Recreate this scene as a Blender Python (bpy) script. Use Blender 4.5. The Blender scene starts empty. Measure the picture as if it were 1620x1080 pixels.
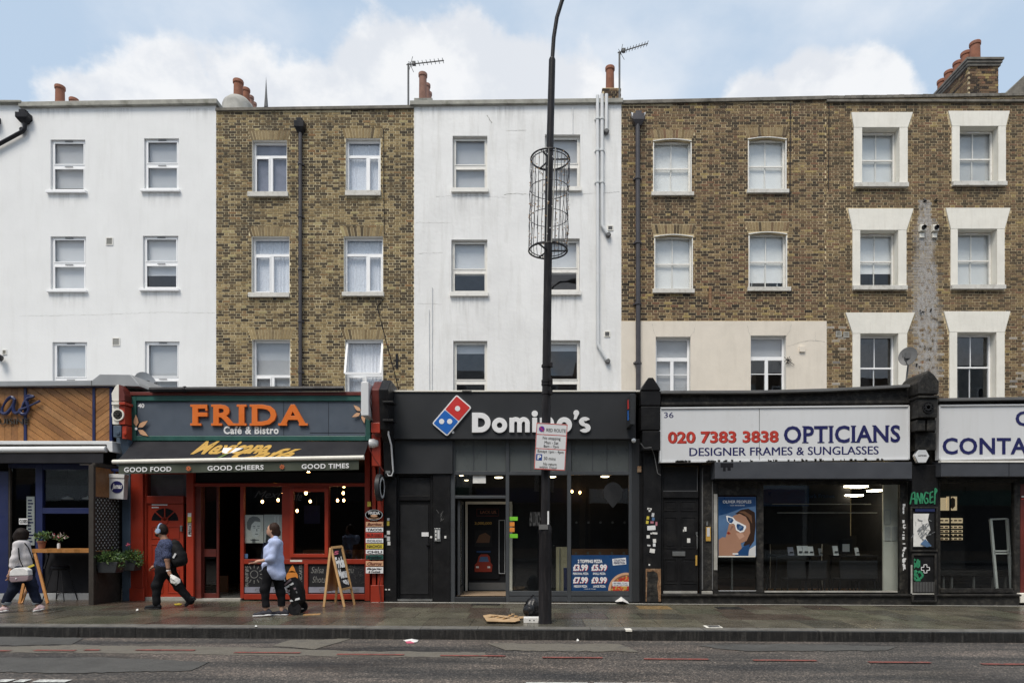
import bpy, bmesh, math, random
import numpy as np
from mathutils import Vector
random.seed(7); rng = random.Random(11)
C = bpy.context.scene.collection
S = bpy.context.scene
# ---------------------------------------------------------------- camera
FPX, CX, CY, EYE = 1037.0, 845.0, 835.0, 1.6     # street seen square-on with a shift lens
cam = bpy.data.objects.new('camera', bpy.data.cameras.new('camera')); C.objects.link(cam)
cam.location = (0, 0, EYE); cam.rotation_euler = (math.radians(90), 0, 0)
cam.data.sensor_width = 36; cam.data.lens = 36*FPX/1620
cam.data.shift_x = -(CX-810)/1620; cam.data.shift_y = (CY-540)/1620
cam.data.clip_start = 0.1; cam.data.clip_end = 2000
S.camera = cam
# ---------------------------------------------------------------- sky, sun, exposure
SUN_EL, SUN_AZ = 58, 205      # degrees; azimuth clockwise from +Y
w = bpy.data.worlds.new('World'); S.world = w; w.use_nodes = True
nt = w.node_tree; N = nt.nodes; L = nt.links
for n in list(N): N.remove(n)
def wn(t, **k):
    n = N.new(t)
    for a, b in k.items(): setattr(n, a, b)
    return n
def wmath(op, a, b=None, c=None, clamp=False):
    n = wn('ShaderNodeMath', operation=op, use_clamp=clamp)
    for i, v in enumerate((a, b, c)):
        if v is None: continue
        if isinstance(v, (int, float)): n.inputs[i].default_value = v
        else: L.new(v, n.inputs[i])
    return n.outputs[0]
out = wn('ShaderNodeOutputWorld'); bg = wn('ShaderNodeBackground')
L.new(bg.outputs[0], out.inputs[0]); bg.inputs[1].default_value = 0.1
sky = wn('ShaderNodeTexSky', sky_type='NISHITA', sun_disc=False, sun_elevation=math.radians(SUN_EL),
         sun_rotation=math.radians(SUN_AZ), air_density=1.0, dust_density=1.5)
tc = wn('ShaderNodeTexCoord')
sep = wn('ShaderNodeSeparateXYZ'); L.new(tc.outputs['Generated'], sep.inputs[0])
def vmath(op, a, b):
    n = wn('ShaderNodeVectorMath', operation=op)
    for i, v in enumerate((a, b)):
        if isinstance(v, tuple): n.inputs[i].default_value = v
        else: L.new(v, n.inputs[i])
    return n
den = wmath('ADD', wmath('MAXIMUM', sep.outputs[2], 0.0), 0.22)
cmb = wn('ShaderNodeCombineXYZ')
L.new(wmath('DIVIDE', sep.outputs[0], den), cmb.inputs[0]); L.new(wmath('DIVIDE', sep.outputs[1], den), cmb.inputs[1])
def noise(vec, scale, detail, rough=.55):
    n = wn('ShaderNodeTexNoise'); n.inputs['Scale'].default_value = scale; n.inputs['Detail'].default_value = detail
    n.inputs['Roughness'].default_value = rough; L.new(vec, n.inputs['Vector']); return n.outputs[0]
def mapr(v, a, b, c=0., d=1., smooth=True):
    n = wn('ShaderNodeMapRange', interpolation_type='SMOOTHSTEP' if smooth else 'LINEAR')
    L.new(v, n.inputs[0])
    for i, x in enumerate((a, b, c, d)): n.inputs[i+1].default_value = x
    return n.outputs[0]
layer = mapr(noise(cmb.outputs[0], 1.3, 9), .44, .66)            # broad thin sheets, all round the sky
SC = (1, 1, 1.25)
scaled = vmath('MULTIPLY', tc.outputs['Generated'], SC).outputs[0]
puff = noise(scaled, 8.5, 12, .60); puff2 = noise(scaled, 9.0, 8, .6)
field = None
def lump(px, py, r):
    global field
    d = Vector(((px-CX)/FPX, 1, (CY-py)/FPX)).normalized()
    dist = vmath('DISTANCE', scaled, (d.x*SC[0], d.y*SC[1], d.z*SC[2])).outputs['Value']
    f = wmath('MULTIPLY_ADD', dist, -1/r, 1.0)
    field = f if field is None else wmath('MAXIMUM', field, f)
for a in ((180,170,.07),(290,165,.075),(400,180,.09),(490,150,.055),(560,170,.07),(640,125,.09),(720,150,.12),(810,150,.085),(900,180,.08),
          (1190,165,.05),(1260,160,.06),(1340,160,.065),(1400,165,.05)): lump(*a)
# cumulus elsewhere in the sky, the same kind of lumps left and right of and behind the photographer
far = mapr(noise(scaled, 2.6, 3), .47, .60, -1.2, .35)
behind = mapr(sep.outputs[1], .45, .1, 0, 1)
far = wmath('ADD', far, wmath('MULTIPLY', wmath('SUBTRACT', 1.0, behind), -2.0))
field = wmath('MAXIMUM', field, far)
field = wmath('ADD', field, wmath('MULTIPLY', wmath('SUBTRACT', puff, .5), 1.6))
cum = mapr(field, -.03, .26)
cloudcol = wn('ShaderNodeMix', data_type='RGBA'); L.new(mapr(puff2, .42, .60), cloudcol.inputs[0])
cloudcol.inputs[6].default_value = (5.3, 5.5, 5.85, 1); cloudcol.inputs[7].default_value = (6.4, 6.45, 6.55, 1)
hz = wn('ShaderNodeMix', data_type='RGBA'); hz.inputs[0].default_value = .72       # thin high veil over the whole sky
L.new(sky.outputs[0], hz.inputs[6]); hz.inputs[7].default_value = (4.3, 5.3, 6.4, 1)
m1 = wn('ShaderNodeMix', data_type='RGBA'); L.new(wmath('MULTIPLY', layer, .8), m1.inputs[0])
L.new(hz.outputs[2], m1.inputs[6]); m1.inputs[7].default_value = (6.2, 6.35, 6.6, 1)
m2 = wn('ShaderNodeMix', data_type='RGBA'); L.new(wmath('MULTIPLY', cum, .93), m2.inputs[0])
L.new(m1.outputs[2], m2.inputs[6]); L.new(cloudcol.outputs[2], m2.inputs[7])
L.new(m2.outputs[2], bg.inputs[0])
sun = bpy.data.objects.new('sun', bpy.data.lights.new('sun', 'SUN')); C.objects.link(sun)
sun.data.energy = 2.0; sun.data.angle = math.radians(25); sun.data.color = (1, .93, .83)
a, e = math.radians(SUN_AZ), math.radians(SUN_EL)
sdir = Vector((math.sin(a)*math.cos(e), math.cos(a)*math.cos(e), math.sin(e)))
sun.rotation_euler = sdir.to_track_quat('Z', 'Y').to_euler(); sun.location = (0, -5, 30)
S.view_settings.view_transform = 'Standard'; S.view_settings.look = 'None'
S.view_settings.exposure = 0.56; S.view_settings.gamma = 1
# ---------------------------------------------------------------- measuring
YU, YS = 18.2, 14.15                      # upper house fronts stand back behind the single-storey shops
def X(px, Y): return (px-CX)/FPX*Y
def Z(py, Y): return EYE-(py-CY)/FPX*Y
SL = 0.0058
def gz(x): return -SL*x                   # the street falls gently to the east
# ---------------------------------------------------------------- materials
def mat(name, col, rough=.6, var=.18, scale=3., grime=.0, gcol=(.05,.045,.04), gscale=.9, bump=.15, bscale=60., metal=0., spec=.5,
        fine=.0, fscale=90., attr=None, streak=False, emit=None, estr=0., coat=0.):
    m = bpy.data.materials.new(name); m.use_nodes = True
    t = m.node_tree; n = t.nodes; l = t.links; b = n['Principled BSDF']
    b.inputs['Roughness'].default_value = rough; b.inputs['Metallic'].default_value = metal
    b.inputs['Specular IOR Level'].default_value = spec
    if coat: b.inputs['Coat Weight'].default_value = coat; b.inputs['Coat Roughness'].default_value = .15
    geo = n.new('ShaderNodeNewGeometry'); pos = geo.outputs['Position']
    def nz(sc, det=4, vec=pos, ro=.55):
        q = n.new('ShaderNodeTexNoise'); q.inputs['Scale'].default_value = sc; q.inputs['Detail'].default_value = det
        q.inputs['Roughness'].default_value = ro; l.new(vec, q.inputs['Vector']); return q.outputs[0]
    def mr(v, a, b_, c, d):
        q = n.new('ShaderNodeMapRange'); l.new(v, q.inputs[0])
        for i, x in enumerate((a, b_, c, d)): q.inputs[i+1].default_value = x
        return q.outputs[0]
    def vscale(v, s, inp=None):
        q = n.new('ShaderNodeVectorMath'); q.operation = 'SCALE'
        if isinstance(v, tuple): q.inputs[0].default_value = v
        else: l.new(v, q.inputs[0])
        l.new(s, q.inputs['Scale']); return q.outputs[0]
    if attr:
        at = n.new('ShaderNodeAttribute'); at.attribute_name = attr; base = at.outputs['Color']
    else: base = tuple(col[:3])
    c = vscale(base, mr(nz(scale), .3, .7, 1-var, 1+var))
    if fine: c = vscale(c, mr(nz(fscale, 3), .3, .7, 1-fine, 1+fine))
    if grime:
        vec = pos
        if streak:
            q = n.new('ShaderNodeVectorMath'); q.operation = 'MULTIPLY'; l.new(pos, q.inputs[0]); q.inputs[1].default_value = (5, 5, .55); vec = q.outputs[0]
        g = mr(nz(gscale, 7, vec, .65), .5, .72, 0, grime)
        x = n.new('ShaderNodeMix'); x.data_type = 'RGBA'; l.new(g, x.inputs[0]); l.new(c, x.inputs[6]); x.inputs[7].default_value = (*gcol, 1); c = x.outputs[2]
    l.new(c, b.inputs['Base Color'])
    rr = mr(nz(scale*1.7), .3, .7, max(0, rough-.1), min(1, rough+.1)); l.new(rr, b.inputs['Roughness'])
    if bump:
        bp = n.new('ShaderNodeBump'); bp.inputs['Strength'].default_value = bump; bp.inputs['Distance'].default_value = .01
        l.new(nz(bscale, 3), bp.inputs['Height']); l.new(bp.outputs[0], b.inputs['Normal'])
    if emit:
        b.inputs['Emission Color'].default_value = (*emit, 1); b.inputs['Emission Strength'].default_value = estr
    return m
def glass(name, tint=(.85,.88,.88), ior=1.6, rough=0.0):
    m = bpy.data.materials.new(name); m.use_nodes = True
    t = m.node_tree; n = t.nodes; l = t.links
    for q in list(n): n.remove(q)
    o = n.new('ShaderNodeOutputMaterial'); mx = n.new('ShaderNodeMixShader'); fr = n.new('ShaderNodeFresnel'); gb = n.new('ShaderNodeNewGeometry'); rg = n.new('ShaderNodeMapRange'); rg.inputs[3].default_value = ior; rg.inputs[4].default_value = 1/ior; l.new(gb.outputs['Backfacing'], rg.inputs[0]); l.new(rg.outputs[0], fr.inputs[0])
    tr = n.new('ShaderNodeBsdfTransparent'); tr.inputs[0].default_value = (*tint, 1)
    gl = n.new('ShaderNodeBsdfGlossy'); gl.inputs['Roughness'].default_value = rough
    geo = n.new('ShaderNodeNewGeometry'); nzz = n.new('ShaderNodeTexNoise'); nzz.inputs['Scale'].default_value = 1.3; l.new(geo.outputs['Position'], nzz.inputs['Vector'])
    bp = n.new('ShaderNodeBump'); bp.inputs['Strength'].default_value = .03; bp.inputs['Distance'].default_value = .02
    l.new(nzz.outputs[0], bp.inputs['Height']); l.new(bp.outputs[0], gl.inputs['Normal'])
    l.new(fr.outputs[0], mx.inputs[0]); l.new(tr.outputs[0], mx.inputs[1]); l.new(gl.outputs[0], mx.inputs[2]); l.new(mx.outputs[0], o.inputs[0])
    return m
M = {}
def simple(k, col, **kw): M[k] = mat(k, col, **kw); return M[k]
simple('white_render', (.80,.80,.79), rough=.8, var=.03, scale=1.2, grime=.22, gcol=(.62,.61,.58), gscale=1.0, streak=True, bump=.25, bscale=18)
simple('old_white_render', (.80,.795,.78), rough=.75, var=.07, scale=.9, grime=.4, gcol=(.58,.565,.53), gscale=1.3, streak=True, bump=.6, bscale=9)
simple('cream_render', (.74,.67,.57), rough=.8, var=.04, grime=.25, gcol=(.48,.43,.35), streak=True, bump=.25, bscale=14)
simple('surround_cream', (.80,.77,.69), rough=.75, var=.05, grime=.3, gcol=(.58,.54,.45), gscale=2.5, streak=True, bump=.3, bscale=14)
simple('stock_brick', (.3,.2,.1), attr='brick_colour', rough=.9, var=.15, scale=9, fine=.25, fscale=70, bump=.6, bscale=90)
simple('mortar', (.70,.60,.385), rough=.95, var=.18, scale=1.3, fine=.2, grime=.5, gcol=(.22,.18,.12), gscale=.7)
simple('mortar_dark', (.58,.47,.29), rough=.95, var=.2, scale=1.3, fine=.2, grime=.6, gcol=(.15,.115,.075), gscale=.7)
simple('coping_stone', (.34,.33,.29), rough=.9, var=.2, scale=4, grime=.7, gcol=(.10,.10,.07), gscale=3)
simple('coping_dark', (.17,.155,.13), rough=.9, var=.3, scale=5, grime=.8, gcol=(.04,.037,.03), gscale=3)
simple('upvc', (.90,.90,.90), rough=.35, var=.02, bump=0)
simple('old_paint', (.80,.78,.73), rough=.5, var=.05, grime=.35, gcol=(.35,.31,.26), gscale=6, bump=.2)
simple('sill_stone', (.62,.60,.55), rough=.8, var=.1, grime=.55, gcol=(.22,.19,.13), gscale=8)
simple('blind_white', (.90,.90,.90), rough=.8, var=.03)
simple('blind_grey', (.56,.565,.57), rough=.8, var=.04)
simple('blind_pale', (.76,.77,.775), rough=.8, var=.03)
simple('net_curtain', (.84,.86,.90), rough=.9, var=.1, scale=20)
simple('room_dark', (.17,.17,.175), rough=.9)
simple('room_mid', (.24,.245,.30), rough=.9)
M['glass'] = glass('window_glass', (.96,.97,.97), 1.5); M['glass_shop'] = glass('shop_glass', (.88,.90,.89), 1.5)
M['glass_up'] = glass('upper_glass', (.95,.96,.97), 1.6)
M['frosted'] = mat('frosted_panel', (.085,.095,.095), rough=.3, var=.12, scale=1.5, bump=0)
simple('charcoal', (.036,.038,.041), rough=.42, spec=.22, var=.08, scale=1.2, bump=.03)
simple('frame_grey', (.055,.06,.066), rough=.42, var=.06, bump=.03)
simple('black_paint', (.011,.011,.012), rough=.42, spec=.22, var=.25, grime=.35, gcol=(.04,.038,.036), gscale=4, bump=.25, bscale=25)
simple('dark_panel', (.019,.0195,.021), rough=.5, spec=.22, var=.15, grime=.35, gcol=(.05,.05,.052), gscale=2.2, bump=.1)
simple('old_black', (.022,.021,.020), rough=.55, spec=.22, var=.4, scale=8, grime=.75, gcol=(.085,.078,.066), gscale=7, bump=.9, bscale=22)
simple('red_paint', (.31,.031,.013), rough=.42, var=.12, grime=.25, gcol=(.13,.02,.012), gscale=3, bump=.1)
simple('red_bright', (.37,.036,.014), rough=.4, var=.08, grime=.12, gcol=(.2,.02,.012), gscale=3, bump=.08)
simple('red_dark', (.12,.018,.012), rough=.5, var=.2, grime=.4, gcol=(.03,.01,.01), gscale=4)
simple('slate_blue', (.075,.095,.125), rough=.5, var=.06, grime=.3, gcol=(.05,.065,.085), gscale=1.5, streak=True, bump=.05)
simple('green_paint', (.017,.085,.070), rough=.45, var=.2, grime=.35, gcol=(.01,.035,.03), gscale=5)
simple('navy', (.014,.022,.085), rough=.4, var=.1, grime=.2, gcol=(.008,.012,.035))
simple('pillar_blue', (.065,.095,.135), rough=.5, var=.12, grime=.3, gcol=(.03,.04,.06), gscale=4)
simple('zinc', (.36,.37,.38), rough=.42, var=.08, scale=2, metal=.25, grime=.25, gcol=(.27,.28,.29), streak=True)
simple('oak_plank', (.31,.145,.048), rough=.5, var=.22, scale=2.5, fine=.18, fscale=22, grime=.35, gcol=(.15,.065,.022), gscale=3, bump=.2)
simple('oak_plank_pale', (.37,.185,.070), rough=.5, var=.2, scale=2.5, fine=.18, fscale=22, grime=.25, gcol=(.2,.09,.03), gscale=3, bump=.2)
simple('oak_plank_dark', (.24,.108,.036), rough=.5, var=.22, scale=2.5, fine=.18, fscale=22, grime=.35, gcol=(.11,.05,.02), gscale=3, bump=.2)
simple('timber_orange', (.42,.19,.055), rough=.4, var=.15, fine=.1, fscale=30)
simple('timber_pale', (.47,.28,.12), rough=.5, var=.15, fine=.1, fscale=30)
simple('timber_dark', (.035,.028,.022), rough=.7, var=.25, scale=6, bump=.3)
simple('white_metal', (.74,.75,.75), rough=.35, var=.03, grime=.15, gcol=(.45,.45,.43), gscale=4)
simple('sign_white', (.68,.69,.70), rough=.35, var=.02, scale=.8, grime=.18, gcol=(.50,.49,.46), gscale=1.2, streak=True, bump=0)
simple('print_white', (.80,.80,.80), rough=.4, var=.0, bump=0)
simple('print_black', (.015,.015,.018), rough=.4, spec=.15, var=.0, bump=0)
simple('print_navy', (.016,.018,.10), rough=.35, var=.05, bump=0)
simple('print_red', (.50,.045,.03), rough=.35, var=.35, scale=14, bump=0)
simple('print_grey', (.22,.23,.24), rough=.4, var=.05, bump=0)
simple('chalk', (.20,.20,.19), rough=.9, var=.5, scale=30, bump=0)
simple('faint_print', (.055,.055,.055), rough=.6, var=.4, scale=18, bump=0)
simple('orange_letter', (.72,.17,.025), rough=.38, var=.04, bump=.03)
simple('orange_flower', (.55,.14,.05), rough=.5, bump=0)
simple('petal_peach', (.62,.36,.21), rough=.5, var=.04, bump=0)
simple('logo_red', (.58,.035,.03), rough=.35, var=.02, bump=0)
simple('logo_blue', (.015,.13,.48), rough=.35, var=.02, bump=0)
simple('purple', (.14,.04,.30), rough=.4, bump=0)
simple('parking_blue', (.02,.07,.30), rough=.4, bump=0)
simple('poster_blue', (.012,.055,.16), rough=.35, var=.1, scale=1.6, bump=0)
simple('awning_black', (.022,.022,.026), rough=.85, spec=.22, var=.15, scale=2, grime=.25, gcol=(.05,.05,.055), bump=.3, bscale=250)
simple('valance_olive', (.062,.072,.052), rough=.85, var=.12, grime=.2, gcol=(.04,.05,.035), gscale=3, bump=.3, bscale=250)
simple('gold_print', (.50,.30,.06), rough=.5, var=.15, scale=8, bump=0)
simple('shutter_box', (.062,.066,.076), rough=.4, var=.06, grime=.2, gcol=(.04,.042,.047), gscale=2, bump=.04)
simple('lead_grey', (.13,.13,.13), rough=.6, var=.2, grime=.5, gcol=(.05,.05,.045), gscale=3)
simple('pipe_black', (.02,.02,.023), rough=.35, spec=.15, var=.2, grime=.3, gcol=(.06,.055,.05), gscale=6, bump=.05)
simple('pipe_brown', (.055,.05,.055), rough=.4, var=.15, bump=.05)
simple('pipe_white', (.66,.67,.67), rough=.5, var=.05, grime=.3, gcol=(.45,.44,.42), gscale=6)
simple('pole_black', (.020,.019,.021), rough=.42, spec=.15, var=.25, grime=.35, gcol=(.075,.068,.066), gscale=5, streak=True, bump=.2)
simple('steel', (.35,.36,.36), rough=.35, metal=.8, var=.1, grime=.4, gcol=(.12,.10,.08), gscale=9)
simple('rust', (.22,.12,.06), rough=.85, var=.4, scale=20, grime=.5, gcol=(.5,.42,.30), gscale=10)
simple('terracotta', (.25,.10,.058), rough=.85, var=.2, scale=5, grime=.55, gcol=(.13,.065,.045), gscale=4)
simple('terracotta_dull', (.26,.14,.105), rough=.85, var=.2, scale=5, grime=.55, gcol=(.11,.07,.055), gscale=4)
simple('cement', (.38,.37,.34), rough=.9, var=.2, scale=5, grime=.4, gcol=(.2,.18,.12))
simple('plinth_grey', (.36,.37,.38), rough=.6, var=.08, grime=.4, gcol=(.16,.15,.14), gscale=3)
simple('leaf', (.045,.10,.028), rough=.5, var=.5, scale=30, bump=0)
simple('leaf_light', (.12,.19,.045), rough=.5, var=.4, scale=30, bump=0)
simple('flower_pink', (.5,.10,.16), rough=.6, bump=0)
simple('flower_pale', (.6,.5,.48), rough=.6, bump=0)
simple('skin', (.50,.29,.20), rough=.55, var=.06, bump=.05)
simple('skin_tan', (.36,.19,.12), rough=.55, var=.06, bump=.05)
simple('hair', (.016,.011,.009), rough=.5, spec=.15, var=.4, scale=60, bump=.6, bscale=120)
simple('hair_brown', (.035,.018,.012), rough=.5, spec=.15, var=.4, scale=60, bump=.6, bscale=120)
simple('denim', (.014,.018,.035), rough=.85, spec=.15, var=.3, scale=12, bump=.5, bscale=200)
simple('polo', (.05,.06,.11), rough=.85, spec=.15, var=.2, fine=1.3, fscale=75, bump=.4); simple('denim_cuff', (.28,.31,.34), rough=.9, var=.1, bump=.3)
simple('trouser_black', (.010,.010,.012), rough=.8, spec=.15, var=.3, scale=10, bump=.3)
simple('shirt_blue', (.44,.51,.73), fine=.12, fscale=70, rough=.85, spec=.15, var=.08, scale=7, bump=.4, bscale=30)
simple('jumper_grey', (.62,.59,.60), rough=.95, var=.1, scale=12, fine=.12, fscale=120, bump=.5, bscale=150)
simple('bag_white', (.72,.71,.70), rough=.7, var=.08, scale=20)
simple('bag_mauve', (.26,.19,.21), rough=.7, var=.1)
simple('backpack', (.012,.012,.013), rough=.7, spec=.15, var=.3, scale=14, bump=.5)
simple('headphone', (.34,.45,.62), rough=.3, var=.02, bump=0)
simple('trainer_dark', (.02,.02,.03), rough=.7, bump=.2); simple('trainer_sole', (.72,.72,.72), rough=.6, bump=0)
simple('trainer_pink', (.55,.40,.40), rough=.7, var=.3, scale=30); simple('bin_bag', (.008,.008,.009), rough=.28, var=.2, bump=1, bscale=18)
simple('cardboard', (.46,.31,.17), rough=.9, var=.2, scale=6, grime=.3, gcol=(.25,.15,.08), gscale=9)
simple('paper', (.72,.71,.68), rough=.8, var=.1, scale=12)
simple('sticker_yellow', (.60,.48,.06), rough=.5); simple('sticker_blue', (.08,.16,.30), rough=.5); simple('sticker_pink', (.45,.18,.22), rough=.5)
simple('sticker_green', (.20,.62,.04), rough=.4, bump=0); simple('sticker_orange', (.75,.27,.05), rough=.4, bump=0)
simple('graffiti_green', (.03,.23,.11), rough=.5, var=.3, scale=20, bump=0)
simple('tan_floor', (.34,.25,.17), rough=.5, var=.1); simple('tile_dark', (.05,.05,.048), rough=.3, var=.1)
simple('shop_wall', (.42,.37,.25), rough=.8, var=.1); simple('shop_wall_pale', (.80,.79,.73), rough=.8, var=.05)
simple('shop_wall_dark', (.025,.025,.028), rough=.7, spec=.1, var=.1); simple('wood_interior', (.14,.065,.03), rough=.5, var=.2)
M['bulb'] = mat('bulb_lit', (1,.8,.5), emit=(1,.52,.20), estr=16, bump=0, var=0)
M['lamp_lit'] = mat('downlight_lit', (1,.9,.7), emit=(1,.80,.52), estr=5, bump=0, var=0)
M['lamp_dome'] = mat('dome_lit', (1,.5,.15), emit=(1,.33,.08), estr=1.4, bump=0, var=0)
M['tube_lit'] = mat('ceiling_light_lit', (1,.9,.7), emit=(1,.83,.58), estr=12.0, bump=0, var=0)
M['case_lit'] = mat('display_lit', (1,.85,.6), emit=(1,.76,.46), estr=.30, bump=0, var=.1, scale=8)
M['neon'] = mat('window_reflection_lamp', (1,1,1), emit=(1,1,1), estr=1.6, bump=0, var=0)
def stain(name,col,amount,zs=.9,pw=1.4,lo=.42):
    m=bpy.data.materials.new(name); m.use_nodes=True; t=m.node_tree; n=t.nodes; l=t.links; b=n['Principled BSDF']; b.inputs['Base Color'].default_value=(*col,1); b.inputs['Roughness'].default_value=.95
    tc=n.new('ShaderNodeTexCoord'); sp=n.new('ShaderNodeSeparateXYZ'); l.new(tc.outputs['Generated'],sp.inputs[0]); geo=n.new('ShaderNodeNewGeometry')
    v=n.new('ShaderNodeVectorMath'); v.operation='MULTIPLY'; l.new(geo.outputs['Position'],v.inputs[0]); v.inputs[1].default_value=(11,11,zs)
    q=n.new('ShaderNodeTexNoise'); q.inputs['Scale'].default_value=1; q.inputs['Detail'].default_value=6; l.new(v.outputs[0],q.inputs['Vector'])
    def mm(op,a,b_): 
        k=n.new('ShaderNodeMath'); k.operation=op; k.use_clamp=True
        for i,x in enumerate((a,b_)):
            if isinstance(x,(int,float)): k.inputs[i].default_value=x
            else: l.new(x,k.inputs[i])
        return k.outputs[0]
    r=n.new('ShaderNodeMapRange'); l.new(q.outputs[0],r.inputs[0]); r.inputs[1].default_value=lo; r.inputs[2].default_value=.68; r.inputs[4].default_value=amount
    edge=mm('MULTIPLY',mm('MULTIPLY',sp.outputs[0],6.),mm('MULTIPLY',mm('SUBTRACT',1.,sp.outputs[0]),6.))
    l.new(mm('MULTIPLY',mm('MULTIPLY',r.outputs[0],mm('POWER',sp.outputs[2],pw)),edge),b.inputs['Alpha']); return m
M['stain']=stain('rain_stain',(.36,.35,.32),.28); M['lime']=stain('lime_stain',(.55,.53,.51),.62,6.,.12,.36); M['soot']=stain('soot_stain',(.06,.05,.04),.6)
# ---------------------------------------------------------------- mesh helpers
class MB:
    def __init__(s): s.v=[]; s.f=[]; s.m=[]; s.c=[]
    def add(s, vs, fs, mi=0, col=None):
        o=len(s.v); s.v+=[tuple(p) for p in vs]
        for f in fs: s.f.append([i+o for i in f]); s.m.append(mi); s.c.append(col or (0,0,0))
        return s
    def box(s, x0,x1,y0,y1,z0,z1, mi=0, col=None, back=True):
        vs=[(x0,y0,z0),(x1,y0,z0),(x1,y1,z0),(x0,y1,z0),(x0,y0,z1),(x1,y0,z1),(x1,y1,z1),(x0,y1,z1)]
        fs=[(0,1,5,4),(1,2,6,5),(3,0,4,7),(4,5,6,7),(3,2,1,0)]
        if back: fs.append((2,3,7,6))
        return s.add(vs, fs, mi, col)
    def pbox(s, p0,p1,q0,q1, Y, depth=.03, mi=0):      # photo rectangle measured at the front plane Y
        return s.box(X(p0,Y),X(p1,Y),Y,Y+depth,Z(q1,Y),Z(q0,Y),mi)
    def prism(s, pts, y0, y1, mi=0, col=None, back=True):    # polygon in x,z extruded in y
        n=len(pts); vs=[(x,y0,z) for x,z in pts]+[(x,y1,z) for x,z in pts]
        fs=[tuple(range(n))]+[(i,(i+1)%n,n+(i+1)%n,n+i) for i in range(n)]
        if back: fs.append(tuple(range(2*n-1,n-1,-1)))
        return s.add(vs, fs, mi, col)
    def prismx(s, pts, x0, x1, mi=0):                        # polygon in y,z extruded in x
        n=len(pts); vs=[(x0,y,z) for y,z in pts]+[(x1,y,z) for y,z in pts]
        return s.add(vs,[tuple(range(n)),tuple(range(2*n-1,n-1,-1))]+[(i,(i+1)%n,n+(i+1)%n,n+i) for i in range(n)],mi)
    def bar(s, a, b, w=.02, d=.02, mi=0):                    # square bar between two points
        a=Vector(a); b=Vector(b); t=(b-a).normalized(); u=t.cross(Vector((0,1,0)))
        if u.length<.05: u=t.cross(Vector((1,0,0)))
        u.normalize(); q=u.cross(t).normalized(); u=u*w/2; q=q*d/2
        vs=[a+u+q,a-u+q,a-u-q,a+u-q,b+u+q,b-u+q,b-u-q,b+u-q]
        return s.add(vs,[(0,1,2,3),(7,6,5,4),(0,4,5,1),(1,5,6,2),(2,6,7,3),(3,7,4,0)],mi)
    def tube(s, pts, r, n=8, mi=0, cap=True):
        pts=[Vector(p) for p in pts]; k=len(pts); R=r if isinstance(r,(list,tuple)) else [r]*k
        vs=[]; up=None
        for i,p in enumerate(pts):
            t=(pts[min(i+1,k-1)]-pts[max(i-1,0)]).normalized()
            if up is None or abs(t.dot(up))>.99: up=Vector((0,1,0)) if abs(t.y)<.9 else Vector((1,0,0))
            u=t.cross(up).normalized(); q=u.cross(t).normalized(); up=q
            for j in range(n):
                g=2*math.pi*j/n; vs.append(p+(u*math.cos(g)+q*math.sin(g))*R[i])
        fs=[(i*n+j,i*n+(j+1)%n,(i+1)*n+(j+1)%n,(i+1)*n+j) for i in range(k-1) for j in range(n)]
        if cap: fs+=[tuple(range(n-1,-1,-1)),tuple(range((k-1)*n,k*n))]
        return s.add(vs,fs,mi)
    def lathe(s, prof, c, n=16, mi=0, ax='z'):
        vs=[]; k=len(prof)
        for r,h in prof:
            for j in range(n):
                g=2*math.pi*j/n; a,b=r*math.cos(g),r*math.sin(g)
                vs.append((c[0]+a,c[1]+b,c[2]+h) if ax=='z' else ((c[0]+a,c[1]+h,c[2]+b) if ax=='y' else (c[0]+h,c[1]+a,c[2]+b)))
        fs=[(i*n+j,i*n+(j+1)%n,(i+1)*n+(j+1)%n,(i+1)*n+j) for i in range(k-1) for j in range(n)]
        if prof[0][0]>1e-5: fs.append(tuple(range(n-1,-1,-1)))
        if prof[-1][0]>1e-5: fs.append(tuple(range((k-1)*n,k*n)))
        return s.add(vs,fs,mi)
    def ball(s, c, r, n=12, mi=0, sq=(1,1,1)):
        k=max(4,n//2); prof=[(max(1e-6,math.sin(math.pi*i/k))*r,-math.cos(math.pi*i/k)*r) for i in range(k+1)]
        o=len(s.v); s.lathe(prof,(0,0,0),n,mi)
        for i in range(o,len(s.v)): p=s.v[i]; s.v[i]=(c[0]+p[0]*sq[0],c[1]+p[1]*sq[1],c[2]+p[2]*sq[2])
        return s
    def move(s, fn):
        s.v=[tuple(fn(Vector(p))) for p in s.v]; return s
def mesh_from(name, mb, mats, cen, smooth=False):
    me=bpy.data.meshes.new(name)
    me.from_pydata([(p[0]-cen[0],p[1]-cen[1],p[2]-cen[2]) for p in mb.v],[],mb.f)
    if not isinstance(mats,(list,tuple)): mats=[mats]
    for m in mats: me.materials.append(m)
    if len(mats)>1: me.polygons.foreach_set('material_index', mb.m)
    if mats[0].name.startswith('stock_brick') or mats[0].name.startswith('slab'):
        a=me.color_attributes.new('brick_colour','FLOAT_COLOR','CORNER'); arr=[]
        for p,c in zip(me.polygons,mb.c): arr+=[c[0],c[1],c[2],1]*p.loop_total
        a.data.foreach_set('color',arr)
    else:
        bm=bmesh.new(); bm.from_mesh(me); bmesh.ops.recalc_face_normals(bm,faces=bm.faces); bm.to_mesh(me); bm.free()
    if smooth: me.polygons.foreach_set('use_smooth',[True]*len(me.polygons))
    me.update(); return me
WLOC={}
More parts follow.
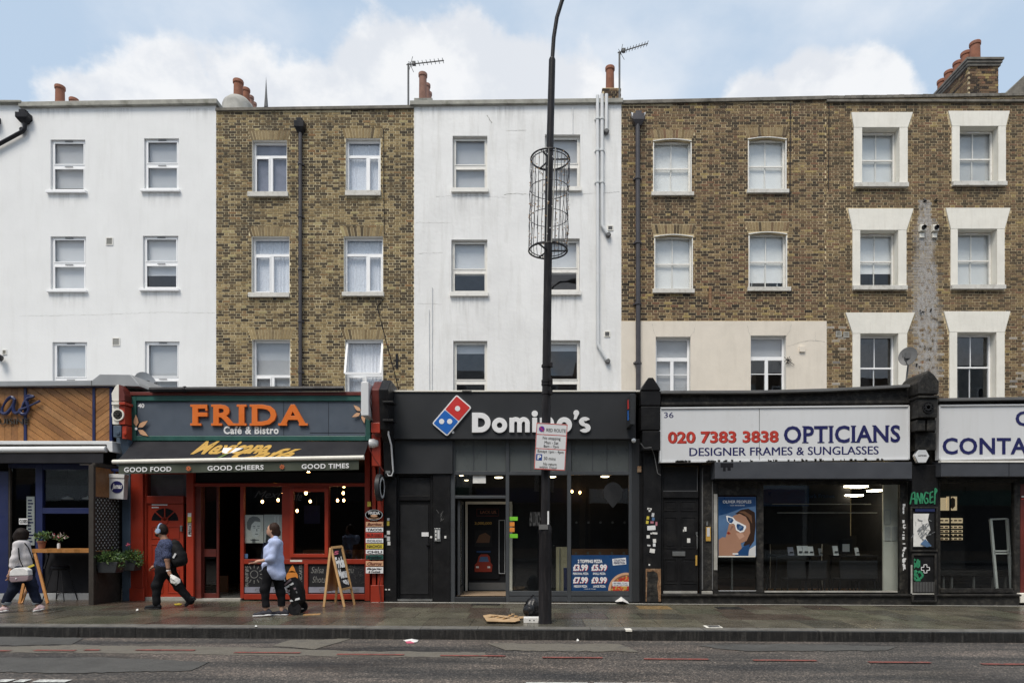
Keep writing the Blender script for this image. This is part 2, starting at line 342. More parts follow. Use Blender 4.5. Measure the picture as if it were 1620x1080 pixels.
def obj(name, mb, mats, parent=None, smooth=False, bevel=0, label=None, kind=None, cat=None, group=None):
    xs,ys,zs=zip(*mb.v); cen=((min(xs)+max(xs))/2,(min(ys)+max(ys))/2,min(zs))
    me=mesh_from(name,mb,mats,cen,smooth)
    o=bpy.data.objects.new(name,me); C.objects.link(o)
    pl=WLOC.get(parent.name,(0,0,0)) if parent else (0,0,0)
    if parent: o.parent=parent
    o.location=(cen[0]-pl[0],cen[1]-pl[1],cen[2]-pl[2]); WLOC[o.name]=cen
    if bevel:
        b=o.modifiers.new('soft edges','BEVEL'); b.width=bevel; b.segments=2; b.limit_method='ANGLE'
    if smooth:
        try: me.set_sharp_from_angle(angle=math.radians(40))
        except Exception: pass
    if label: o['label']=label
    if cat: o['category']=cat
    if kind: o['kind']=kind
    if group: o['group']=group
    return o
def thing(name, label, cat, loc, group=None):
    o=bpy.data.objects.new(name,None); C.objects.link(o); o.location=loc; WLOC[o.name]=tuple(loc)
    o.empty_display_size=.2; o['label']=label; o['category']=cat
    if group: o['group']=group
    return o
def share(name, me, loc, parent, rot=(0,0,0)):
    o=bpy.data.objects.new(name,me); C.objects.link(o)
    if parent: o.parent=parent
    pl=WLOC.get(parent.name,(0,0,0)) if parent else (0,0,0)
    o.location=(loc[0]-pl[0],loc[1]-pl[1],loc[2]-pl[2]); o.rotation_euler=rot; WLOC[o.name]=tuple(loc); return o
def text_mb(s, rect, Y, depth=.004, bold=0., shear=0., fn=None, serif=False, spacing=1.):
    """lettering fitted into a photo rectangle (p0,p1,q0,q1) at distance Y, extruded towards the viewer"""
    cu=bpy.data.curves.new('t','FONT'); cu.body=s; cu.size=1; cu.offset=bold; cu.shear=shear; cu.resolution_u=3; cu.space_character=spacing
    o=bpy.data.objects.new('t',cu); me=bpy.data.meshes.new_from_object(o)
    v=np.array([tuple(x.co) for x in me.vertices]); lo=v.min(0); hi=v.max(0)
    x0,x1=X(rect[0],Y),X(rect[1],Y); z1,z0=Z(rect[2],Y),Z(rect[3],Y)
    P=[((a[0]-lo[0])/(hi[0]-lo[0])*(x1-x0)+x0,(a[1]-lo[1])/(hi[1]-lo[1])*(z1-z0)+z0) for a in v]
    faces=[tuple(p.vertices) for p in me.polygons]
    cnt={}
    for f in faces:
        for i in range(len(f)): e=(f[i],f[(i+1)%len(f)]); cnt[e]=1
    n=len(P); mb=MB(); vs=[(x,Y-depth,z) for x,z in P]+[(x,Y,z) for x,z in P]
    fs=list(faces)
    for (a,b) in cnt:
        if (b,a) not in cnt: fs.append((a,n+a,n+b,b))
    mb.add(vs,fs)
    if fn: mb.v=[tuple(fn(Vector(p))) for p in mb.v]
    bpy.data.objects.remove(o); bpy.data.curves.remove(cu); bpy.data.meshes.remove(me)
    return mb
def letters(mb):
    """split a lettering mesh into its characters (islands overlapping in x belong together)"""
    par=list(range(len(mb.v)))
    def fd(a):
        while par[a]!=a: par[a]=par[par[a]]; a=par[a]
        return a
    for f in mb.f:
        for i in f[1:]: par[fd(i)]=fd(f[0])
    isl={}
    for i,f in enumerate(mb.f): isl.setdefault(fd(f[0]),[]).append(i)
    R=[]
    for k,fs in isl.items():
        xs=[mb.v[i][0] for f in fs for i in mb.f[f]]; R.append([min(xs),max(xs),fs])
    R.sort(key=lambda a:a[0]); out=[]
    for a in R:
        if out and a[0]<out[-1][1]-.35*min(a[1]-a[0],out[-1][1]-out[-1][0]): out[-1][1]=max(out[-1][1],a[1]); out[-1][2]+=a[2]
        else: out.append(a)
    res=[]
    for a in out:
        q=MB(); mp={}
        for f in a[2]:
            g=[]
            for i in mb.f[f]:
                if i not in mp: mp[i]=len(q.v); q.v.append(mb.v[i])
                g.append(mp[i])
            q.f.append(g); q.m.append(0); q.c.append((0,0,0))
        res.append(q)
    return res
# ================================================================ SETTING: road, kerb, pavement
def plane(mb, x0,x1,y0,y1,dz,nx=1):
    return mb.add([(x0,y0,gz(x0)+dz),(x1,y0,gz(x1)+dz),(x1,y1,gz(x1)+dz),(x0,y1,gz(x0)+dz)],[(0,1,2,3)])
def asphalt():
    m=bpy.data.materials.new('asphalt'); m.use_nodes=True; t=m.node_tree; n=t.nodes; l=t.links; b=n['Principled BSDF']
    geo=n.new('ShaderNodeNewGeometry'); pos=geo.outputs['Position']
    def nz(sc,det=3,ro=.5,vec=pos):
        q=n.new('ShaderNodeTexNoise'); q.inputs['Scale'].default_value=sc; q.inputs['Detail'].default_value=det; q.inputs['Roughness'].default_value=ro; l.new(vec,q.inputs['Vector']); return q.outputs[0]
    def ramp(v,pts):
        q=n.new('ShaderNodeValToRGB'); l.new(v,q.inputs[0]); e=q.color_ramp.elements
        while len(e)<len(pts): e.new(.5)
        for i,(p,c) in enumerate(pts): e[i].position=p; e[i].color=(*c,1)
        return q.outputs[0]
    st=n.new('ShaderNodeVectorMath'); st.operation='MULTIPLY'; l.new(pos,st.inputs[0]); st.inputs[1].default_value=(.35,2.6,1)
    big=ramp(nz(.8,6,.6,st.outputs[0]),[(.36,(.033,.033,.034)),(.5,(.072,.067,.062)),(.64,(.122,.107,.096))])
    vo=n.new('ShaderNodeTexVoronoi'); vo.inputs['Scale'].default_value=55; l.new(pos,vo.inputs['Vector'])
    sp=ramp(vo.outputs['Color'],[(.0,(.35,.35,.35)),(.5,(.85,.82,.8)),(.72,(1.3,1.22,1.15)),(.92,(3.0,2.75,2.5))])
    mx=n.new('ShaderNodeMix'); mx.data_type='RGBA'; mx.blend_type='MULTIPLY'; mx.inputs[0].default_value=1
    l.new(big,mx.inputs[6]); l.new(sp,mx.inputs[7]); l.new(mx.outputs[2],b.inputs['Base Color'])
    q=n.new('ShaderNodeMapRange'); l.new(nz(.5,4),q.inputs[0]); q.inputs[1].default_value=.35; q.inputs[2].default_value=.65; q.inputs[3].default_value=.42; q.inputs[4].default_value=.8
    l.new(q.outputs[0],b.inputs['Roughness'])
    bp=n.new('ShaderNodeBump'); bp.inputs['Strength'].default_value=.9; bp.inputs['Distance'].default_value=.006; l.new(vo.outputs['Distance'],bp.inputs['Height']); l.new(bp.outputs[0],b.inputs['Normal'])
    return m
M['asphalt']=asphalt()
simple('asphalt_patch',(.075,.073,.068),rough=.75,var=.2,fine=.5,fscale=120,bump=.6,bscale=120)
simple('asphalt_pale',(.15,.135,.11),rough=.85,var=.2,fine=.35,fscale=120,grime=.8,gcol=(.07,.065,.06),gscale=3,bump=.5,bscale=120)
simple('road_red',(.22,.065,.052),rough=.8,var=.3,scale=9,fine=.5,fscale=90,grime=1.,gcol=(.10,.085,.078),gscale=14)
simple('road_white',(.55,.55,.53),rough=.8,var=.2,scale=9,fine=.4,fscale=60,grime=.95,gcol=(.08,.08,.08),gscale=22)
simple('joint_dirt',(.085,.08,.07),rough=.9,var=.3)
M['slab']=mat('slab_stone',(.1,.1,.1),attr='brick_colour',rough=.26,var=.25,scale=1.6,fine=.15,fscale=30,grime=.5,gcol=(.07,.062,.050),gscale=1.1,bump=.35,bscale=45)
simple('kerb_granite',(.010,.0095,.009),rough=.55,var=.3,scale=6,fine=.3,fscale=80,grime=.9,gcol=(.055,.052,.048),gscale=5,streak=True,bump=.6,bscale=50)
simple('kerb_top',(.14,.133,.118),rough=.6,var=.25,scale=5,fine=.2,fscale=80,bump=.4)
RZ=-.165
mb=MB(); plane(mb,-400,400,-300,400,RZ-.006); obj('ground',mb,M['asphalt_patch'],kind='structure')
YK=10.35
mb=MB()
for i in range(-20,20): plane(mb,i*2,i*2+2,-4.6,YK,RZ)
obj('road',mb,M['asphalt'],kind='structure')
def road_y(py): return (EYE-RZ)*FPX/(py-CY)
# worn pale trench reinstatement and darker patches, with ragged ends
def patch(name,pts,m,dz):
    q=[]
    for i in range(len(pts)):
        a,b=pts[i],pts[(i+1)%len(pts)]; n=max(1,int(abs(b[0]-a[0])/14))
        for k in range(n): t=k/n; q.append((a[0]+(b[0]-a[0])*t+rng.uniform(-3,3),a[1]+(b[1]-a[1])*t+rng.uniform(-.9,.9)))
    pts=q
    mb=MB(); mb.add([(X(p,road_y(q)),road_y(q),gz(X(p,road_y(q)))+RZ+dz) for p,q in pts],[tuple(range(len(pts)))]); return obj(name,mb,m,kind='structure')
patch('repair_strip',[(-40,1029),(120,1024),(380,1026),(560,1031),(768,1032),(770,1040),(560,1040),(300,1037),(-40,1036)],M['asphalt_pale'],.004)
patch('repair_patch',[(430,1024),(460,1015),(555,1012),(520,1022),(500,1030)],M['asphalt_pale'],.008)
patch('repair_patch',[(1090,1019),(1260,1016),(1420,1019),(1400,1026),(1180,1028)],M['asphalt_patch'],.008)
patch('repair_patch',[(-60,1046),(160,1044),(330,1050),(300,1064),(90,1070),(-60,1066)],M['asphalt_patch'],.008)
patch('repair_patch',[(-60,1010),(130,1013),(110,1024),(-60,1027)],M['asphalt_patch'],.008)
patch('repair_patch',[(770,1018),(980,1018),(1010,1030),(800,1029)],M['asphalt_pale'],.008)
for a,b,q in ((-60,20,1034),(57,122,1033),(136,160,1032),(217,310,1031.5),(372,476,1034.5),(534,640,1036.5),(697,800,1037.5),(858,953,1039.5),(1018,1120,1041),(1190,1290,1042),(1372,1470,1044),(1550,1660,1046)):
    Y=road_y(q); mb=MB(); plane(mb,X(a,Y),X(b,Y),Y-.07,Y+.01,.013+RZ); obj('red_line_dash',mb,M['road_red'],kind='structure')
for a,b in ((0,22),(30,48),(60,112),(832,930),(940,985),(992,1072)):
    Y=road_y(1081); mb=MB(); plane(mb,X(a,Y),X(b,Y),Y-.1,Y+.03,.012+RZ); obj('white_line_dash',mb,M['road_white'],kind='structure')
# pavement bed and slabs
mb=MB()
for i in range(-14,14): mb.add([(i*1.5,YK+.02,gz(i*1.5)-.2),(i*1.5+1.5,YK+.02,gz(i*1.5+1.5)-.2),(i*1.5+1.5,14.6,gz(i*1.5+1.5)-.2),(i*1.5,14.6,gz(i*1.5)-.2),
    (i*1.5,YK+.02,gz(i*1.5)-.014),(i*1.5+1.5,YK+.02,gz(i*1.5+1.5)-.014),(i*1.5+1.5,14.6,gz(i*1.5+1.5)-.014),(i*1.5,14.6,gz(i*1.5)-.014)],[(0,1,5,4),(4,5,6,7)])
pav=obj('pavement',mb,M['joint_dirt'],kind='structure')
SLABCOL=[(.165,.155,.112),(.14,.138,.098),(.19,.175,.128),(.155,.138,.104),(.11,.103,.082),(.128,.100,.078),(.19,.172,.13),(.105,.082,.066)]
rows=[(YK+.335,11.62),(11.62,12.42),(12.42,13.12),(13.12,13.82),(13.82,14.5)]
smesh={}
for ri,(ya,yb) in enumerate(rows):
    x=-14.+rng.uniform(0,.6)
    while x<14.:
        wd=rng.choice((.62,.78,.78,.95)); d=yb-ya
        ci=rng.choice((0,0,1,1,2,3,3,4,5,6)) if x>-3 else rng.choice((0,1,3,3,4,4,5,7))
        if ri>=3 and rng.random()<.25: ci=rng.choice((4,5,7))
        key=(ri,wd,ci)
        if key not in smesh:
            s=MB(); s.box(-wd/2+.004,wd/2-.004,-d/2+.004,d/2-.004,-.05,0,0,tuple(v*.74 for v in SLABCOL[ci])); smesh[key]=mesh_from('paving_slab',s,M['slab'],(0,0,0))
        cx=x+wd/2
        o=share('paving_slab',smesh[key],(cx,(ya+yb)/2,gz(cx)+rng.uniform(-.0025,.0025)),pav,(0,math.atan(SL)+rng.uniform(-.002,.002),0)); x+=wd
sx=X(1035,13.3); s=MB(); s.box(-.33,.33,-.25,.25,-.05,0,0,(.30,.20,.09)); share('paving_slab',mesh_from('paving_slab',s,M['slab'],(0,0,0)),(sx,13.35,gz(sx)+.006),pav,(0,math.atan(SL),0))
# kerb
mb=MB(); mb.box(-15,15,YK+.3,YK+.33,-.3,-.10); kerb=obj('kerb',mb,M['joint_dirt'],kind='structure')
x=-13.5; k=0
kms=[]
for v in range(4):
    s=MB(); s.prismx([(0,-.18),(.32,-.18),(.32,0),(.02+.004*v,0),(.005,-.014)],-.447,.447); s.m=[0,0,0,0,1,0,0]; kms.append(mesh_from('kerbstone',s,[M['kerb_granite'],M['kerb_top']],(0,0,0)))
while x<13.5:
    share('kerbstone',kms[k%4],(x+.45,YK-.005+rng.uniform(0,.006),gz(x+.45)+.002),kerb,(0,math.atan(SL),0)); x+=.9; k+=1
# drain covers set in the slabs
def flat(name,px0,px1,q0,q1,m,h=.006,kind=None,parent=None,label=None,cat=None):
    Y0=EYE*FPX/(q1-CY); Y1=EYE*FPX/(q0-CY); xa,xb=X(px0,Y0),X(px1,Y0); mb=MB()
    mb.box(xa,xb,Y0,Y1,gz((xa+xb)/2)-.02,gz((xa+xb)/2)+h); return obj(name,mb,m,parent=parent,kind=kind,label=label,cat=cat)
flat('drain_cover',1118,1144,987.5,991,M['surround_cream'],.006,parent=pav); flat('drain_cover',1122,1141,988,990.6,M['steel'],.010,parent=pav)
flat('drain_cover',1138,1178,958,961.5,M['old_black'],.008,parent=pav); flat('drain_cover',745,790,955,957.5,M['old_black'],.008,parent=pav)
flat('drain_cover',990,1000,993,995.5,M['surround_cream'],.008,parent=pav)

# ================================================================ HOUSES: upper floors
def lin(px0,q0,px1,q1,Y=YU):
    a,b=X(px0,Y),X(px1,Y); za,zb=Z(q0,Y),Z(q1,Y)
    return lambda x: za+(zb-za)*(x-a)/(b-a)
def holed(x0,x1,zb,ztop,holes,y,rev,mi=0):
    """wall sheet with openings: front faces and the reveals of the openings"""
    xs=sorted({x0,x1,*[v for h in holes for v in h[:2]]}); xs=[v for v in xs if x0<=v<=x1]
    zt0=min(ztop(x0),ztop(x1))-.02
    zs=sorted({zb,zt0,*[v for h in holes for v in h[2:4]]}); zs=[v for v in zs if zb<=v<=zt0]
    f=MB(); r=MB()
    for i in range(len(xs)-1):
        for j in range(len(zs)-1):
            cx,cz=(xs[i]+xs[i+1])/2,(zs[j]+zs[j+1])/2
            if any(h[0]<cx<h[1] and h[2]<cz<h[3] for h in holes): continue
            f.add([(xs[i],y,zs[j]),(xs[i+1],y,zs[j]),(xs[i+1],y,zs[j+1]),(xs[i],y,zs[j+1])],[(0,1,2,3)])
        f.add([(xs[i],y,zt0),(xs[i+1],y,zt0),(xs[i+1],y,ztop(xs[i+1])),(xs[i],y,ztop(xs[i]))],[(0,1,2,3)])
    for a,b,c,d in holes:
        e=.0
        for q in (((a,y,c),(a,y+rev,c),(a,y+rev,d),(a,y,d)),((b,y,c),(b,y,d),(b,y+rev,d),(b,y+rev,c)),((a,y,d),(a,y+rev,d),(b,y+rev,d),(b,y,d)),((a,y,c),(b,y,c),(b,y+rev,c),(a,y+rev,c))): r.add(q,[(0,1,2,3)])
    # sides, back and roof so that no light leaks in
    zt=min(ztop(x0),ztop(x1))-.25
    s=MB(); s.box(x0+.004,x0+.2,y+.02,y+7,zb,zt); s.box(x1-.2,x1-.004,y+.02,y+7,zb,zt); s.box(x0+.21,x1-.21,y+6.8,y+7,zb,zt); s.box(x0+.01,x1-.01,y+.03,y+6.99,zt+.005,zt+.12)
    s.box(x0+.21,x1-.21,y+.4,y+6.7,zb-.12,zb-.01)
    return f,r,s
def wall(house,x0,x1,zb,ztop,holes,y,rev,m,mrev):
    f,r,s=holed(x0,x1,zb,ztop,holes,y,rev)
    o=obj('wall',f,m,house)
    for q in range(len(holes)):
        rr_=MB(); rr_.v=r.v[16*q:16*q+16]; rr_.f=[[i-16*q for i in ff] for ff in r.f[4*q:4*q+4]]; rr_.m=[0]*4; rr_.c=[(0,0,0)]*4; obj('reveal',rr_,mrev,house)
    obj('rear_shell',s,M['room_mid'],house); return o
BV={}
def brick_wall(house,x0,x1,zb,ztop,holes,excl,y,palette,arches=(),n_ind=300):
    CH,BH,ST,HD,J=.0745,.058,.211,.0985,.015
    stuff=MB(); ind=[]; row=0; z=zb
    zmax=max(ztop(x0),ztop(x1))
    while z<zmax-.03:
        zc=z+BH/2; x=x0-((row%2)*(ST+J+HD+J)/2)+rng.uniform(-.012,.012); k=0
        blk=[(a-.004,b+.004) for a,b,c,d in list(holes)+list(excl) if c-.01<zc<d+.0]
        for (cx,zs,hw,hh,fl) in arches:
            if zs<zc<zs+hh: e=fl*(zc-zs)/hh; blk.append((cx-hw-e,cx+hw+e))
        while x<x1:
            wd=ST if k%2==0 else HD; a,b=max(x,x0+.003),min(x+wd,x1-.003); k+=1; x+=wd+J
            segs=[(a,b)]
            for p,q in blk:
                ns=[]
                for s0,s1 in segs:
                    if q<=s0 or p>=s1: ns.append((s0,s1)); continue
                    if p-s0>.03: ns.append((s0,p-.004))
                    if s1-q>.03: ns.append((q+.004,s1))
                segs=ns
            for s0,s1 in segs:
                if s1-s0<.025: continue
                xm=(s0+s1)/2
                if z+BH>ztop(xm)-.01: continue
                col=mixc(palette(xm,zc),(.17,.125,.068),.16)
                full=abs((s1-s0)-ST)<.001
                if full and len(ind)<n_ind: ind.append((xm,z)); continue
                pr=rng.uniform(.004,.011); dz=rng.uniform(-.0015,.0015)
                stuff.box(s0,s1,y-pr,y,z+dz,z+BH+dz,0,col,back=False)
        z+=CH; row+=1
    for (cx,zs,hw,hh,fl) in arches:                       # gauged brick arches of upright bricks
        n=int(2*hw/.078)
        for i in range(n):
            u0=-1+2*i/n+.012; u1=-1+2*(i+1)/n-.012; c=mixc(palette(cx,zs),(.30,.225,.12),rng.choice((.2,.6,.9)))
            stuff.prism([(cx+u0*hw,zs+.006),(cx+u1*hw,zs+.006),(cx+u1*(hw+fl),zs+hh),(cx+u0*(hw+fl),zs+hh)],y-.009,y,0,c,back=False)
    obj('brickwork',stuff,M['stock_brick'],house,kind='stuff')
    vs=[]
    for i in range(26):
        s=MB(); xm,zz=ind[rng.randrange(len(ind))]; s.box(-ST/2,ST/2,-rng.uniform(.004,.011),0,0,BH,0,palette(xm,zz),back=False); vs.append(mesh_from('brick',s,M['stock_brick'],(0,0,0)))
    for xm,zz in ind: share('brick',rng.choice(vs),(xm,y,zz+rng.uniform(-.0015,.0015)),house)
def mixc(a,b,t): return tuple(a[i]*(1-t)+b[i]*t for i in range(3))
def nzf(x,z,s,o=0):
    from mathutils import noise as nn
    return nn.noise(Vector((x*s+o,z*s,o*3.1)))
def palette_yellow(x,z):
    n=nzf(x,z*1.8,.45,3)+.5*nzf(x,z,1.6,9)
    pd=.50-.55*n; r=rng.random()
    if r<pd*.70: c=mixc((.028,.021,.014),(.085,.058,.032),rng.random())
    elif r<pd+.16: c=mixc((.10,.07,.036),(.18,.125,.06),rng.random())
    else: c=mixc((.21,.145,.065),(.37,.28,.14),rng.random())
    if rng.random()<.05: c=mixc((.26,.14,.06),(.22,.15,.07),rng.random())
    if rng.random()<.03: c=(.40,.33,.16)
    return c
def palette_brown(x,z):
    n=nzf(x,z*1.5,.5,21)+.5*nzf(x,z,1.5,29)
    pd=.55-.5*n; r=rng.random()
    if z>Z(330,YU): pd+=.08
    if r<pd*.66: c=mixc((.022,.016,.012),(.075,.047,.028),rng.random())
    elif r<pd+.15: c=mixc((.13,.08,.045),(.18,.11,.06),rng.random())
    else: c=mixc((.17,.115,.055),(.29,.20,.10),rng.random())
    if rng.random()<.05+.12*max(0,nzf(x,z,.6,40)): c=mixc((.20,.10,.055),(.16,.085,.05),rng.random())
    if rng.random()<.03: c=(.34,.25,.10)
    return c
def palette_stained(x,z):
    c=palette_brown(x,z); c=mixc(c,(.24,.175,.085),.12)
    # lime run from the two boiler flues between the windows
    px=CX+x*FPX/YU; py=CY-(z-EYE)*FPX/YU
    if py>318:
        cx=1463+3*math.sin(py*.04); hw=9+min(1,(py-318)/160)*14+4*math.sin(py*.09)
        d=abs(px-cx)/hw
        if d<1.25:
            k=max(0,min(1,(1.3-d)*1.5))*(.55+.4*rng.random()); c=mixc(c,(.43,.415,.40),k*.75)
    return c
def R(p0,p1,q0,q1,Y=YU): return (X(p0,Y),X(p1,Y),Z(q1,Y),Z(q0,Y))
def window(house,rect,kind,y=YU,rec=.13,m='upvc',blind=None,bl=(0,1),split=.5,cur=None,gm='glass_up',sill=None,vents=True,open_top=False,mull=.5,sillm='sill_stone',label=None):
    x0,x1,z0,z1=R(*rect); yf=y+rec; w_=x1-x0; h_=z1-z0
    F=MB(); t=.05; d=.07
    x0+=.006; x1-=.006; z1-=.006
    F.box(x0,x0+t,yf,yf+d,z0,z1); F.box(x1-t,x1,yf,yf+d,z0,z1); F.box(x0+t,x1-t,yf,yf+d,z1-t,z1); F.box(x0+t,x1-t,yf,yf+d,z0,z0+t*1.2)
    panes=[]; zm=z1-(z1-z0)*split; bars=MB()
    if kind=='two':
        F.box(x0+t,x1-t,yf+.002,yf+d,zm-.045,zm+.045); panes=[(x0+t,x1-t,zm+.045,z1-t),(x0+t,x1-t,z0+t*1.2,zm-.045)]
        for a,b,c,dd in panes:                               # sash beads
            F.box(a,a+.028,yf-.012,yf-.001,c,dd); F.box(b-.028,b,yf-.012,yf-.001,c,dd); F.box(a+.03,b-.03,yf-.012,yf-.001,dd-.028,dd); F.box(a+.03,b-.03,yf-.012,yf-.001,c,c+.028)
    elif kind=='tee':
        xm=x0+(x1-x0)*mull; F.box(x0+t,x1-t,yf+.002,yf+d,zm-.035,zm+.035); F.box(xm-.04,xm+.04,yf+.004,yf+d,z0+t*1.2,zm-.035)
        panes=[(x0+t,x1-t,zm+.035,z1-t),(x0+t,xm-.04,z0+t*1.2,zm-.035),(xm+.04,x1-t,z0+t*1.2,zm-.035)]
        a,b,c,dd=panes[1 if mull<.55 else 2]
        F.box(a,a+.03,yf-.014,yf-.001,c,dd); F.box(b-.03,b,yf-.014,yf-.001,c,dd); F.box(a+.031,b-.031,yf-.014,yf-.001,dd-.03,dd); F.box(a+.031,b-.031,yf-.014,yf-.001,c,c+.03)
        if open_top: panes=panes[1:]
    elif kind=='sash':
        xm=(x0+x1)/2
        F.box(x0+t,x1-t,yf+.03,yf+d,zm-.022,zm+.022); F.box(xm-.012,xm+.012,yf+.032,yf+d-.002,zm+.022,z1-t); F.box(xm-.012,xm+.012,yf+.062,yf+d+.03,z0+t*1.2,zm-.022)
        panes=[(x0+t,xm-.012,zm+.022,z1-t),(xm+.012,x1-t,zm+.022,z1-t),(x0+t,xm-.012,z0+t*1.2,zm-.022),(xm+.012,x1-t,z0+t*1.2,zm-.022)]
    elif kind=='cottage':
        xm=(x0+x1)/2; F.box(x0+t,x1-t,yf+.002,yf+d,zm-.05,zm+.05); F.box(xm-.045,xm+.045,yf+.004,yf+d,z0+t*1.2,zm-.05)
        zq=zm-.05-(zm-z0)*.27; F.box(x0+t,xm-.045,yf+.02,yf+d-.01,zq-.012,zq+.012); F.box(xm+.045,x1-t,yf+.02,yf+d-.01,zq-.012,zq+.012)
        panes=[(x0+t,x1-t,zm+.05,z1-t),(x0+t,xm-.045,zq+.012,zm-.05),(xm+.045,x1-t,zq+.012,zm-.05),(x0+t,xm-.045,z0+t,zq-.012),(xm+.045,x1-t,z0+t,zq-.012)]
    wo=obj('window',F,M[m],house,bevel=.003)
    for a,b,c,dd in panes:
        g=MB(); g.box(a,b,yf+.03,yf+.036,c,dd); obj('pane',g,M[gm],wo)
    if open_top:
        g=MB(); a,b=x0+.03,x1-.03; zt=z1-.02; ln=zt-zm; o1=.22*ln
        fr=MB()
        def P(u,v): return (a+(b-a)*u, yf-.02-v*.24, zt-v*ln)
        for (u0,v0,u1,v1) in ((0,0,0,1),(1,0,1,1),(0,0,1,0),(0,1,1,1)): fr.bar(P(u0,v0),P(u1,v1),.055,.04)
        obj('open_light',fr,M[m],wo); g.add([P(0.03,.04),P(.97,.04),P(.97,.96),P(.03,.96)],[(0,1,2,3)]); obj('pane',g,M[gm],wo)
    if vents and kind in('two',):
        g=MB(); xc=(x0+x1)/2
        for zz in (z1-.028,zm-.012): g.box(xc-.11,xc+.11,yf-.026,yf-.014,zz-.011,zz+.011)
        obj('trickle_vent',g,M['print_grey'],wo)
    if kind=='sash':
        g=MB(); xc=(x0+x1)/2; g.box(xc-.17,xc+.17,yf-.014,yf-.001,z1-.04,z1-.018); obj('trickle_vent',g,M['upvc'],wo)
    if blind:
        g=MB(); g.box(x0+.02,x1-.02,yf+.11,yf+.125,z1-(z1-z0)*bl[1],z1-(z1-z0)*bl[0]); obj('blind',g,M[blind],wo)
    if cur:
        g=MB(); n=22
        for a,b in cur:
            xa,xb=x0+(x1-x0)*a,x0+(x1-x0)*b; vs=[]
            for i in range(n+1):
                u=i/n; yy=yf+.13+.018*math.sin(u*27*(b-a)*3)+.006*math.sin(u*61); vs+=[(xa+(xb-xa)*u,yy,z0+.02),(xa+(xb-xa)*(u if b-a>.6 else u*.93),yy,z1-.05)]
            g.add(vs,[(2*i,2*i+2,2*i+3,2*i+1) for i in range(n)])
        obj('curtain',g,M['net_curtain'],wo,smooth=True)
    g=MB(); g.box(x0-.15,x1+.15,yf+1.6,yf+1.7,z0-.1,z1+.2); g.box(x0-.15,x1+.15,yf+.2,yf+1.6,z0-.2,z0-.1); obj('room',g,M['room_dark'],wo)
    if sill:
        a,b,c,dd=R(*sill); g=MB(); g.box(a,b,y-.08,y+rec-.002,c,dd); obj('sill',g,M[sillm],wo,bevel=.006)
    return wo
ZB=4.2
def house(label,x,cat='house',**k): return thing('terraced_house',label,cat,(x,YU,gz(x)),**k)
# ---- white rendered house, far end of view
xa,xb=-18.6,X(342,YU); hB=house('smooth white rendered four-storey house above the timber-fronted restaurant',(xa+xb)/2)
topB=lin(33,172,342,167); 
wB=[(80,135,221,303),(228,283,219,301),(80,136,374,460),(226,282,373,458),(83,138,541,632),(229,284,540,642)]
extra=[(-170,-115,222,304),(-170,-115,376,461)]
wall(hB,xa,xb,ZB,topB,[R(*r) for r in wB],YU,.2,M['white_render'],M['white_render'])
window(hB,wB[0],'two',blind='blind_grey',bl=(0,.88),split=.5,rec=.06,sill=(75,138,302.5,306.5),sillm='upvc')
window(hB,wB[1],'two',blind='blind_grey',bl=(0,.97),split=.5,rec=.06,sill=(224,286,300.5,304.5),sillm='upvc')
window(hB,wB[2],'two',blind='blind_pale',bl=(0,.93),split=.5,rec=.06,sill=(76,139,459.5,463),sillm='upvc')
window(hB,wB[3],'two',blind='blind_pale',bl=(0,.70),split=.5,rec=.06,sill=(222,285,457.5,461),sillm='upvc')
window(hB,wB[4],'two',blind='blind_pale',bl=(0,.97),split=.64,rec=.06)
window(hB,wB[5],'two',blind='blind_grey',bl=(0,.97),split=.57,rec=.06)
g=MB(); xs=X(33,YU)
g.prism([(xs,topB(xs)),(xb+.06,topB(xb)),(xb+.06,topB(xb)+.13),(xs,topB(xs)+.13)],YU-.1,YU+.35)
g.prism([(xa,Z(166,YU)+.02),(xs-.002,Z(166,YU)),(xs+.08,Z(166,YU)),(xs+.08,Z(162.5,YU)),(xa,Z(162.5,YU)+.02)],YU-.12,YU+.34)
obj('coping',g,M['coping_stone'],hB,bevel=.01)
g=MB(); g.box(xa,xs,YU-.003,YU+.2,topB(xs)-.05,Z(166,YU)); obj('parapet',g,M['white_render'],hB)
def vent(house_,r,m='old_paint',y=YU,fan=False):
    a,b,c,d=R(*r,y); g=MB(); t=.02
    g.box(a,a+t,y-.02,y+.0,c,d);g.box(b-t,b,y-.02,y,c,d);g.box(a+t,b-t,y-.02,y,c,c+t);g.box(a+t,b-t,y-.02,y,d-t,d)
    o=obj('air_vent',g,M[m],house_); g=MB(); n=5
    for i in range(n): zz=c+t+(d-c-2*t)*(i+.5)/n; g.box(a+t,b-t,y-.014,y-.004,zz-.006,zz+.008)
    obj('slats',g,M['lead_grey' if fan else 'coping_stone'],o); return o
for r in ((168,179,376,388),(178,190,534.5,547),(4,11,553,561)): vent(hB,r,'old_paint')
def hopper(par,px,q0,q1,w_,m,y=YU):
    g=MB(); a=X(px-w_/2,y);b=X(px+w_/2,y);zt=Z(q0,y);zb=Z(q1,y);zm=zt-(zt-zb)*.55
    g.add([(a,y-.2,zt),(b,y-.2,zt),(b,y,zt),(a,y,zt),(a,y-.2,zm),(b,y-.2,zm),(b,y,zm),(a,y,zm)],[(0,1,5,4),(1,2,6,5),(3,0,4,7),(0,1,2,3)])
    c=(a+b)/2; h=(b-a)*.24
    g.add([(a,y-.2,zm),(b,y-.2,zm),(b,y,zm),(a,y,zm),(c-h,y-.14,zb),(c+h,y-.14,zb),(c+h,y-.02,zb),(c-h,y-.02,zb)],[(0,1,5,4),(1,2,6,5),(3,0,4,7),(4,5,6,7)])
    g.box(c-h*1.1,c+h*1.1,y-.17,y-.05,zt+.005,zt+.09)
    return obj('rain_hopper',g,M[m],par,bevel=.004)
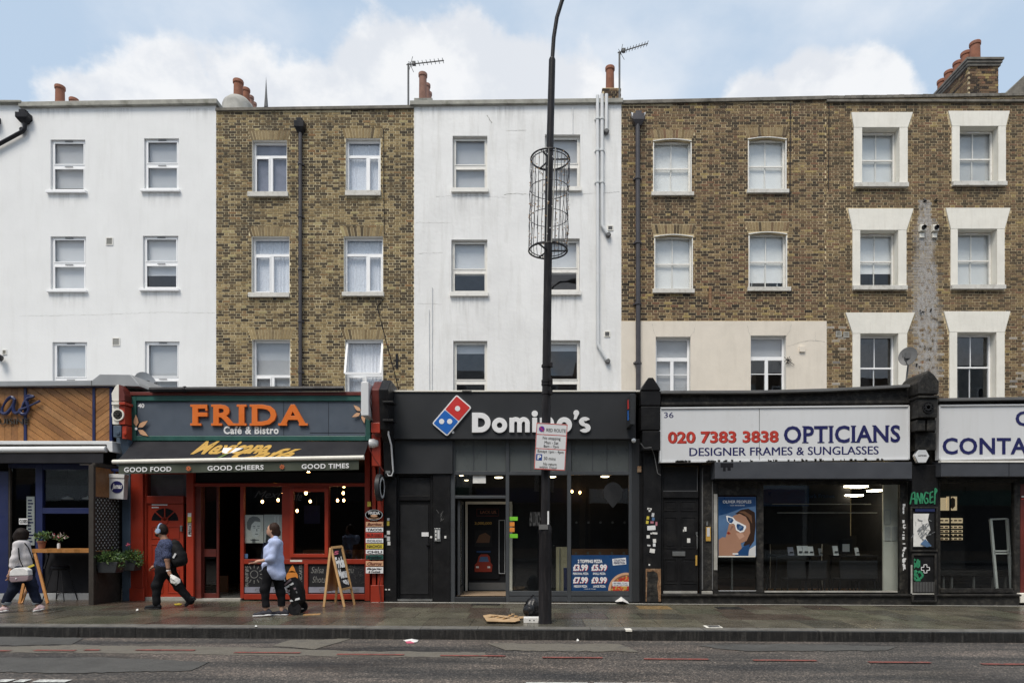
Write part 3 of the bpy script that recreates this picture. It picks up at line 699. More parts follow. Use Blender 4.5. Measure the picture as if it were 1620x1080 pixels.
def pipe(par,pts,r,m,name='downpipe',y=YU,off=.09,brackets=()):
    g=MB(); g.tube([(X(p,y),y-off,Z(q,y)) for p,q in pts],r,10)
    for q in brackets:
        p=pts[0][0]; g.lathe([(r*1.35,-.03),(r*1.35,.03)],(X(p,y),y-off,Z(q,y)),10); g.box(X(p,y)-r*1.7,X(p,y)+r*1.7,y-off+.03,y,Z(q,y)-.02,Z(q,y)+.02)
    return obj(name,g,M[m],par,smooth=True)
o=pipe(hB,[(43,196),(43,207),(40,211),(-60,265)],.05,'pipe_black'); hopper(o,42,184,198,19,'pipe_black')
o=pipe(hB,[(-10,197),(-10,215),(-40,240)],.05,'pipe_black'); hopper(o,-7,188,202,17,'pipe_black')
g=MB(); g.lathe([(.02,0),(.055,-.03),(.06,-.08),(.0,-.09)],(X(37,YU),YU,Z(207,YU)),12,ax='y'); obj('flue_outlet',g,M['pipe_black'],hB,smooth=True)
g=MB(); g.tube([(X(-2,YU),YU-.01,Z(567,YU)),(X(3,YU),YU-.12,Z(567,YU))],.04,8); g.lathe([(.05,.1),(.085,.06),(.095,-.06),(.0,-.07)],(X(6,YU),YU-.16,Z(568,YU)),14,ax='y'); obj('floodlight',g,M['pipe_black'],hB,smooth=True)
# ---- yellow stock brick house
xc0,xc1=X(342,YU),X(655,YU); hC=house('yellow stock brick house with a black downpipe between its two columns of white windows',(xc0+xc1)/2)
topC=lin(342,176,655,172)
wC=[(399,454,222,305),(547,602,219,303),(398,458,374,464),(544,606,374,463),(399,459,537,650),(546,606,537,652)]
HC=[R(*r) for r in wC]
sC=[(393,457,305,312.5),(547,603,303,311),(394,459,464,471),(542,608,463,469.5)]
arch=[((h[0]+h[1])/2,h[3],(h[1]-h[0])/2+.03,.28,.09) for h in HC]
wall(hC,xc0,xc1,ZB,topC,HC,YU,.22,M['mortar'],M['old_paint'])
brick_wall(hC,xc0,xc1,ZB+.9,topC,HC,[R(*r) for r in sC],YU,palette_yellow,arch)
window(hC,wC[0],'tee',split=.27,rec=.12,cur=None,sill=sC[0],blind='room_mid',bl=(.0,1))
window(hC,wC[1],'tee',split=.30,rec=.12,mull=.60,cur=[(.0,.95)],sill=sC[1])
window(hC,wC[2],'tee',split=.30,rec=.12,cur=[(.0,.98)],sill=sC[2])
window(hC,wC[3],'tee',split=.30,rec=.12,mull=.58,cur=[(.02,.98)],sill=sC[3])
window(hC,wC[4],'tee',split=.50,rec=.12,blind='blind_grey',bl=(0,1),cur=None)
window(hC,wC[5],'tee',split=.48,rec=.12,open_top=True,cur=[(.0,.98)])
g=MB(); g.prism([(xc0,topC(xc0)-.02),(xc1,topC(xc1)-.02),(xc1,topC(xc1)+.07),(xc0,topC(xc0)+.06)],YU-.06,YU+.35); obj('coping',g,M['coping_dark'],hC,bevel=.008)
o=pipe(hC,[(477,210),(477,640)],.052,'pipe_brown',brackets=(262,345,428,510,590)); hopper(o,476.5,197,214,15,'pipe_black')
g=MB(); g.tube([(X(607,YU),YU-.02,Z(473,YU)),(X(597,YU),YU-.02,Z(485,YU)),(X(611,YU),YU-.02,Z(540,YU)),(X(632,YU),YU-.02,Z(620,YU))],.012,5); g.box(X(626,YU),X(630,YU),YU-.02,YU,Z(583,YU),Z(560,YU)); g.tube([(X(607,YU),YU-.02,Z(205,YU)),(X(607.5,YU),YU-.02,Z(330,YU)),(X(608,YU),YU-.02,Z(372,YU))],.009,5); obj('wall_cable',g,M['pipe_black'],hC)
# ---- old white painted house above the pizza shop
xd0,xd1=xc1,X(983,YU); hD=house('old cracked white painted house with white soil pipes, above the pizza shop',(xd0+xd1)/2)
topD=lin(655,169,983,165)
wD=[(716,771,215,299),(862,918,213,297),(714,771,379,463),(862,917,377,461),(717,771,539,645),(862,918,538,645)]
wall(hD,xd0,xd1,ZB,topD,[R(*r) for r in wD],YU,.2,M['old_white_render'],M['old_white_render'])
for r,bk,bf,sp in zip(wD,('blind_grey','blind_grey','blind_pale','blind_pale','blind_pale','blind_pale'),(1,1,.62,.62,.16,.13),(.55,.55,.57,.57,.60,.60)):
    s=(r[0]-2,r[1]+2,r[3],r[3]+6.5) if r[3]<600 else None
    window(hD,r,'two',rec=.11,m='old_paint',blind=bk,bl=(0,bf),split=sp,sill=s,vents=False,sillm='old_paint')
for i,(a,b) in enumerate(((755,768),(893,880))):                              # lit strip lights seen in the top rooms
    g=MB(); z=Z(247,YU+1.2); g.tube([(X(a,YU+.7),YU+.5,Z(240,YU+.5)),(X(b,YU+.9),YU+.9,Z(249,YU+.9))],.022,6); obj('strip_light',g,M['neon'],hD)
g=MB(); g.prism([(xd0-.1,topD(xd0)),(xd1+.04,topD(xd1)),(xd1+.04,topD(xd1)+.12),(xd0-.1,topD(xd0)+.12)],YU-.09,YU+.35); obj('coping',g,M['coping_stone'],hD,bevel=.01)
for p0,qe,qb in ((945.5,525,None),(953,360,374),(958.5,205,211)):
    if p0==945.5: pts=[(945,154),(945,545),(961,572)]
    elif p0==953: pts=[(952,152),(952,358),(962,373)]
    else: pts=[(959,152),(959,210)]
    o=pipe(hD,pts,.048,'pipe_white',name='soil_pipe',off=.07,brackets=(190,240,290)[:3 if p0!=958.5 else 0])
    e=pts[-1]; g=MB(); g.lathe([(.05,.05),(.075,.0),(.075,-.05),(.05,-.09),(0,-.09)],(X(e[0],YU),YU-.03,Z(e[1],YU)),12,ax='y'); obj('pipe_socket',g,M['lead_grey'],o,smooth=True)
for r in ((961,970,357,365),(956,965,524,533)): vent(hD,r,'surround_cream',fan=True)
g=MB(); g.tube([(X(679,YU),YU-.02,Z(490,YU)),(X(679.5,YU),YU-.02,Z(620,YU))],.012,5); g.tube([(X(684,YU),YU-.02,Z(455,YU)),(X(683.5,YU),YU-.02,Z(618,YU))],.012,5); g.tube([(X(906,YU),YU-.02,Z(170,YU)),(X(906,YU),YU-.02,Z(212,YU))],.01,5); obj('wall_cable',g,M['pipe_white'],hD)
def crack(par,pts,m='lead_grey',y=YU,w_=.011):
    g=MB(); q=[]
    for i in range(len(pts)-1):
        a,b=pts[i],pts[i+1]; n=max(2,int(abs(b[0]-a[0])/3+abs(b[1]-a[1])/3))
        for k in range(n): t=k/n; q.append((X(a[0]+(b[0]-a[0])*t+rng.uniform(-.6,.6),y),y-.003,Z(a[1]+(b[1]-a[1])*t+rng.uniform(-.7,.7),y)))
    q.append((X(pts[-1][0],y),y-.003,Z(pts[-1][1],y)))
    for i in range(len(q)-1):
        ww=w_*rng.uniform(.3,1.2); a=Vector(q[i]); b=Vector(q[i+1]); u=Vector((-(b.z-a.z),0,b.x-a.x)).normalized()*ww/2
        g.add([a-u,b-u,b+u,a+u],[(0,1,2,3)])
    obj('render_crack',g,M[m],par)
crack(hD,[(798,308),(818,306),(836,308)],'coping_stone'); crack(hD,[(690,311),(760,310),(800,313)],'cement',w_=.006); crack(hD,[(800,207),(833,206)],'cement',w_=.008)
crack(hD,[(917,307),(980,304)],'cement',w_=.007); crack(hD,[(657,352),(715,353)],'cement',w_=.006); crack(hD,[(770,182),(778,195)],'cement',w_=.03)
crack(hD,[(700,400),(660,401)],'cement',w_=.006); crack(hB,[(30,500),(150,498),(250,494),(340,495)],'cement',w_=.005); crack(hD,[(660,480),(700,481)],'cement',w_=.005)
# ---- brown brick house with cream rendered first floor
xe0,xe1=xd1,X(1307,YU); hE=house('brown brick house with arched sash windows and a cream rendered band below, above the opticians',(xe0+xe1)/2)
topE=lin(983,165,1307,158)
wE=[(1033,1094,220,305),(1183,1244,217,301),(1035,1096,371,458),(1184,1245,367,455),(1037,1092,533,645),(1187,1243,531,645)]
HE=[R(*r) for r in wE]; sE=[(1030,1097,305,311),(1181,1247,301,307),(1032,1098,458,464.5),(1182,1250,455,461.5)]
cream=[(xe0-.01,xe1+.01,Z(660,YU),Z(508.5,YU))]
arch=[((h[0]+h[1])/2,h[3]+.02,(h[1]-h[0])/2+.03,.25,.06) for h in HE[:4]]
wall(hE,xe0,xe1,ZB,topE,HE,YU,.22,M['mortar_dark'],M['old_paint'])
brick_wall(hE,xe0,xe1,ZB+1.0,topE,HE,[R(*r) for r in sE]+cream,YU,palette_brown,arch)
# the render panel is cut round its two windows
zt=Z(508.5,YU); g=MB(); yc=YU-.035
for a,b,c,d in ((xe0,HE[4][0],ZB,zt),(HE[4][1],HE[5][0],ZB,zt),(HE[5][1],xe1,ZB,zt),(HE[4][0],HE[4][1],HE[4][3],zt),(HE[5][0],HE[5][1],HE[5][3],zt)): g.box(a,b,yc,YU+.0,c,d)
obj('render_band',g,M['cream_render'],hE)
for p0,p1 in ((1037,1092),(1187,1243)):
    crack(hE,[(p0-5,512),(p0-3,524),(p0,532)],'cement',y=yc,w_=.006); crack(hE,[(p1+9,512),(p1+6,524),(p1,532)],'cement',y=yc,w_=.006)
crack(hE,[(1246,548),(1270,540),(1285,538),(1305,541)],'cement',y=yc,w_=.009); crack(hE,[(1290,524),(1290,540)],'cement',y=yc,w_=.005)
for i,r in enumerate(wE[:4]):
    window(hE,r,'sash',rec=.13,m='old_paint',blind='blind_white',bl=(0,.86 if i==3 else 1),split=.5,sill=sE[i],gm='glass')
    a,b,c,d=HE[i]; g=MB(); pts=[(a,d+.002)]+[(a+(b-a)*t/10,d-.058+.058*math.sin(math.pi*t/10)) for t in range(11)]+[(b,d+.002)]
    g.prism(pts,YU-.006,YU+.125); obj('arch_soffit',g,M['mortar_dark'],hE)
    g=MB(); g.tube([(a+(b-a)*t/12,YU-.012,d-.065+.058*math.sin(math.pi*t/12)) for t in range(13)],.016,6); g.box(a,a+.028,YU-.018,YU,c,d-.11); g.box(b-.028,b,YU-.018,YU,c,d-.11); obj('painted_edge',g,M['old_paint'],hE)
    if i>1:
        g=MB(); am,bm_=(a+b)/2,c+.14; hw=.36
        g.tube([(am-hw,YU+.27,c+.13),(am-hw,YU+.27,c+.38),(am-hw+.1,YU+.27,c+.5),(am+hw-.1,YU+.27,c+.5),(am+hw,YU+.27,c+.38),(am+hw,YU+.27,c+.13)],.014,6); obj('chair_back',g,M['white_metal'],hE)
window(hE,wE[4],'cottage',rec=.12,blind='blind_grey',bl=(0,1),split=.30)
window(hE,wE[5],'cottage',rec=.12,blind='blind_grey',bl=(0,.29),split=.30)
g=MB(); g.prism([(xe0+.02,topE(xe0)-.02),(xe1,topE(xe1)-.02),(xe1,topE(xe1)+.08),(xe0+.02,topE(xe0)+.08)],YU-.06,YU+.35); obj('coping',g,M['coping_dark'],hE,bevel=.008)
o=pipe(hE,[(1008,200),(1009,620)],.068,'pipe_brown',brackets=(285,386,482,575)); hopper(o,1009,186,203,18,'pipe_brown')
g=MB()
for sgn in (-1,1): g.prism([(X(1009,YU)+sgn*.1,Z(184,YU)),(X(1009,YU)+sgn*.2,Z(182.5,YU)),(X(1009,YU)+sgn*.17,Z(188,YU)),(X(1009,YU)+sgn*.11,Z(192,YU))],YU-.13,YU-.02)
obj('flashing',g,M['white_metal'],o)
g=MB(); g.box(X(1264,yc),X(1273,yc),yc-.05,yc,Z(557,yc),Z(548,yc)); obj('junction_box',g,M['cream_render'],hE,bevel=.006)
g=MB(); g.box(X(1121,YU),X(1125,YU),YU-.05,YU-.012,Z(488,YU),Z(455,YU)); obj('iron_strap',g,M['rust'],hE)
g=MB(); g.tube([(X(1250,YU),YU-.025,Z(165,YU)),(X(1249,YU),YU-.025,Z(332,YU))],.012,5); g.tube([(X(1311,YU),YU-.025,Z(162,YU)),(X(1310,YU),YU-.025,Z(300,YU))],.01,5)
q=Vector((X(1244,YU),YU-.06,Z(572,YU)))
for k in range(7): g.tube([q+Vector((rng.uniform(-.1,.05),0,rng.uniform(-.12,.12))),q+Vector((rng.uniform(-.05,.1),-.05,rng.uniform(-.05,.05))),q+Vector((rng.uniform(-.02,.2),0,rng.uniform(-.12,.14)))],.008,4)
obj('wall_cable',g,M['pipe_black'],hE)
# ---- stock brick house with cream window surrounds
xf0,xf1=xe1,X(1690,YU)+.6; hF=house('stock brick house with flared cream window surrounds and a white lime stain down its middle',(xf0+xf1)/2)
topF=lin(1307,158,1620,153)
wF=[(1363,1422,203,291),(1517,1578,201,289),(1360,1420,365,453),(1514,1576,363,452),(1360,1420,528,650),(1513,1575,526,650)]
lF=[(1346,1443,179,203,1),(1499,1596,177,201,1),(1341,1444,331,365,1),(1495,1597,330,363,1),(1337,1446,495,528,1),(1492,1597,493,526,1)]
HF=[R(*r) for r in wF]; EX=[]; 
jb=[(1350,1435),(1505,1590),(1348,1433),(1503,1588),(1348,1434),(1501,1588)]
for r,l_,j in zip(wF,lF,jb):
    EX+= [R(j[0],j[1],r[2],r[3]+6.5)]
wall(hF,xf0,xf1,ZB,topF,HF,YU,.24,M['mortar_dark'],M['surround_cream'])
ar=[((R(*l_[:4])[0]+R(*l_[:4])[1])/2,R(*l_[:4])[2],(X(j[1],YU)-X(j[0],YU))/2+.03,R(*l_[:4])[3]-R(*l_[:4])[2],(X(l_[1],YU)-X(l_[0],YU)-X(j[1],YU)+X(j[0],YU))/2) for l_,j in zip(lF,jb)]
def brick_wall_lint():
    global rng
    # flared lintels block bricks row by row; no upright bricks there
    ex=list(EX)
    for cx,zs,hw,hh,fl in ar:
        for i in range(5):
            e=fl*(i+.5)/5; ex.append((cx-hw-e,cx+hw+e,zs+hh*i/5,zs+hh*(i+1)/5))
    brick_wall(hF,xf0,xf1,ZB+1.0,topF,HF,ex,YU,palette_stained)
brick_wall_lint()
for i,(r,l_,j) in enumerate(zip(wF,lF,jb)):
    a,b,c,d=HF[i]; ja,jb_=X(j[0],YU),X(j[1],YU); la,lb,lc,ld=R(*l_[:4]); g=MB(); ys=YU-.04
    g.prism([(ja,lc),(jb_,lc),(lb,ld),(la,ld)],ys-.004,YU); g.box(ja,a,ys,YU,c,lc-.002); g.box(b,jb_,ys,YU,c,lc-.002)
    wo=window(hF,r,'sash',rec=.2,m='old_paint' if i<4 else 'upvc',blind=('blind_pale','blind_grey','blind_white','blind_pale',None,None)[i],bl=(0,(1,1,.7,.93,0,0)[i]),split=.5 if i<4 else .42,cur=None,gm='glass' if i<4 else 'glass_up')
    obj('surround',g,M['surround_cream'],wo,bevel=.005)
    if i<4:
        g=MB(); g.box(ja,jb_,YU-.1,YU+.19,c-.12,c); obj('sill',g,M['sill_stone'],wo,bevel=.006)
g=MB(); n=44
for i in range(n):
    a=xf0+(xf1-xf0)*i/n; b=xf0+(xf1-xf0)*(i+1)/n-.008; g.box(a,b,YU-.05,YU+.3,topF(a)-.0,topF(a)+.085+rng.uniform(-.006,.006))
obj('coping',g,M['coping_dark'],hF,bevel=.006)
g=MB(); g.box(xf0,xf1,YU-.07,YU+.2,topF(xf0)-.09,topF(xf0)-.03); obj('string_course',g,M['coping_dark'],hF)
for p in (1457,1477):
    g=MB(); g.box(X(p-4.5,YU),X(p+4.5,YU),YU-.12,YU-.01,Z(368,YU),Z(358,YU)); o=obj('boiler_flue',g,M['surround_cream'],hF,bevel=.008)
    g=MB(); g.lathe([(.058,0),(.058,-.06),(.044,-.065),(.040,-.02),(0,-.02)],(X(p,YU),YU-.12,Z(363,YU)),14,ax='y'); obj('nozzle',g,M['pipe_black'],o,smooth=True)
    g=MB(); g.box(X(p-3.5,YU),X(p+3.5,YU),YU-.06,YU-.01,Z(377,YU),Z(370,YU)); obj('cover',g,M['surround_cream'],o)
for r in ((1322,1331,524,533),(1334,1343,525,534)): vent(hF,r,'cement')
g=MB()
for (p,q) in ((1463,317),(1479,318),(1458,493),(1474,491),(1452,578)): 
    for k in range(3): g.tube([(X(p+rng.uniform(-3,3),YU),YU-.01,Z(q+rng.uniform(-3,3),YU)),(X(p+rng.uniform(-4,4),YU),YU-.05,Z(q+rng.uniform(-3,3),YU))],.015,5)
obj('old_pipe_stub',g,M['pipe_black'],hF)
def run_off(par,p0,p1,q0,q1,m,y=YU-.013):
    g=MB(); a,b,c,d=R(p0,p1,q0,q1); g.add([(a,y,c),(b,y,c),(b,y,d),(a,y,d)],[(0,1,2,3)]); obj('sill_stain',g,M[m],par)
for r in wB[:4]: run_off(hB,r[0]-5,r[1]+5,r[3]+2,r[3]+34,'stain')
for r in wD[:4]: run_off(hD,r[0]-4,r[1]+4,r[3]+6,r[3]+52,'stain')
for a,b in ((660,712),(775,835),(925,975)): run_off(hD,a,b,169,200+(a%3)*14,'stain')
for a,b in ((50,120),(150,215),(290,338)): run_off(hB,a,b,172,196,'stain')
for r in sC: run_off(hC,r[0]-3,r[1]+3,r[3],r[3]+24,'soot')
for r in sE: run_off(hE,r[0]-3,r[1]+3,r[3],r[3]+24,'soot')
for r,j in zip(wF[:4],jb): run_off(hF,j[0]-3,j[1]+3,r[3]+7,r[3]+30,'soot')
for a in range(345,640,60): run_off(hC,a,a+52,174,174+16+(a%7)*3,'soot')
for a in range(985,1600,62): run_off(hE if a<1290 else hF,a,a+56,161,161+18+(a%5)*5,'soot')
for r in ((1452,1474,318,400),(1447,1480,345,500),(1443,1488,470,625),(1450,1484,420,600)): run_off(hF,*r,'lime',YU-.014-.0006*(r[2]%7))
# ---------------------------------------------------------------- chimneys and aerials on the roofs behind the parapets
def pots(par,px,q0,q1,wpx,Y,m='terracotta',flare=True):
    x=X(px,Y); zt=Z(q0,Y); zb=Z(q1,Y)-.3; r=wpx/2/FPX*Y
    g=MB(); g.lathe([(r*.92,0),(r*.85,(zt-zb)*.8),(r*.84,zt-zb-.10),(r,zt-zb-.09),(r*1.02,zt-zb-.02),(r*.97,zt-zb),(r*.78,zt-zb),(r*.74,zt-zb-.3)],(x,Y,zb),18)
    return obj('chimney_pot',g,M[m],par,smooth=True)
def stack(par,p0,p1,q0,q1,Y,dep,m='coping_stone'):
    g=MB(); g.box(X(p0,Y),X(p1,Y),Y,Y+dep,Z(q1,Y)-.8,Z(q0,Y)); return obj('chimney',g,M[m],par,bevel=.01)
o=stack(hB,75,103,160,172,19.2,2.2,'white_render'); pots(o,95,137,162,15,19.4); pots(o,117,157,165,14,21.5)
g=MB(); x=X(377,19.2); g.lathe([(.44,-.9),(.44,.0),(.40,.12),(.28,.25),(.1,.32),(0,.33)],(x,19.2,Z(172,19.2)),20); o=obj('chimney',g,M['cement'],hC,smooth=True)
pots(o,377,128,165,16,19.2); pots(o,389,141,168,13,20.4); pots(o,396,153,168,11,21.6,'terracotta_dull'); pots(o,401,163,170,10,22.8,'terracotta_dull')
g=MB(); g.lathe([(.06,0),(.03,.4),(.0,.9)],(X(421,19),19,Z(170,19)),8); obj('roof_spike',g,M['lead_grey'],hC,smooth=True)
o=stack(hD,655,684,155,168,19,1.8,'coping_stone'); pots(o,669,117,158,14,19.2,'terracotta_dull'); pots(o,675,134,158,12,20.6,'terracotta_dull'); pots(o,678,147,160,11,22,'terracotta_dull')
def brick_box(par,x0,x1,y0,y1,z0,z1,pal):
    g=MB(); z=z0; r=0
    while z<z1-.05:
        x=x0+(r%2)*.05
        while x<x1-.04:
            xe=min(x+rng.choice((.215,.1)),x1); g.box(x,xe,y0-.01,y0,z,z+.062,0,pal(x,z),back=False); x=xe+.011
        y=y0+(r%2)*.05
        while y<y1-.04:
            ye=min(y+rng.choice((.215,.1)),y1)
            for xs_ in (x0-.01,x1): g.box(xs_,xs_+.01,y,ye,z,z+.062,0,pal(y,z),back=False)
            y=ye+.011
        z+=.0745; r+=1
    obj('brickwork',g,M['stock_brick'],par,kind='stuff')
o=stack(hE,953,982,139,160,19,.9,'mortar_dark'); brick_box(o,X(953,19),X(982,19),19,19.9,Z(160,19)-.3,Z(141,19),palette_brown); pots(o,965,107,140,15,19.2); 
Yc=19.4; o=stack(hF,1532,1579,104,150,Yc,2.0,'mortar_dark'); x0,x1=X(1532,Yc),X(1579,Yc)
brick_box(o,x0,x1,Yc,Yc+2.0,Z(150,Yc)-.2,Z(106,Yc),palette_brown)
g=MB()
for k in range(3): e=.05+.03*k; g.box(x0-e,x1+e,Yc-e,Yc+2.0+e,Z(106,Yc)+.076*k,Z(106,Yc)+.076*k+.068)
obj('oversail',g,M['coping_dark'],o,bevel=.006)
xm=X(1556,Yc)
for k in range(5):
    Y=Yc+.2+k*.40; pz=Z(106,Yc)+.2; g=MB(); r=.15; h=.66-.01*k
    g.lathe([(r*.95,0),(r*.9,h*.8),(r*.88,h-.1),(r*1.02,h-.09),(r*1.04,h-.02),(r,h),(r*.8,h),(r*.75,h-.3)],(xm-.12+rng.uniform(-.02,.02),Y,pz),18); obj('chimney_pot',g,M['terracotta'],o,smooth=True)
g=MB(); Y=22; g.prism([(X(1590,Y),Z(150,Y)),(X(1625,Y),Z(115,Y)),(X(1700,Y),Z(115,Y)),(X(1700,Y),Z(160,Y)),(X(1590,Y),Z(160,Y))],Y,Y+3); obj('roof_gable',g,M['coping_dark'],hF)
def aerial(lab,px,qb,qt,Y,pe,qe,n):
    t=thing('tv_aerial',lab,'aerial',(X(px,Y),Y,Z(qb,Y)-.3))
    g=MB(); g.tube([(X(px,Y),Y,Z(qb,Y)-.3),(X(px,Y),Y,Z(qt,Y))],.028,8); obj('mast',g,M['lead_grey'],t,smooth=True)
    a=Vector((X(px,Y)-.05,Y,Z(qt,Y)-.03)); b=Vector((X(pe,Y-.3),Y-.3,Z(qe,Y-.3))); g=MB(); g.tube([a,b],.017,6); obj('boom',g,M['lead_grey'],t)
    g=MB(); d=(b-a).normalized(); u=Vector((0,1,.25)).normalized()
    for i in range(n): p=a+(b-a)*(.12+.86*i/(n-1)); g.tube([p-u*.16,p+u*.16],.009,5)
    g.tube([a+(b-a)*.08+Vector((-.02,0,-.2)),a+(b-a)*.08+Vector((.08,.05,.26))],.008,4); g.tube([a+(b-a)*.08+Vector((.12,0,-.22)),a+(b-a)*.08+Vector((-.04,.05,.12))],.008,4)
    g.box(*(lambda p:(p.x-.05,p.x+.05,p.y-.05,p.y+.05,p.z-.03,p.z+.05))(a+(b-a)*.2)); obj('elements',g,M['lead_grey'],t)
aerial('thin television aerial on a mast beside the chimney of the old white house',646,168,101,18.6,702,96,9)
aerial('television aerial on a leaning mast beside the brick chimney with one pot',980,160,82,18.9,1025,69,10)
# ================================================================ GROUND FLOOR: shells shared out between the houses
def side(par,name,x0,x1,y0,y1,z0,z1,m,bevel=0): g=MB(); g.box(x0,x1,y0,y1,z0,z1); return obj(name,g,M[m],par,bevel=bevel)
PX=[-18.6,X(197,YS),X(604,YS),X(1025,YS),X(1462,YS),xf1]      # party lines at pavement level
HS=[hB,hC,hD,hE,hF]
ftop=[Z(612,YS),Z(618,YS),Z(621,YS),Z(640,YS),Z(645,YS)]
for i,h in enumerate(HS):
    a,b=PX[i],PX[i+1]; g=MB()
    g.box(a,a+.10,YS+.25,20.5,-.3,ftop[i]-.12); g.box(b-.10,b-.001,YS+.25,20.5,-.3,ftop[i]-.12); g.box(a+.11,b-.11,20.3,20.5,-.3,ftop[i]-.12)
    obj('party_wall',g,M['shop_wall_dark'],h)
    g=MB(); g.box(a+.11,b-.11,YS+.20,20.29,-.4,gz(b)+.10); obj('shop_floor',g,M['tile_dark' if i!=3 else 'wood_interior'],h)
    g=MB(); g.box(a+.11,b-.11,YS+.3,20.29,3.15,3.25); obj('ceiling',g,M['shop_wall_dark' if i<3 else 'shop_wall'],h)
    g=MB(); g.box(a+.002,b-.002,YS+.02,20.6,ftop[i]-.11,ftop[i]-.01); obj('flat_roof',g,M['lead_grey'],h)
def P(par,name,r,Y,d,m,bevel=0,ms=None,**k): g=MB(); g.pbox(*r,Y,d); return obj(name,g,ms or M[m],par,bevel=bevel,**k)
def multi(par,name,rs,Y,d,m,bevel=0,**k):
    g=MB()
    for r in rs: g.pbox(*r,Y,d)
    return obj(name,g,M[m],par,bevel=bevel,**k)
def frame(par,name,r,t,Y,d,m,bevel=.004,bot=None):
    """rectangular frame given by its outer photo rectangle; t = bar width in px"""
    p0,p1,q0,q1=r; bt=bot or t; g=MB(); g.pbox(p0,p0+t,q0,q1,Y,d); g.pbox(p1-t,p1,q0,q1,Y,d); g.pbox(p0+t,p1-t,q0,q0+t,Y,d); g.pbox(p0+t,p1-t,q1-bt,q1,Y,d)
    return obj(name,g,M[m],par,bevel=bevel)
def txt(par,s,r,Y,m,name='lettering',depth=.004,bold=0.,shear=0.,fn=None,label=None,spacing=1.):
    o=obj(name,text_mb(s,r,Y,depth,bold,shear,fn,spacing=spacing),M[m],par)
    if label: o['label']=label
    return o
def letters_obj(par,s,r,Y,m,depth=.03,bold=.02,shear=0.,spacing=1.,name='letter',bevel=0):
    for q in letters(text_mb(s,r,Y,depth,bold,shear,spacing=spacing)): obj(name,q,M[m],par,bevel=bevel)
def base_z(px,Y): return gz(X(px,Y))
def thing_at(name,label,cat,px,q,Y,group=None): return thing(name,label,cat,(X(px,Y),Y,Z(q,Y)),group)
def pillar_cap(par,p0,p1,qa,qt,qb,Y,dep,m,ml=None):
    """console block with a gabled top"""
    a,b=X(p0,Y),X(p1,Y); c=(a+b)/2
    g=MB(); g.prism([(a,Z(qb,Y)),(b,Z(qb,Y)),(b,Z(qt,Y)),(c+(b-a)*.12,Z(qa,Y)),(c-(b-a)*.12,Z(qa,Y)),(a,Z(qt,Y))],Y,Y+dep); return obj('console',g,M[m],par,bevel=.015)
# ================================================================ blue restaurant (left)
Yf=14.05
sg=thing('fascia_sign','timber plank fascia sign with navy trim and navy script letters','sign',(X(60,Yf),Yf,Z(698,Yf)))
P(sg,'panel',(-260,176,610,698),Yf+.05,.2,'timber_dark')
fr=MB(); 
for r in ((37.5,41.5,612,697),(146,150,612,697),(173,177,608,699),(-260,172.8,609.5,613),(-100,-96,612,697)): fr.pbox(*r,Yf-.02,.06)
obj('trim',fr,M['navy'],sg,bevel=.003)
def clip(poly,x0,x1,z0,z1):
    for ax,lim,sgn in ((0,x0,1),(0,x1,-1),(1,z0,1),(1,z1,-1)):
        out=[]
        for i in range(len(poly)):
            a,b=poly[i],poly[(i+1)%len(poly)]; da=(a[ax]-lim)*sgn; db=(b[ax]-lim)*sgn
            if da>=0: out.append(a)
            if (da>=0)!=(db>=0): t=da/(da-db); out.append(tuple(a[k]+(b[k]-a[k])*t for k in (0,1)))
        poly=out
        if len(poly)<3: return None
    return poly
def planks(r,slope,wd,Y,vertical=False):
    x0,x1,z0,z1=R(*r,Y); 
    if vertical:
        x=x0
        while x<x1-.02: g=MB(); g.box(x+.003,min(x+wd,x1)-.003,Y+rng.uniform(0,.004),Y+.05,z0,z1); obj('plank',g,M[rng.choice(('oak_plank','oak_plank','oak_plank_dark'))],sg); x+=wd
        return
    n=Vector((1,slope)).normalized() if False else None
    L_=math.hypot(1,slope); k=-40
    for k in range(-40,60):
        c0=z0+k*wd*L_; c1=c0+wd*L_-.009*L_
        poly=clip([(x0-1,c0-slope),(x1+1,c0+slope*(x1-x0+1)),(x1+1,c1+slope*(x1-x0+1)),(x0-1,c1-slope)],x0+.003,x1-.003,z0+.003,z1-.003)
        if poly:
            g=MB(); g.prism(poly,Y+rng.uniform(0,.006),Y+.05); obj('plank',g,M[rng.choice(('oak_plank','oak_plank','oak_plank_pale','oak_plank_dark'))],sg)
planks((41.5,146,613,697),-.68,.125,Yf); planks((150,173,613,697),.72,.125,Yf); planks((-96,37.5,613,697),0,.14,Yf,True); planks((-260,-100,613,697),.68,.125,Yf)
def script(par,strokes,Y,r,m,name='letter'):
    for st in strokes:
        pts=[]; k=len(st)
        for i in range(k-1):
            p0,p1,p2,p3=[Vector(st[max(0,min(k-1,j))]) for j in (i-1,i,i+1,i+2)]
            for t in range(6):
                t/=6; pts.append(.5*((2*p1)+(-p0+p2)*t+(2*p0-5*p1+4*p2-p3)*t*t+(-p0+3*p1-3*p2+p3)*t**3))
        pts.append(Vector(st[-1])); n=len(pts)
        rad=[r*(.55+.55*abs(math.sin(i/n*9+1))) for i in range(n)]
        g=MB(); g.tube([(X(p.x,Y),Y,Z(p.y,Y)) for p in pts],rad,7); obj(name,g,M[m],par,smooth=True)
script(sg,[[(24,633),(18,628),(10,634),(4,645),(4,653),(11,653),(19,643),(23,632),(21,645),(24,653),(31,650),(37,640)],
           [(37,640),(44,630),(53,627),(46,625),(41,630),(43,638),(45,646),(41,654),(34,654),(32,648),(40,645),(63,634)],
           [(-40,653),(-32,632),(-30,652),(-20,632),(-16,636),(-18,652),(-8,632),(-4,636),(-4,648),(1,652),(4,648)]],Yf-.06,.033,'navy')
txt(sg,'CUISINE',(-12,46,662,671),Yf-.015,'timber_dark',depth=.02,bold=.01)
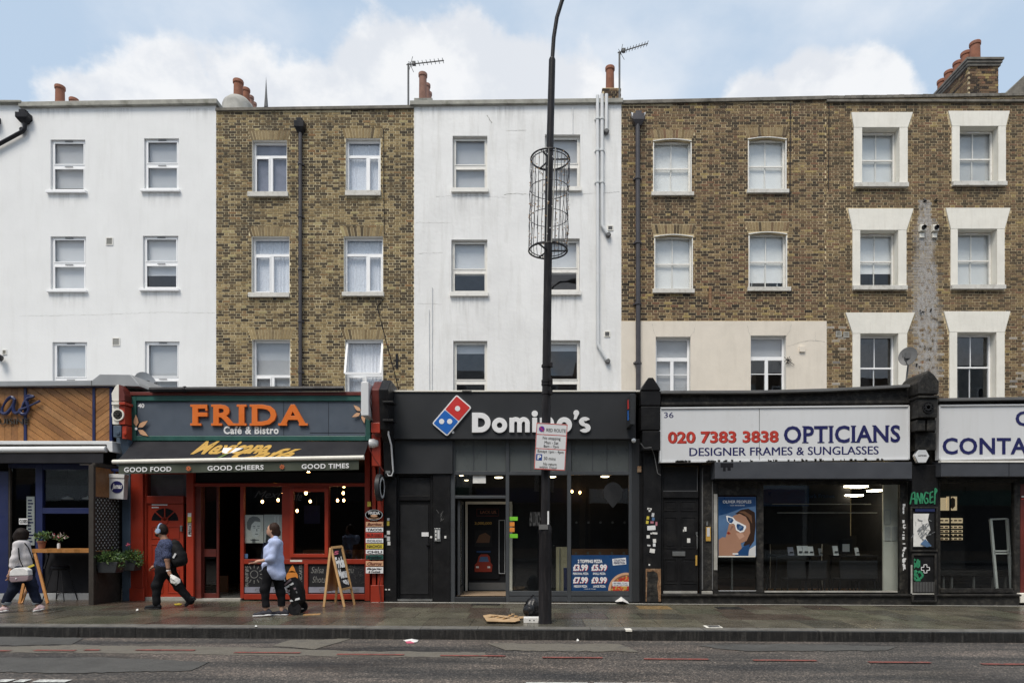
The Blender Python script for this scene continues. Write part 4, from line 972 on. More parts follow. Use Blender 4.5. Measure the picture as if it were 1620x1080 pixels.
# zinc capping
g=MB(); y0=Yf-.12
pz=[(-260,613),(176,609.5),(190,610),(212,611),(221,611),(218,606),(206,592),(158,591.5),(146,601),(-260,605)]
g.prism([(X(p,y0),Z(q,y0)) for p,q in pz],y0,YS+3.4); obj('zinc_capping',g,M['zinc'],hB,bevel=.01)
multi(hB,'capping_seam',[(144,145.2,602,610)],y0-.006,.01,'lead_grey')
# awning cassette, closed
aw=thing_at('folded_awning','closed awning in a white cassette with dark pelmet, under the plank sign','awning',60,733,13.85)
Ya=13.8; P(aw,'cassette_lid',(-260,170,697,702.5),Ya,.3,'white_metal',bevel=.01)
g=MB(); g.tube([(X(-260,Ya),Ya,Z(712.5,Ya)),(X(168,Ya),Ya,Z(710.5,Ya))],.068,10); obj('front_bar',g,M['white_metal'],aw,smooth=True)
g=MB(); g.prism([(X(p,Ya),Z(q,Ya)) for p,q in ((169,697),(178.5,698),(179,715),(174,714.5),(170,708))],Ya-.02,Ya+.3); obj('end_cap',g,M['white_metal'],aw,bevel=.01)
P(aw,'pelmet',(-260,163,717,732),Ya-.02,.03,'awning_black'); P(aw,'roller',(-260,168,702.6,716),Ya+.12,.1,'timber_dark')
# shop front frames
multi(hB,'shop_frame',[(-40,13,745,938),(56,67,733,938),(67.2,148,803,812),(148,152,745,940),(13.2,55.8,733,740),(67.2,147.8,733,742),(13.2,55.8,932,938)],YS,.09,'navy',bevel=.004)
P(hB,'post',(13.3,16,740,932),YS-.03,.05,'timber_dark')
for r in ((16,56,740,932),(67,148,742,803)): P(hB,'pane',r,YS+.05,.006,'glass_shop')
P(hB,'plinth',(-260,148,938,953),YS+.0,.2,'plinth_grey',bevel=.01); P(hB,'panel_below_counter',(67.2,148,872,937.5),YS+.06,.04,'shop_wall_dark')
P(hB,'spandrel',(-260,200,698.5,733),YS+.12,.1,'black_paint')
for k,(a,b) in enumerate(((114,161),)): P(hB,'downlight',(a+12,a+45,733.8,735.2),YS-.06,.02,'print_white')
# notices on the door glass
t=thing_at('closed_sign','small white CLOSED sign on the restaurant door glass','sign',37,829,YS+.04)
P(t,'board',(30,43.5,819.5,829),YS+.036,.008,'print_white'); txt(t,'CLOSED',(31,43,821.5,827),YS+.034,'print_black',depth=.002,bold=.02)
t=thing_at('menu_sheet','tall printed menu taped inside the restaurant door glass','menu',49,860,YS+.07)
P(t,'sheet',(42,54.5,785,862),YS+.07,.004,'blind_grey')
for k in range(14): P(t,'print_line',(44,44+rng.uniform(5,9),790+k*5,792.2+k*5),YS+.067,.002,'print_navy')
# white double-sided lightbox sign hanging at the right end
Yh=13.75; t=thing_at('hanging_sign','tapered white lightbox sign with blue roundel, hanging beside the blue pillar','sign',183,790,Yh)
g=MB(); g.prism([(X(p,Yh),Z(q,Yh)) for p,q in ((168.5,751),(197,752),(195,789.5),(172,788.5))],Yh,Yh+.14); obj('box',g,M['sign_white'],t,bevel=.008)
g=MB(); g.prism([(X(p,Yh),Z(q,Yh)) for p,q in ((168,749),(197.5,750),(197,756),(170,755))],Yh-.015,Yh+.15); obj('lid',g,M['white_metal'],t,bevel=.004)
g=MB(); xr,zr=X(185,Yh),Z(770,Yh); g.lathe([(.128,0),(.128,-.008),(0,-.008)],(xr,Yh,zr),28,ax='y'); obj('roundel',g,M['print_navy'],t)
txt(t,'Jamas',(177,193,764.5,775),Yh-.009,'print_white',depth=.002,bold=.02,shear=.35)
g=MB(); g.bar((X(165,Yh),Yh+.07,Z(742,Yh)),(X(186,Yh),Yh+.07,Z(743,Yh)),.05,.05); g.bar((X(178,Yh),Yh+.07,Z(743,Yh)),(X(178,Yh),Yh+.07,Z(750,Yh)),.02,.02); obj('bracket',g,M['navy'],t)
# interior hints: pendant shades, dark kitchen wall
for px in (107,139):
    t=thing_at('pendant_lamp','shallow white pendant shade over the serving hatch, %s'%('nearest the door' if px==107 else 'nearest the lattice screen'),'lamp',px,790,14.9)
    g=MB(); Y=14.9; g.lathe([(.12,0),(.10,.03),(.03,.05),(.012,.07)],(X(px,Y),Y,Z(789,Y)),16); obj('shade',g,M['white_metal'],t,smooth=True); g=MB(); g.tube([(X(px,Y),Y,Z(786,Y)),(X(px,Y),Y,3.1)],.006,5); obj('cord',g,M['pipe_black'],t)
# counter, stool, plants
Yc_=13.82; t=thing('bar_counter','live-edge orange timber bar shelf outside the serving hatch','counter',(X(100,Yc_),Yc_,gz(-10)))
g=MB(); zc=Z(868,Yc_-.25); xs0,xs1=X(50,Yc_-.2),X(149,Yc_-.2)
n=14; top=[];
for i in range(n+1):
    u=i/n; top.append((xs0+(xs1-xs0)*u,Yc_-.25+.018*math.sin(u*17)+.01*math.sin(u*41)))
vs=[(x,y,zc) for x,y in top]+[(x,YS,zc) for x,y in top]+[(x,y+.01,zc-.075) for x,y in top]+[(x,YS,zc-.075) for x,y in top]; n1=n+1; fs=[]
for i in range(n): fs+=[(i,i+1,n1+i+1,n1+i),(2*n1+i,i,i+1,2*n1+i+1)[::-1],(2*n1+i+1,2*n1+i,3*n1+i,3*n1+i+1)]
fs+=[(0,n1,3*n1,2*n1),(n,2*n1+n,3*n1+n,n1+n)]
g.add(vs,fs); obj('shelf',g,M['timber_orange'],t)
for a,b in (((54,874),(75.5,951)),((47,874),(31,956)),((43,925),(34,948))):
    g=MB(); g.bar((X(a[0],13.6),13.62,Z(a[1],13.6)),(X(b[0],13.4),13.4,gz(-10)+.005),.055,.03); obj('leg',g,M['timber_orange'],t,bevel=.003)
g=MB(); g.bar((X(77,YS-.02),YS-.02,Z(876,YS)),(X(70,YS-.02),YS-.02,Z(899,YS)),.03,.03); g.bar((X(77,YS-.1),YS-.1,Z(874,YS)),(X(76,YS-.02),YS-.02,Z(876,YS)),.03,.03); obj('bracket',g,M['pipe_black'],t)
Y=13.95; t=thing('bar_stool','black bar stool with crossed wire legs in front of the hatch','stool',(X(96,Y),Y,gz(-10)))
g=MB(); g.lathe([(.0,-.05),(.13,-.05),(.165,-.02),(.165,.02),(.13,.04),(0,.045)],(X(95,Y),Y,Z(897,Y)),20); obj('seat',g,M['print_black'],t,smooth=True)
xc_=X(95,Y); zs=Z(901,Y)
g=MB(); A=[(xc_+dx*.10,Y+dy*.10,zs) for dx in(-1,1) for dy in(-1,1)]; B=[(xc_+dx*.23,Y+dy*.2,gz(-10)+.005) for dx in(-1,1) for dy in(-1,1)]
for a,b in zip(A,B): q=MB(); q.tube([a,b],.011,6); obj('leg',q,M['pipe_black'],t)
mid=[tuple(Vector(a)*.28+Vector(b)*.72) for a,b in zip(A,B)]
for i,j in ((0,3),(1,2),(0,1),(2,3),(0,2),(1,3)): g.tube([mid[i],mid[j]],.008,5)
obj('footrest',g,M['pipe_black'],t)
def foliage(g,c,r,n,sz,sq=(1,1,1),droop=0.):
    for k in range(n):
        while True:
            p=Vector((rng.uniform(-1,1),rng.uniform(-1,1),rng.uniform(-1,1)))
            if .25<p.length<1: break
        q=Vector((c[0]+p.x*r*sq[0],c[1]+p.y*r*sq[1],c[2]+p.z*r*sq[2]))
        d=(p+Vector((rng.uniform(-.6,.6),rng.uniform(-.6,.6),rng.uniform(-.2,.9)-droop))).normalized(); u=d.cross(Vector((rng.uniform(-1,1),rng.uniform(-1,1),rng.uniform(-1,1)))).normalized(); s=sz*rng.uniform(.6,1.3)
        nn=d.cross(u)*s*.15
        g.add([q-d*s,q-u*s*.45+nn,q+d*s*1.1,q+u*s*.45+nn],[(0,1,2,3)],0 if rng.random()<.6 else 1)
Y=13.72; zt=Z(867.5,Y)
t=thing('potted_plant','green leafy plant in a terracotta pot on the bar shelf','plant',(X(66,Y),Y,zt))
g=MB(); g.lathe([(.055,0),(.075,.13),(.085,.13),(.085,.16),(.07,.16),(.06,.12)],(X(66,Y),Y,zt+.005),16); obj('pot',g,M['terracotta'],t,smooth=True)
g=MB(); foliage(g,(X(67,Y),Y,zt+.26),.17,110,.035,(1,.7,.6)); foliage(g,(X(75,Y),Y,zt+.30),.09,30,.03); obj('foliage',g,[M['leaf'],M['leaf_light']],t,kind=None)
t=thing('flower_vase','small glass vase of pale flowers standing mid-shelf','vase',(X(93,Y),Y,zt))
g=MB(); g.lathe([(.03,0),(.03,.09),(.02,.11),(.025,.12)],(X(93,Y),Y,zt+.003),14); obj('vase',g,M['blind_grey'],t,smooth=True)
g=MB(); foliage(g,(X(94,Y),Y,zt+.24),.15,50,.03,(1.1,.6,.5)); obj('foliage',g,[M['leaf'],M['leaf_light']],t)
g=MB(); foliage(g,(X(94,Y),Y,zt+.27),.16,45,.022,(1.1,.6,.45)); obj('flowers',g,[M['flower_pale'],M['flower_pink']],t)
# lattice screen standing out from the front
xl=-8.93; ya,yb=13.28,14.15; zg=gz(xl)
t=thing('lattice_screen','dark timber lattice screen standing out from the front with planters hung on it','screen',(xl,13.7,zg))
side(t,'post',xl-.05,xl+.05,ya-.07,ya,zg,Z(735,ya),'timber_dark',.004); side(t,'panel',xl-.02,xl+.02,ya+.01,yb,zg,Z(872,ya),'timber_dark'); side(t,'head_board',xl-.02,xl+.02,ya+.01,yb,Z(785,ya),Z(738,ya),'oak_plank_dark')
side(t,'rail',xl-.03,xl+.03,ya+.01,yb,Z(737,ya),Z(733,ya)+.02,'timber_dark')
z0,z1=Z(871,ya),Z(786,ya); g=MB(); s=.11
k=-30
for k in range(-16,32):
    for sg_ in (1,-1):
        c=z0+k*s
        pl=[(ya+.02,c if sg_>0 else c+1.0),(yb-.02,c+sg_*(yb-ya-.04)*1.0+(1.0 if sg_<0 else 0))]
        a,b=pl; q=clip([(a[0],a[1]-.021),(b[0],b[1]-.021),(b[0],b[1]+.021),(a[0],a[1]+.021)],ya+.02,yb-.02,z0,z1)
        if q: g.prismx(q,xl+(.001 if sg_>0 else -.012),xl+(.012 if sg_>0 else -.001))
obj('lattice',g,M['timber_dark'],t,kind='stuff'); side(t,'pale_backing',xl-.019,xl-.013,ya+.02,yb-.02,z0,z1,'sign_white')
for k,(y_,zz,lab) in enumerate(((13.45,Z(893,13.4),'slate planter box of green leaves hung on the near end of the lattice screen'),(13.9,Z(890,13.9),'slate planter of trailing leaves with a pink flower against the blue pillar'))):
    xx=xl+.10 if k==0 else xl+.22
    t=thing('wall_planter',lab,'planter',(xx+.08,y_,zz-.15))
    g=MB(); w0,w1=(-.09,.36) if k==0 else (.0,.34)
    g.prism([(xx+w0+.05,zz-.16),(xx+w1-.05,zz-.16),(xx+w1,zz+.06),(xx+w0,zz+.06)],y_-.12,y_+.14); obj('trough',g,M['charcoal'],t,bevel=.01)
    g=MB(); foliage(g,(xx+.5*(w0+w1),y_-.02,zz+.14),.24,330,.036,(1.0,.75,.58),.3); foliage(g,(xx+.5*(w0+w1),y_-.03,zz+.16),.34,70,.026,(1.0,.7,.6)); foliage(g,(xx+.9*w0,y_-.05,zz+.05),.1,60,.03); foliage(g,(xx+w1,y_-.05,zz+.02),.11,70,.03); obj('foliage',g,[M['leaf'],M['leaf_light']],t)
    if k: g=MB(); foliage(g,(X(205,13.8),13.75,Z(861,13.8)),.035,22,.022); obj('flower',g,[M['flower_pink'],M['flower_pink']],t)
# blue pillar and split cream-and-red console between restaurant and cafe
P(hB,'pillar',(193,206,745,955),YS-.08,.35,'pillar_blue',bevel=.008); P(hB,'pillar',(184,206,672,744.5),YS-.06,.3,'pillar_blue',bevel=.008)
Yk=13.75; g=MB(); a,b=X(177,Yk),X(207.5,Yk); c=X(191,Yk)
def splitblock(name,pts,y,d,m1_,m2_,**k):
    o=[]
    for side_,m in ((0,m1_),(1,m2_)):
        q=clip([(X(177+(p-177)*.74,y),Z(v,y)) for p,v in pts],(X(150,y) if side_==0 else X(188.3,y)),(X(188,y) if side_==0 else X(240,y)),-5,9)
        if q: g=MB(); g.prism(q,y,y+d); o.append(obj(name,g,M[m],hB,bevel=.008,**k))
    return o
splitblock('console_gable',[(177,634),(176,622),(184,611),(188,608),(193,608),(200,616),(204,624),(204,634)],Yk,.25,'surround_cream','red_dark')
splitblock('console_band',[(176,635.5),(205,635.5),(205,640),(176,640)],Yk-.04,.28,'surround_cream','red_bright')
splitblock('console_block',[(177,641),(204,641),(205,671),(178,671)],Yk+.01,.24,'surround_cream','red_bright')
for m,q0,q1 in (('old_black',0,1),):
    g=MB()
    for k in range(8):
        an=k*math.pi/4; cx_,cz_=X(187,Yk)+.065*math.cos(an),Z(656,Yk)+.065*math.sin(an); g.lathe([(.028,0),(.028,-.012),(0,-.02)],(cx_,Yk+.005,cz_),8,ax='y')
    g.lathe([(.03,0),(.03,-.02),(0,-.03)],(X(187,Yk),Yk+.005,Z(656,Yk)),10,ax='y'); obj('rosette',g,M['old_black'],hB)
g=MB(); g.lathe([(.125,0),(.125,-.03),(.10,-.03),(.10,0)],(X(187,Yk),Yk+.01,Z(656,Yk)),24,ax='y'); obj('rosette_ring',g,M['surround_cream'],hB)
P(hB,'console_foot',(179,191.5,673,691),Yk+.02,.2,'pillar_blue',bevel=.01); P(hB,'console_foot',(193,200,673,694),Yk+.04,.2,'red_bright',bevel=.01)
for p,m in ((186,'pillar_blue'),(196.5,'red_bright')):
    g=MB(); g.lathe([(.045,0),(.04,-.03),(0,-.035)],(X(p,Yk),Yk+.03,Z(684 if p<190 else 685,Yk)),12,ax='y'); obj('boss',g,M[m],hB,smooth=True)
g=MB(); g.prismx([(Yk+.1,Z(691,Yk)),(Yk+.35,Z(691,Yk)),(Yk+.35,Z(722,Yk)),(Yk+.22,Z(722,Yk)),(Yk+.16,Z(708,Yk))],X(184,Yk),X(197,Yk)); obj('console_scroll',g,M['pillar_blue'],hB,bevel=.01)
def dish(lab,px,q,Y,r,face,m,pole_q):
    t=thing('satellite_dish',lab,'satellite dish',(X(px,Y),Y,Z(pole_q,Y)))
    c=Vector((X(px,Y),Y,Z(q,Y))); d=Vector(face).normalized(); u=d.cross(Vector((0,0,1))).normalized(); v=u.cross(d)
    g=MB(); k=7; n=22
    for s_ in (0,.012):
        vs=[]
        for i in range(k+1):
            rr=r*i/k
            for j in range(n): an=2*math.pi*j/n; vs.append(c+u*math.cos(an)*rr*.9+v*math.sin(an)*rr-d*(.12*r*(1-(i/k)**2)*1.6)-d*s_)
        g.add(vs,[(i*n+j,i*n+(j+1)%n,(i+1)*n+(j+1)%n,(i+1)*n+j) for i in range(k) for j in range(n)])
    obj('reflector',g,M[m],t,smooth=True)
    g=MB(); g.tube([c-v*r*.9,c-v*r*.55+d*r*1.25],.012,6); g.lathe([(.03,-.05),(.035,.04),(0,.05)],tuple(c-v*r*.5+d*r*1.25),10); obj('feed_arm',g,M['lead_grey'],t)
    g=MB(); g.tube([c-d*.08,c-d*.15+Vector((0,.05,-.1)),(c.x,Y+.1,Z(pole_q,Y))],.02,8); g.box(c.x-.06,c.x+.06,Y-.02,Y+.05,c.z-.06,c.z+.08); obj('bracket',g,M['lead_grey'],t)
dish('grey satellite dish seen nearly edge-on behind the zinc capping',231,607,15.6,.30,(.93,-.55,.28),'zinc',630)
dish('dark grey satellite dish on a thin pole above the black console pillar',1436,563,16.2,.24,(-.75,-.75,.25),'lead_grey',612)
# ================================================================ red cafe
Yf=14.0
sg=thing_at('fascia_sign','slate blue cafe fascia in a dark green frame with raised orange letters','sign',396,697,Yf)
g=MB(); g.pbox(214,579,633,690,Yf+.04,.1); obj('panel',g,M['slate_blue'],sg)
g=MB(); g.pbox(207,215,625,697,Yf,.2); g.pbox(578,586,625,697,Yf,.2); g.pbox(215.05,577.95,625,634,Yf,.2); g.pbox(215.05,577.95,689,697,Yf,.2); obj('frame',g,M['green_paint'],sg,bevel=.012)
g=MB(); g.pbox(217,300,634.6,635.4,Yf+.036,.003); g.pbox(216.6,217.4,634.6,690,Yf+.036,.003); g.pbox(448.5,449,634,689,Yf+.036,.003); g.pbox(519.5,520,634,689,Yf+.036,.003); g.pbox(490,577,684,684.7,Yf+.036,.003); obj('panel_joint',g,M['print_black'],sg)
def serif_word(par,word,r,Y,m,dark,bold=.028,serif=.10):
    mb=text_mb(word,r,Y,.05,bold,spacing=1.22); L_=letters(mb)
    for q,ch in zip(L_,word):
        xs=[v[0] for v in q.v]; zs=[v[2] for v in q.v]; x0,x1,z0,z1=min(xs),max(xs),min(zs),max(zs); h=z1-z0; t=h*.11; e=h*serif
        feet=[]
        if ch=='F': feet=[(x0-e,x0+h*.42,z0),(x0-e,x0+h*.05,z1-t)]; q.box(x1-h*.10,x1,Y-.048,Y-.001,z1-h*.30,z1)
        if ch=='R': feet=[(x0-e,x0+h*.42,z0),(x0-e,x0+h*.05,z1-t),(x1-h*.28,x1+e,z0)]
        if ch=='I': feet=[(x0-e,x1+e,z0),(x0-e,x1+e,z1-t)]
        if ch=='D': feet=[(x0-e,x0+h*.1,z0),(x0-e,x0+h*.1,z1-t)]
        if ch=='A': feet=[(x0-e*.6,x0+h*.36,z0),(x1-h*.36,x1+e*.6,z0)]
        for a,b,z in feet: q.box(a,b,Y-.0485,Y-.0015,z,z+t)
        obj('letter',q,M[m],par,bevel=.003)
serif_word(sg,'FRIDA',(306,486,640,673.5),Yf+.03,'orange_letter','red_dark')
txt(sg,'Café & Bistro',(354,441,674,686.5),Yf+.04,'print_white',depth=.01,bold=.03,spacing=1.1); txt(sg,'40',(218.5,228.5,638,645),Yf+.04,'print_white',depth=.006,bold=.03)
def flower(px,q,L_,angs,Y):
    Y-=.035
    g=MB(); x,z=X(px,Y),Z(q,Y)
    k=MB()
    for an in angs:
        a=math.radians(an); u=Vector((math.cos(a),0,math.sin(a))); v=Vector((-u.z,0,u.x)); o=Vector((x,0,z))
        for mbx,sc,yy in ((g,1,Y-.010),(k,1.12,Y-.006)):
            pts=[o+u*L_*.16,o+u*L_*.42+v*L_*.17*sc,o+u*L_*.66+v*L_*.14*sc,o+u*L_*1.0*(1+(sc-1)*.3),o+u*L_*.66-v*L_*.14*sc,o+u*L_*.42-v*L_*.17*sc]
            mbx.prism([(p.x,p.z) for p in pts],yy,yy+.004)
    obj('flower_petals',g,M['petal_peach'],sg); obj('flower_outline',k,M['print_black'],sg)
    g=MB(); g.lathe([(.028,0),(.028,-.006),(0,-.006)],(x,Y-.012,z),12,ax='y'); obj('flower_centre',g,M['blind_white'],sg)
flower(216,678,.30,(92,35,-32),Yf+.03); flower(573,652,.24,(140,205,282),Yf+.03)
P(hC,'gutter_board',(205,590,619.5,625),Yf-.02,.25,'red_dark',bevel=.006)
g=MB(); g.tube([(X(241,Yf),Yf-.08,Z(617.5,Yf)),(X(546,Yf),Yf-.08,Z(615.5,Yf))],.055,8); g.tube([(X(294,Yf),Yf-.08,Z(617,Yf)),(X(297,Yf),Yf-.08,Z(617,Yf))],.07,8); obj('gutter',g,M['pipe_black'],hC,smooth=True)
# awning
aw=thing('awning','black cafe awning with gold lettering and an olive valance hanging from a white bar','awning',(X(376,13.6),13.6,Z(747,13.6)))
YB,YA=14.02,13.42; zB=Z(698,YB); xL0,xR0=X(211,YB),X(583,YB); xL1,xR1=X(182,YA),X(574,YA); zL,zR=Z(730.5,YA),Z(723.5,YA)
def slope_pt(u,v): # u 0..1 across, v 0 top..1 front
    x=(xL0+(xR0-xL0)*u)*(1-v)+(xL1+(xR1-xL1)*u)*v; z=zB*(1-v)+(zL+(zR-zL)*u)*v-.035*math.sin(math.pi*v); return Vector((x,YB+(YA-YB)*v,z))
g=MB(); n=12; k=8; vs=[slope_pt(i/n,j/k) for j in range(k+1) for i in range(n+1)]; nv=len(vs); vs+=[p+Vector((0,.006,-.008)) for p in vs[:nv]]
fs=[(j*(n+1)+i,j*(n+1)+i+1,(j+1)*(n+1)+i+1,(j+1)*(n+1)+i) for j in range(k) for i in range(n)]; fs+=[tuple(nv+q for q in f[::-1]) for f in fs]
g.add(vs,fs); fab=obj('fabric',g,M['awning_black'],aw,smooth=True)
g=MB(); g.tube([(xL1-.03,YA-.02,zL),(xR1+.03,YA-.02,zR)],.045,10); obj('front_bar',g,M['surround_cream'],aw,smooth=True)
def val_pt(u,v): x=xL1+.08+(xR1-xL1-.16)*u; return Vector((x,YA-.01-.012*math.sin(u*37)*v-.006*math.sin(u*90)*v,zL+(zR-zL)*u-.04-.205*v))
g=MB(); n=70; vs=[val_pt(i/n,j/3) for j in range(4) for i in range(n+1)]; nv=len(vs); vs+=[p+Vector((0,.005,0)) for p in vs[:nv]]
fs=[(j*(n+1)+i,j*(n+1)+i+1,(j+1)*(n+1)+i+1,(j+1)*(n+1)+i) for j in range(3) for i in range(n)]; fs+=[tuple(nv+q for q in f[::-1]) for f in fs]
g.add(vs,fs); va=obj('valance',g,M['valance_olive'],aw,smooth=True)
def on_val(p): u=(p.x-xL1-.08)/(xR1-xL1-.16); b=val_pt(u,0); return Vector((p.x,YA-.028,p.z+(zR-zL)*(u-.5)))
zmid=(730.5+723.5)/2
for s_,r in (('GOOD FOOD',(196,271,735.5,743.3)),('GOOD CHEERS',(328,417,735.5,743.3)),('GOOD TIMES',(477,552,735.5,743.3))): txt(aw,s_,r,YA-.03,'print_white',depth=.002,bold=.025,fn=on_val,spacing=1.08)
for px in (299.5,447):
    g=MB()
    for k in range(8):
        an=k*math.pi/4+.2; c=Vector((X(px,YA),0,Z(739.5,YA)+(zR-zL)*((X(px,YA)-xL1)/(xR1-xL1)-.5))); u=Vector((math.cos(an),0,math.sin(an))); v=Vector((-u.z,0,u.x))*.009; g.prism([(q.x,q.z) for q in (c+u*.012-v,c+u*.052-v,c+u*.052+v,c+u*.012+v)],YA-.032,YA-.029)
    obj('valance_flower',g,M['orange_flower'],aw)
def on_slope(u0,u1,v0,v1):
    def f(p,r=[None]): return p
    return f
def awn_text(s,u0,u1,v0,v1,arc=.0,shear=.4):
    mb=text_mb(s,(0,100,0,30),10,.001,.03,shear); xs=[p[0] for p in mb.v]; zs=[p[2] for p in mb.v]; a,b,c,d=min(xs),max(xs),min(zs),max(zs)
    def f(p):
        s_=(p.x-a)/(b-a); t=(p.z-c)/(d-c); u=u0+(u1-u0)*s_; v=v1+(v0-v1)*t+arc*math.sin(math.pi*s_)*-1; q=slope_pt(u,max(.0,min(1,v))); return q+Vector((0,-.006-(.001 if p.y<9.9995 else 0),.008))
    mb.move(f); return obj('lettering',mb,M['gold_print'],aw)
awn_text('Mexicana',.28,.60,-.02,.62,shear=.5); awn_text('Café',.46,.73,.34,.98,shear=.5)
g=MB()
for pts in (((.40,.30),(.485,.32),(.455,.55),(.425,.60),(.405,.52)),((.41,.88),(.375,.93),(.38,.99),(.415,.97))):
    q=[slope_pt(u,v)+Vector((0,-.008,.010)) for u,v in pts]; g.add(q,[tuple(range(len(q)))])
obj('glass_emblem',g,M['print_white'],aw)
g=MB(); q=[slope_pt(u,v)+Vector((0,-.008,.010)) for u,v in ((.425,.62),(.44,.60),(.415,.88),(.405,.86))]; g.add(q,[(0,1,2,3)]); obj('glass_stem',g,M['leaf_light'],aw)
for sgn,xx in ((1,xL0+.5),(-1,xR0-.5)):
    g=MB(); e=Vector((xx,YA+.02,zL-.0)); g.bar((xx,YB+.1,zR-.10),(xx+sgn*.8,YB-.25,zR-.12),.04,.03); g.bar((xx+sgn*.8,YB-.25,zR-.12),(xx,YA+.05,zR-.09),.04,.03); obj('folding_arm',g,M['white_metal'],aw)
# shop front joinery
rb='red_bright'
multi(hC,'pilaster',[(206,226,748,953)],YS-.06,.3,'red_paint',bevel=.01); P(hC,'pilaster_base',(204.5,227.5,930,954),YS-.09,.05,'red_paint',bevel=.008)
frame(hC,'door_frame',(226,300,744,948),5.5,YS,.12,'red_paint',bot=2); P(hC,'door_jamb',(294.6,306,744,950),YS-.02,.2,rb,bevel=.006); P(hC,'transom',(231.6,290,784,796),YS+.005,.1,'red_paint',bevel=.006)
P(hC,'fanlight_pane',(232,290,750,784),YS+.05,.006,'glass_shop'); P(hC,'fanlight_back',(230,295,748,786),YS+.25,.02,'room_mid')
dr=P(hC,'door',(232,290,796.5,946),YS+.04,.05,rb,bevel=.004); dr['label']='bright red panelled front door with a half-round fan window'
def fan(px,q,r,Y):
    g=MB(); x,z=X(px,Y),Z(q,Y); n=14; pts=[(x+r*math.cos(math.pi*i/n),z+r*.92*math.sin(math.pi*i/n)) for i in range(n+1)]
    g.prism(pts,Y-.004,Y+.01); obj('fan_window',g,M['glass_shop'],dr); g=MB(); g.prism([(x+(a-x)*1.0,b) for a,b in pts],Y-.001,Y+.012); obj('fan_backing',g,M['print_black'],dr)
    g=MB()
    for i in (3.5,7,10.5): a=math.pi*i/n; g.bar((x,Y-.01,z),(x+r*math.cos(a),Y-.01,z+r*.92*math.sin(a)),.022,.012)
    g.lathe([(.075,-.012),(.075,0)],(x,Y-.004,z+.0),14,ax='y'); obj('fan_bars',g,M[rb],dr)
fan(261,823,.29,YS+.038)
for r in ((239,258,832,852),(265,284,832,852),(239,258,860,891),(265,284,860,891),(239,258,900,938),(265,284,900,938)):
    g=MB(); t=1.6; g.pbox(r[0],r[1],r[2],r[2]+t,YS+.03,.009); g.pbox(r[0],r[1],r[3]-t,r[3],YS+.03,.009); g.pbox(r[0],r[0]+t,r[2]+t,r[3]-t,YS+.03,.009); g.pbox(r[1]-t,r[1],r[2]+t,r[3]-t,YS+.03,.009); obj('door_panel',g,M['red_paint'],dr,bevel=.002)
g=MB(); g.pbox(284.5,288,831,840,YS+.0,.04); obj('handle',g,M['steel'],dr,bevel=.003)
multi(dr,'number_strip',[(240,264.5,797.3,799),(240,251,801.5,803)],YS+.03,.009,'print_white'); P(hC,'sill',(228,300,944,950),YS-.03,.1,'cement')
P(hC,'sticker_strip',(297,302.5,811,848),YS-.025,.004,'paper'); P(hC,'sticker_strip',(296.8,302.7,817,827),YS-.027,.002,'sticker_yellow'); txt(hC,'PRIVATE',(0,34,0,5),YS-.03,'print_black',depth=.001,bold=.02,fn=lambda p:Vector((X(299.8,YS)+(p.z-Z(2.5,YS))*-1.0,YS-.031,Z(846,YS)+(p.x-X(0,YS))*.6)))
multi(hC,'dark_reveal',[(306.2,318,765,950)],YS+.05,.1,'red_dark')
# transom beam right across, posts and rails
multi(hC,'shop_frame',[(306.2,586,764,769),(380,385.5,769.1,946),(446,463.5,769.1,884),(515,520.5,769.1,884),(385.6,577,884,891.5),(481,487,891.6,939),(385.6,577,939,947.5),(463.6,514.9,769.1,775),(463.6,514.9,876,883.9)],YS,.1,'red_paint',bevel=.005)
for r in ((385.5,446,769,884),(464,515,775,876),(520.5,577,769,884)): P(hC,'pane',r,YS+.05,.006,'glass_shop')
frame(hC,'window_sash',(458.5,519,772,881),5.5,YS-.035,.03,rb)
P(hC,'head_panel',(306.2,578,747,763.5),YS+.08,.05,'shop_wall_dark')
for r in ((385.6,480.8),(487.2,577)):
    b=P(hC,'painted_panel',(r[0],r[1],891.6,938.9),YS+.04,.03,'shop_wall_dark')
    P(b,'glazing_strip',(r[0]+1,r[1]-1,928,937),YS+.03,.008,'room_mid'); txt(b,'CAFE',(r[0]+18,r[0]+40,930,935.5),YS+.027,'chalk',depth=.002); txt(b,'CUISINE',(r[0]+46,r[0]+80,930,935.5),YS+.027,'chalk',depth=.002)
def rot_txt(par,s,px,q0,q1,wpx,Y,m):
    mb=text_mb(s,(0,q1-q0,0,wpx),Y,.002,.02); x0=min(p[0] for p in mb.v); z0=min(p[2] for p in mb.v)
    mb.move(lambda p:Vector((X(px+wpx,Y)-(p.z-z0),p.y,Z(q1,Y)+(p.x-x0)))); return obj('lettering',mb,M[m],par)
rot_txt(hC,'BURRITOS',388,895,927,5,YS+.036,'chalk'); rot_txt(hC,'PANCAKES',473,893,927,5,YS+.036,'chalk')
g=MB()
for k in range(12):
    a=k*math.pi/6; c=Vector((X(401,YS),YS+.034,Z(908,YS))); u=Vector((math.cos(a),0,math.sin(a))); g.bar(c+u*.13,c+u*.20,.016,.004)
for k in range(20): a=k*math.pi/10; b=a+math.pi/10; c=Vector((X(401,YS),YS+.034,Z(908,YS))); g.bar(c+Vector((math.cos(a),0,math.sin(a)))*.08,c+Vector((math.cos(b),0,math.sin(b)))*.08,.014,.004)
obj('sun_drawing',g,M['chalk'],hC)
g=MB(); g.lathe([(.13,0),(.13,-.003)],(X(461,YS),YS+.038,Z(912,YS)),16,ax='y'); g.prism([(X(455,YS),Z(905,YS)),(X(467,YS),Z(905,YS)),(X(465,YS),Z(899,YS)),(X(462,YS),Z(893,YS)),(X(458,YS),Z(898,YS))],YS+.035,YS+.038); obj('painted_flame',g,M['sticker_orange'],hC)
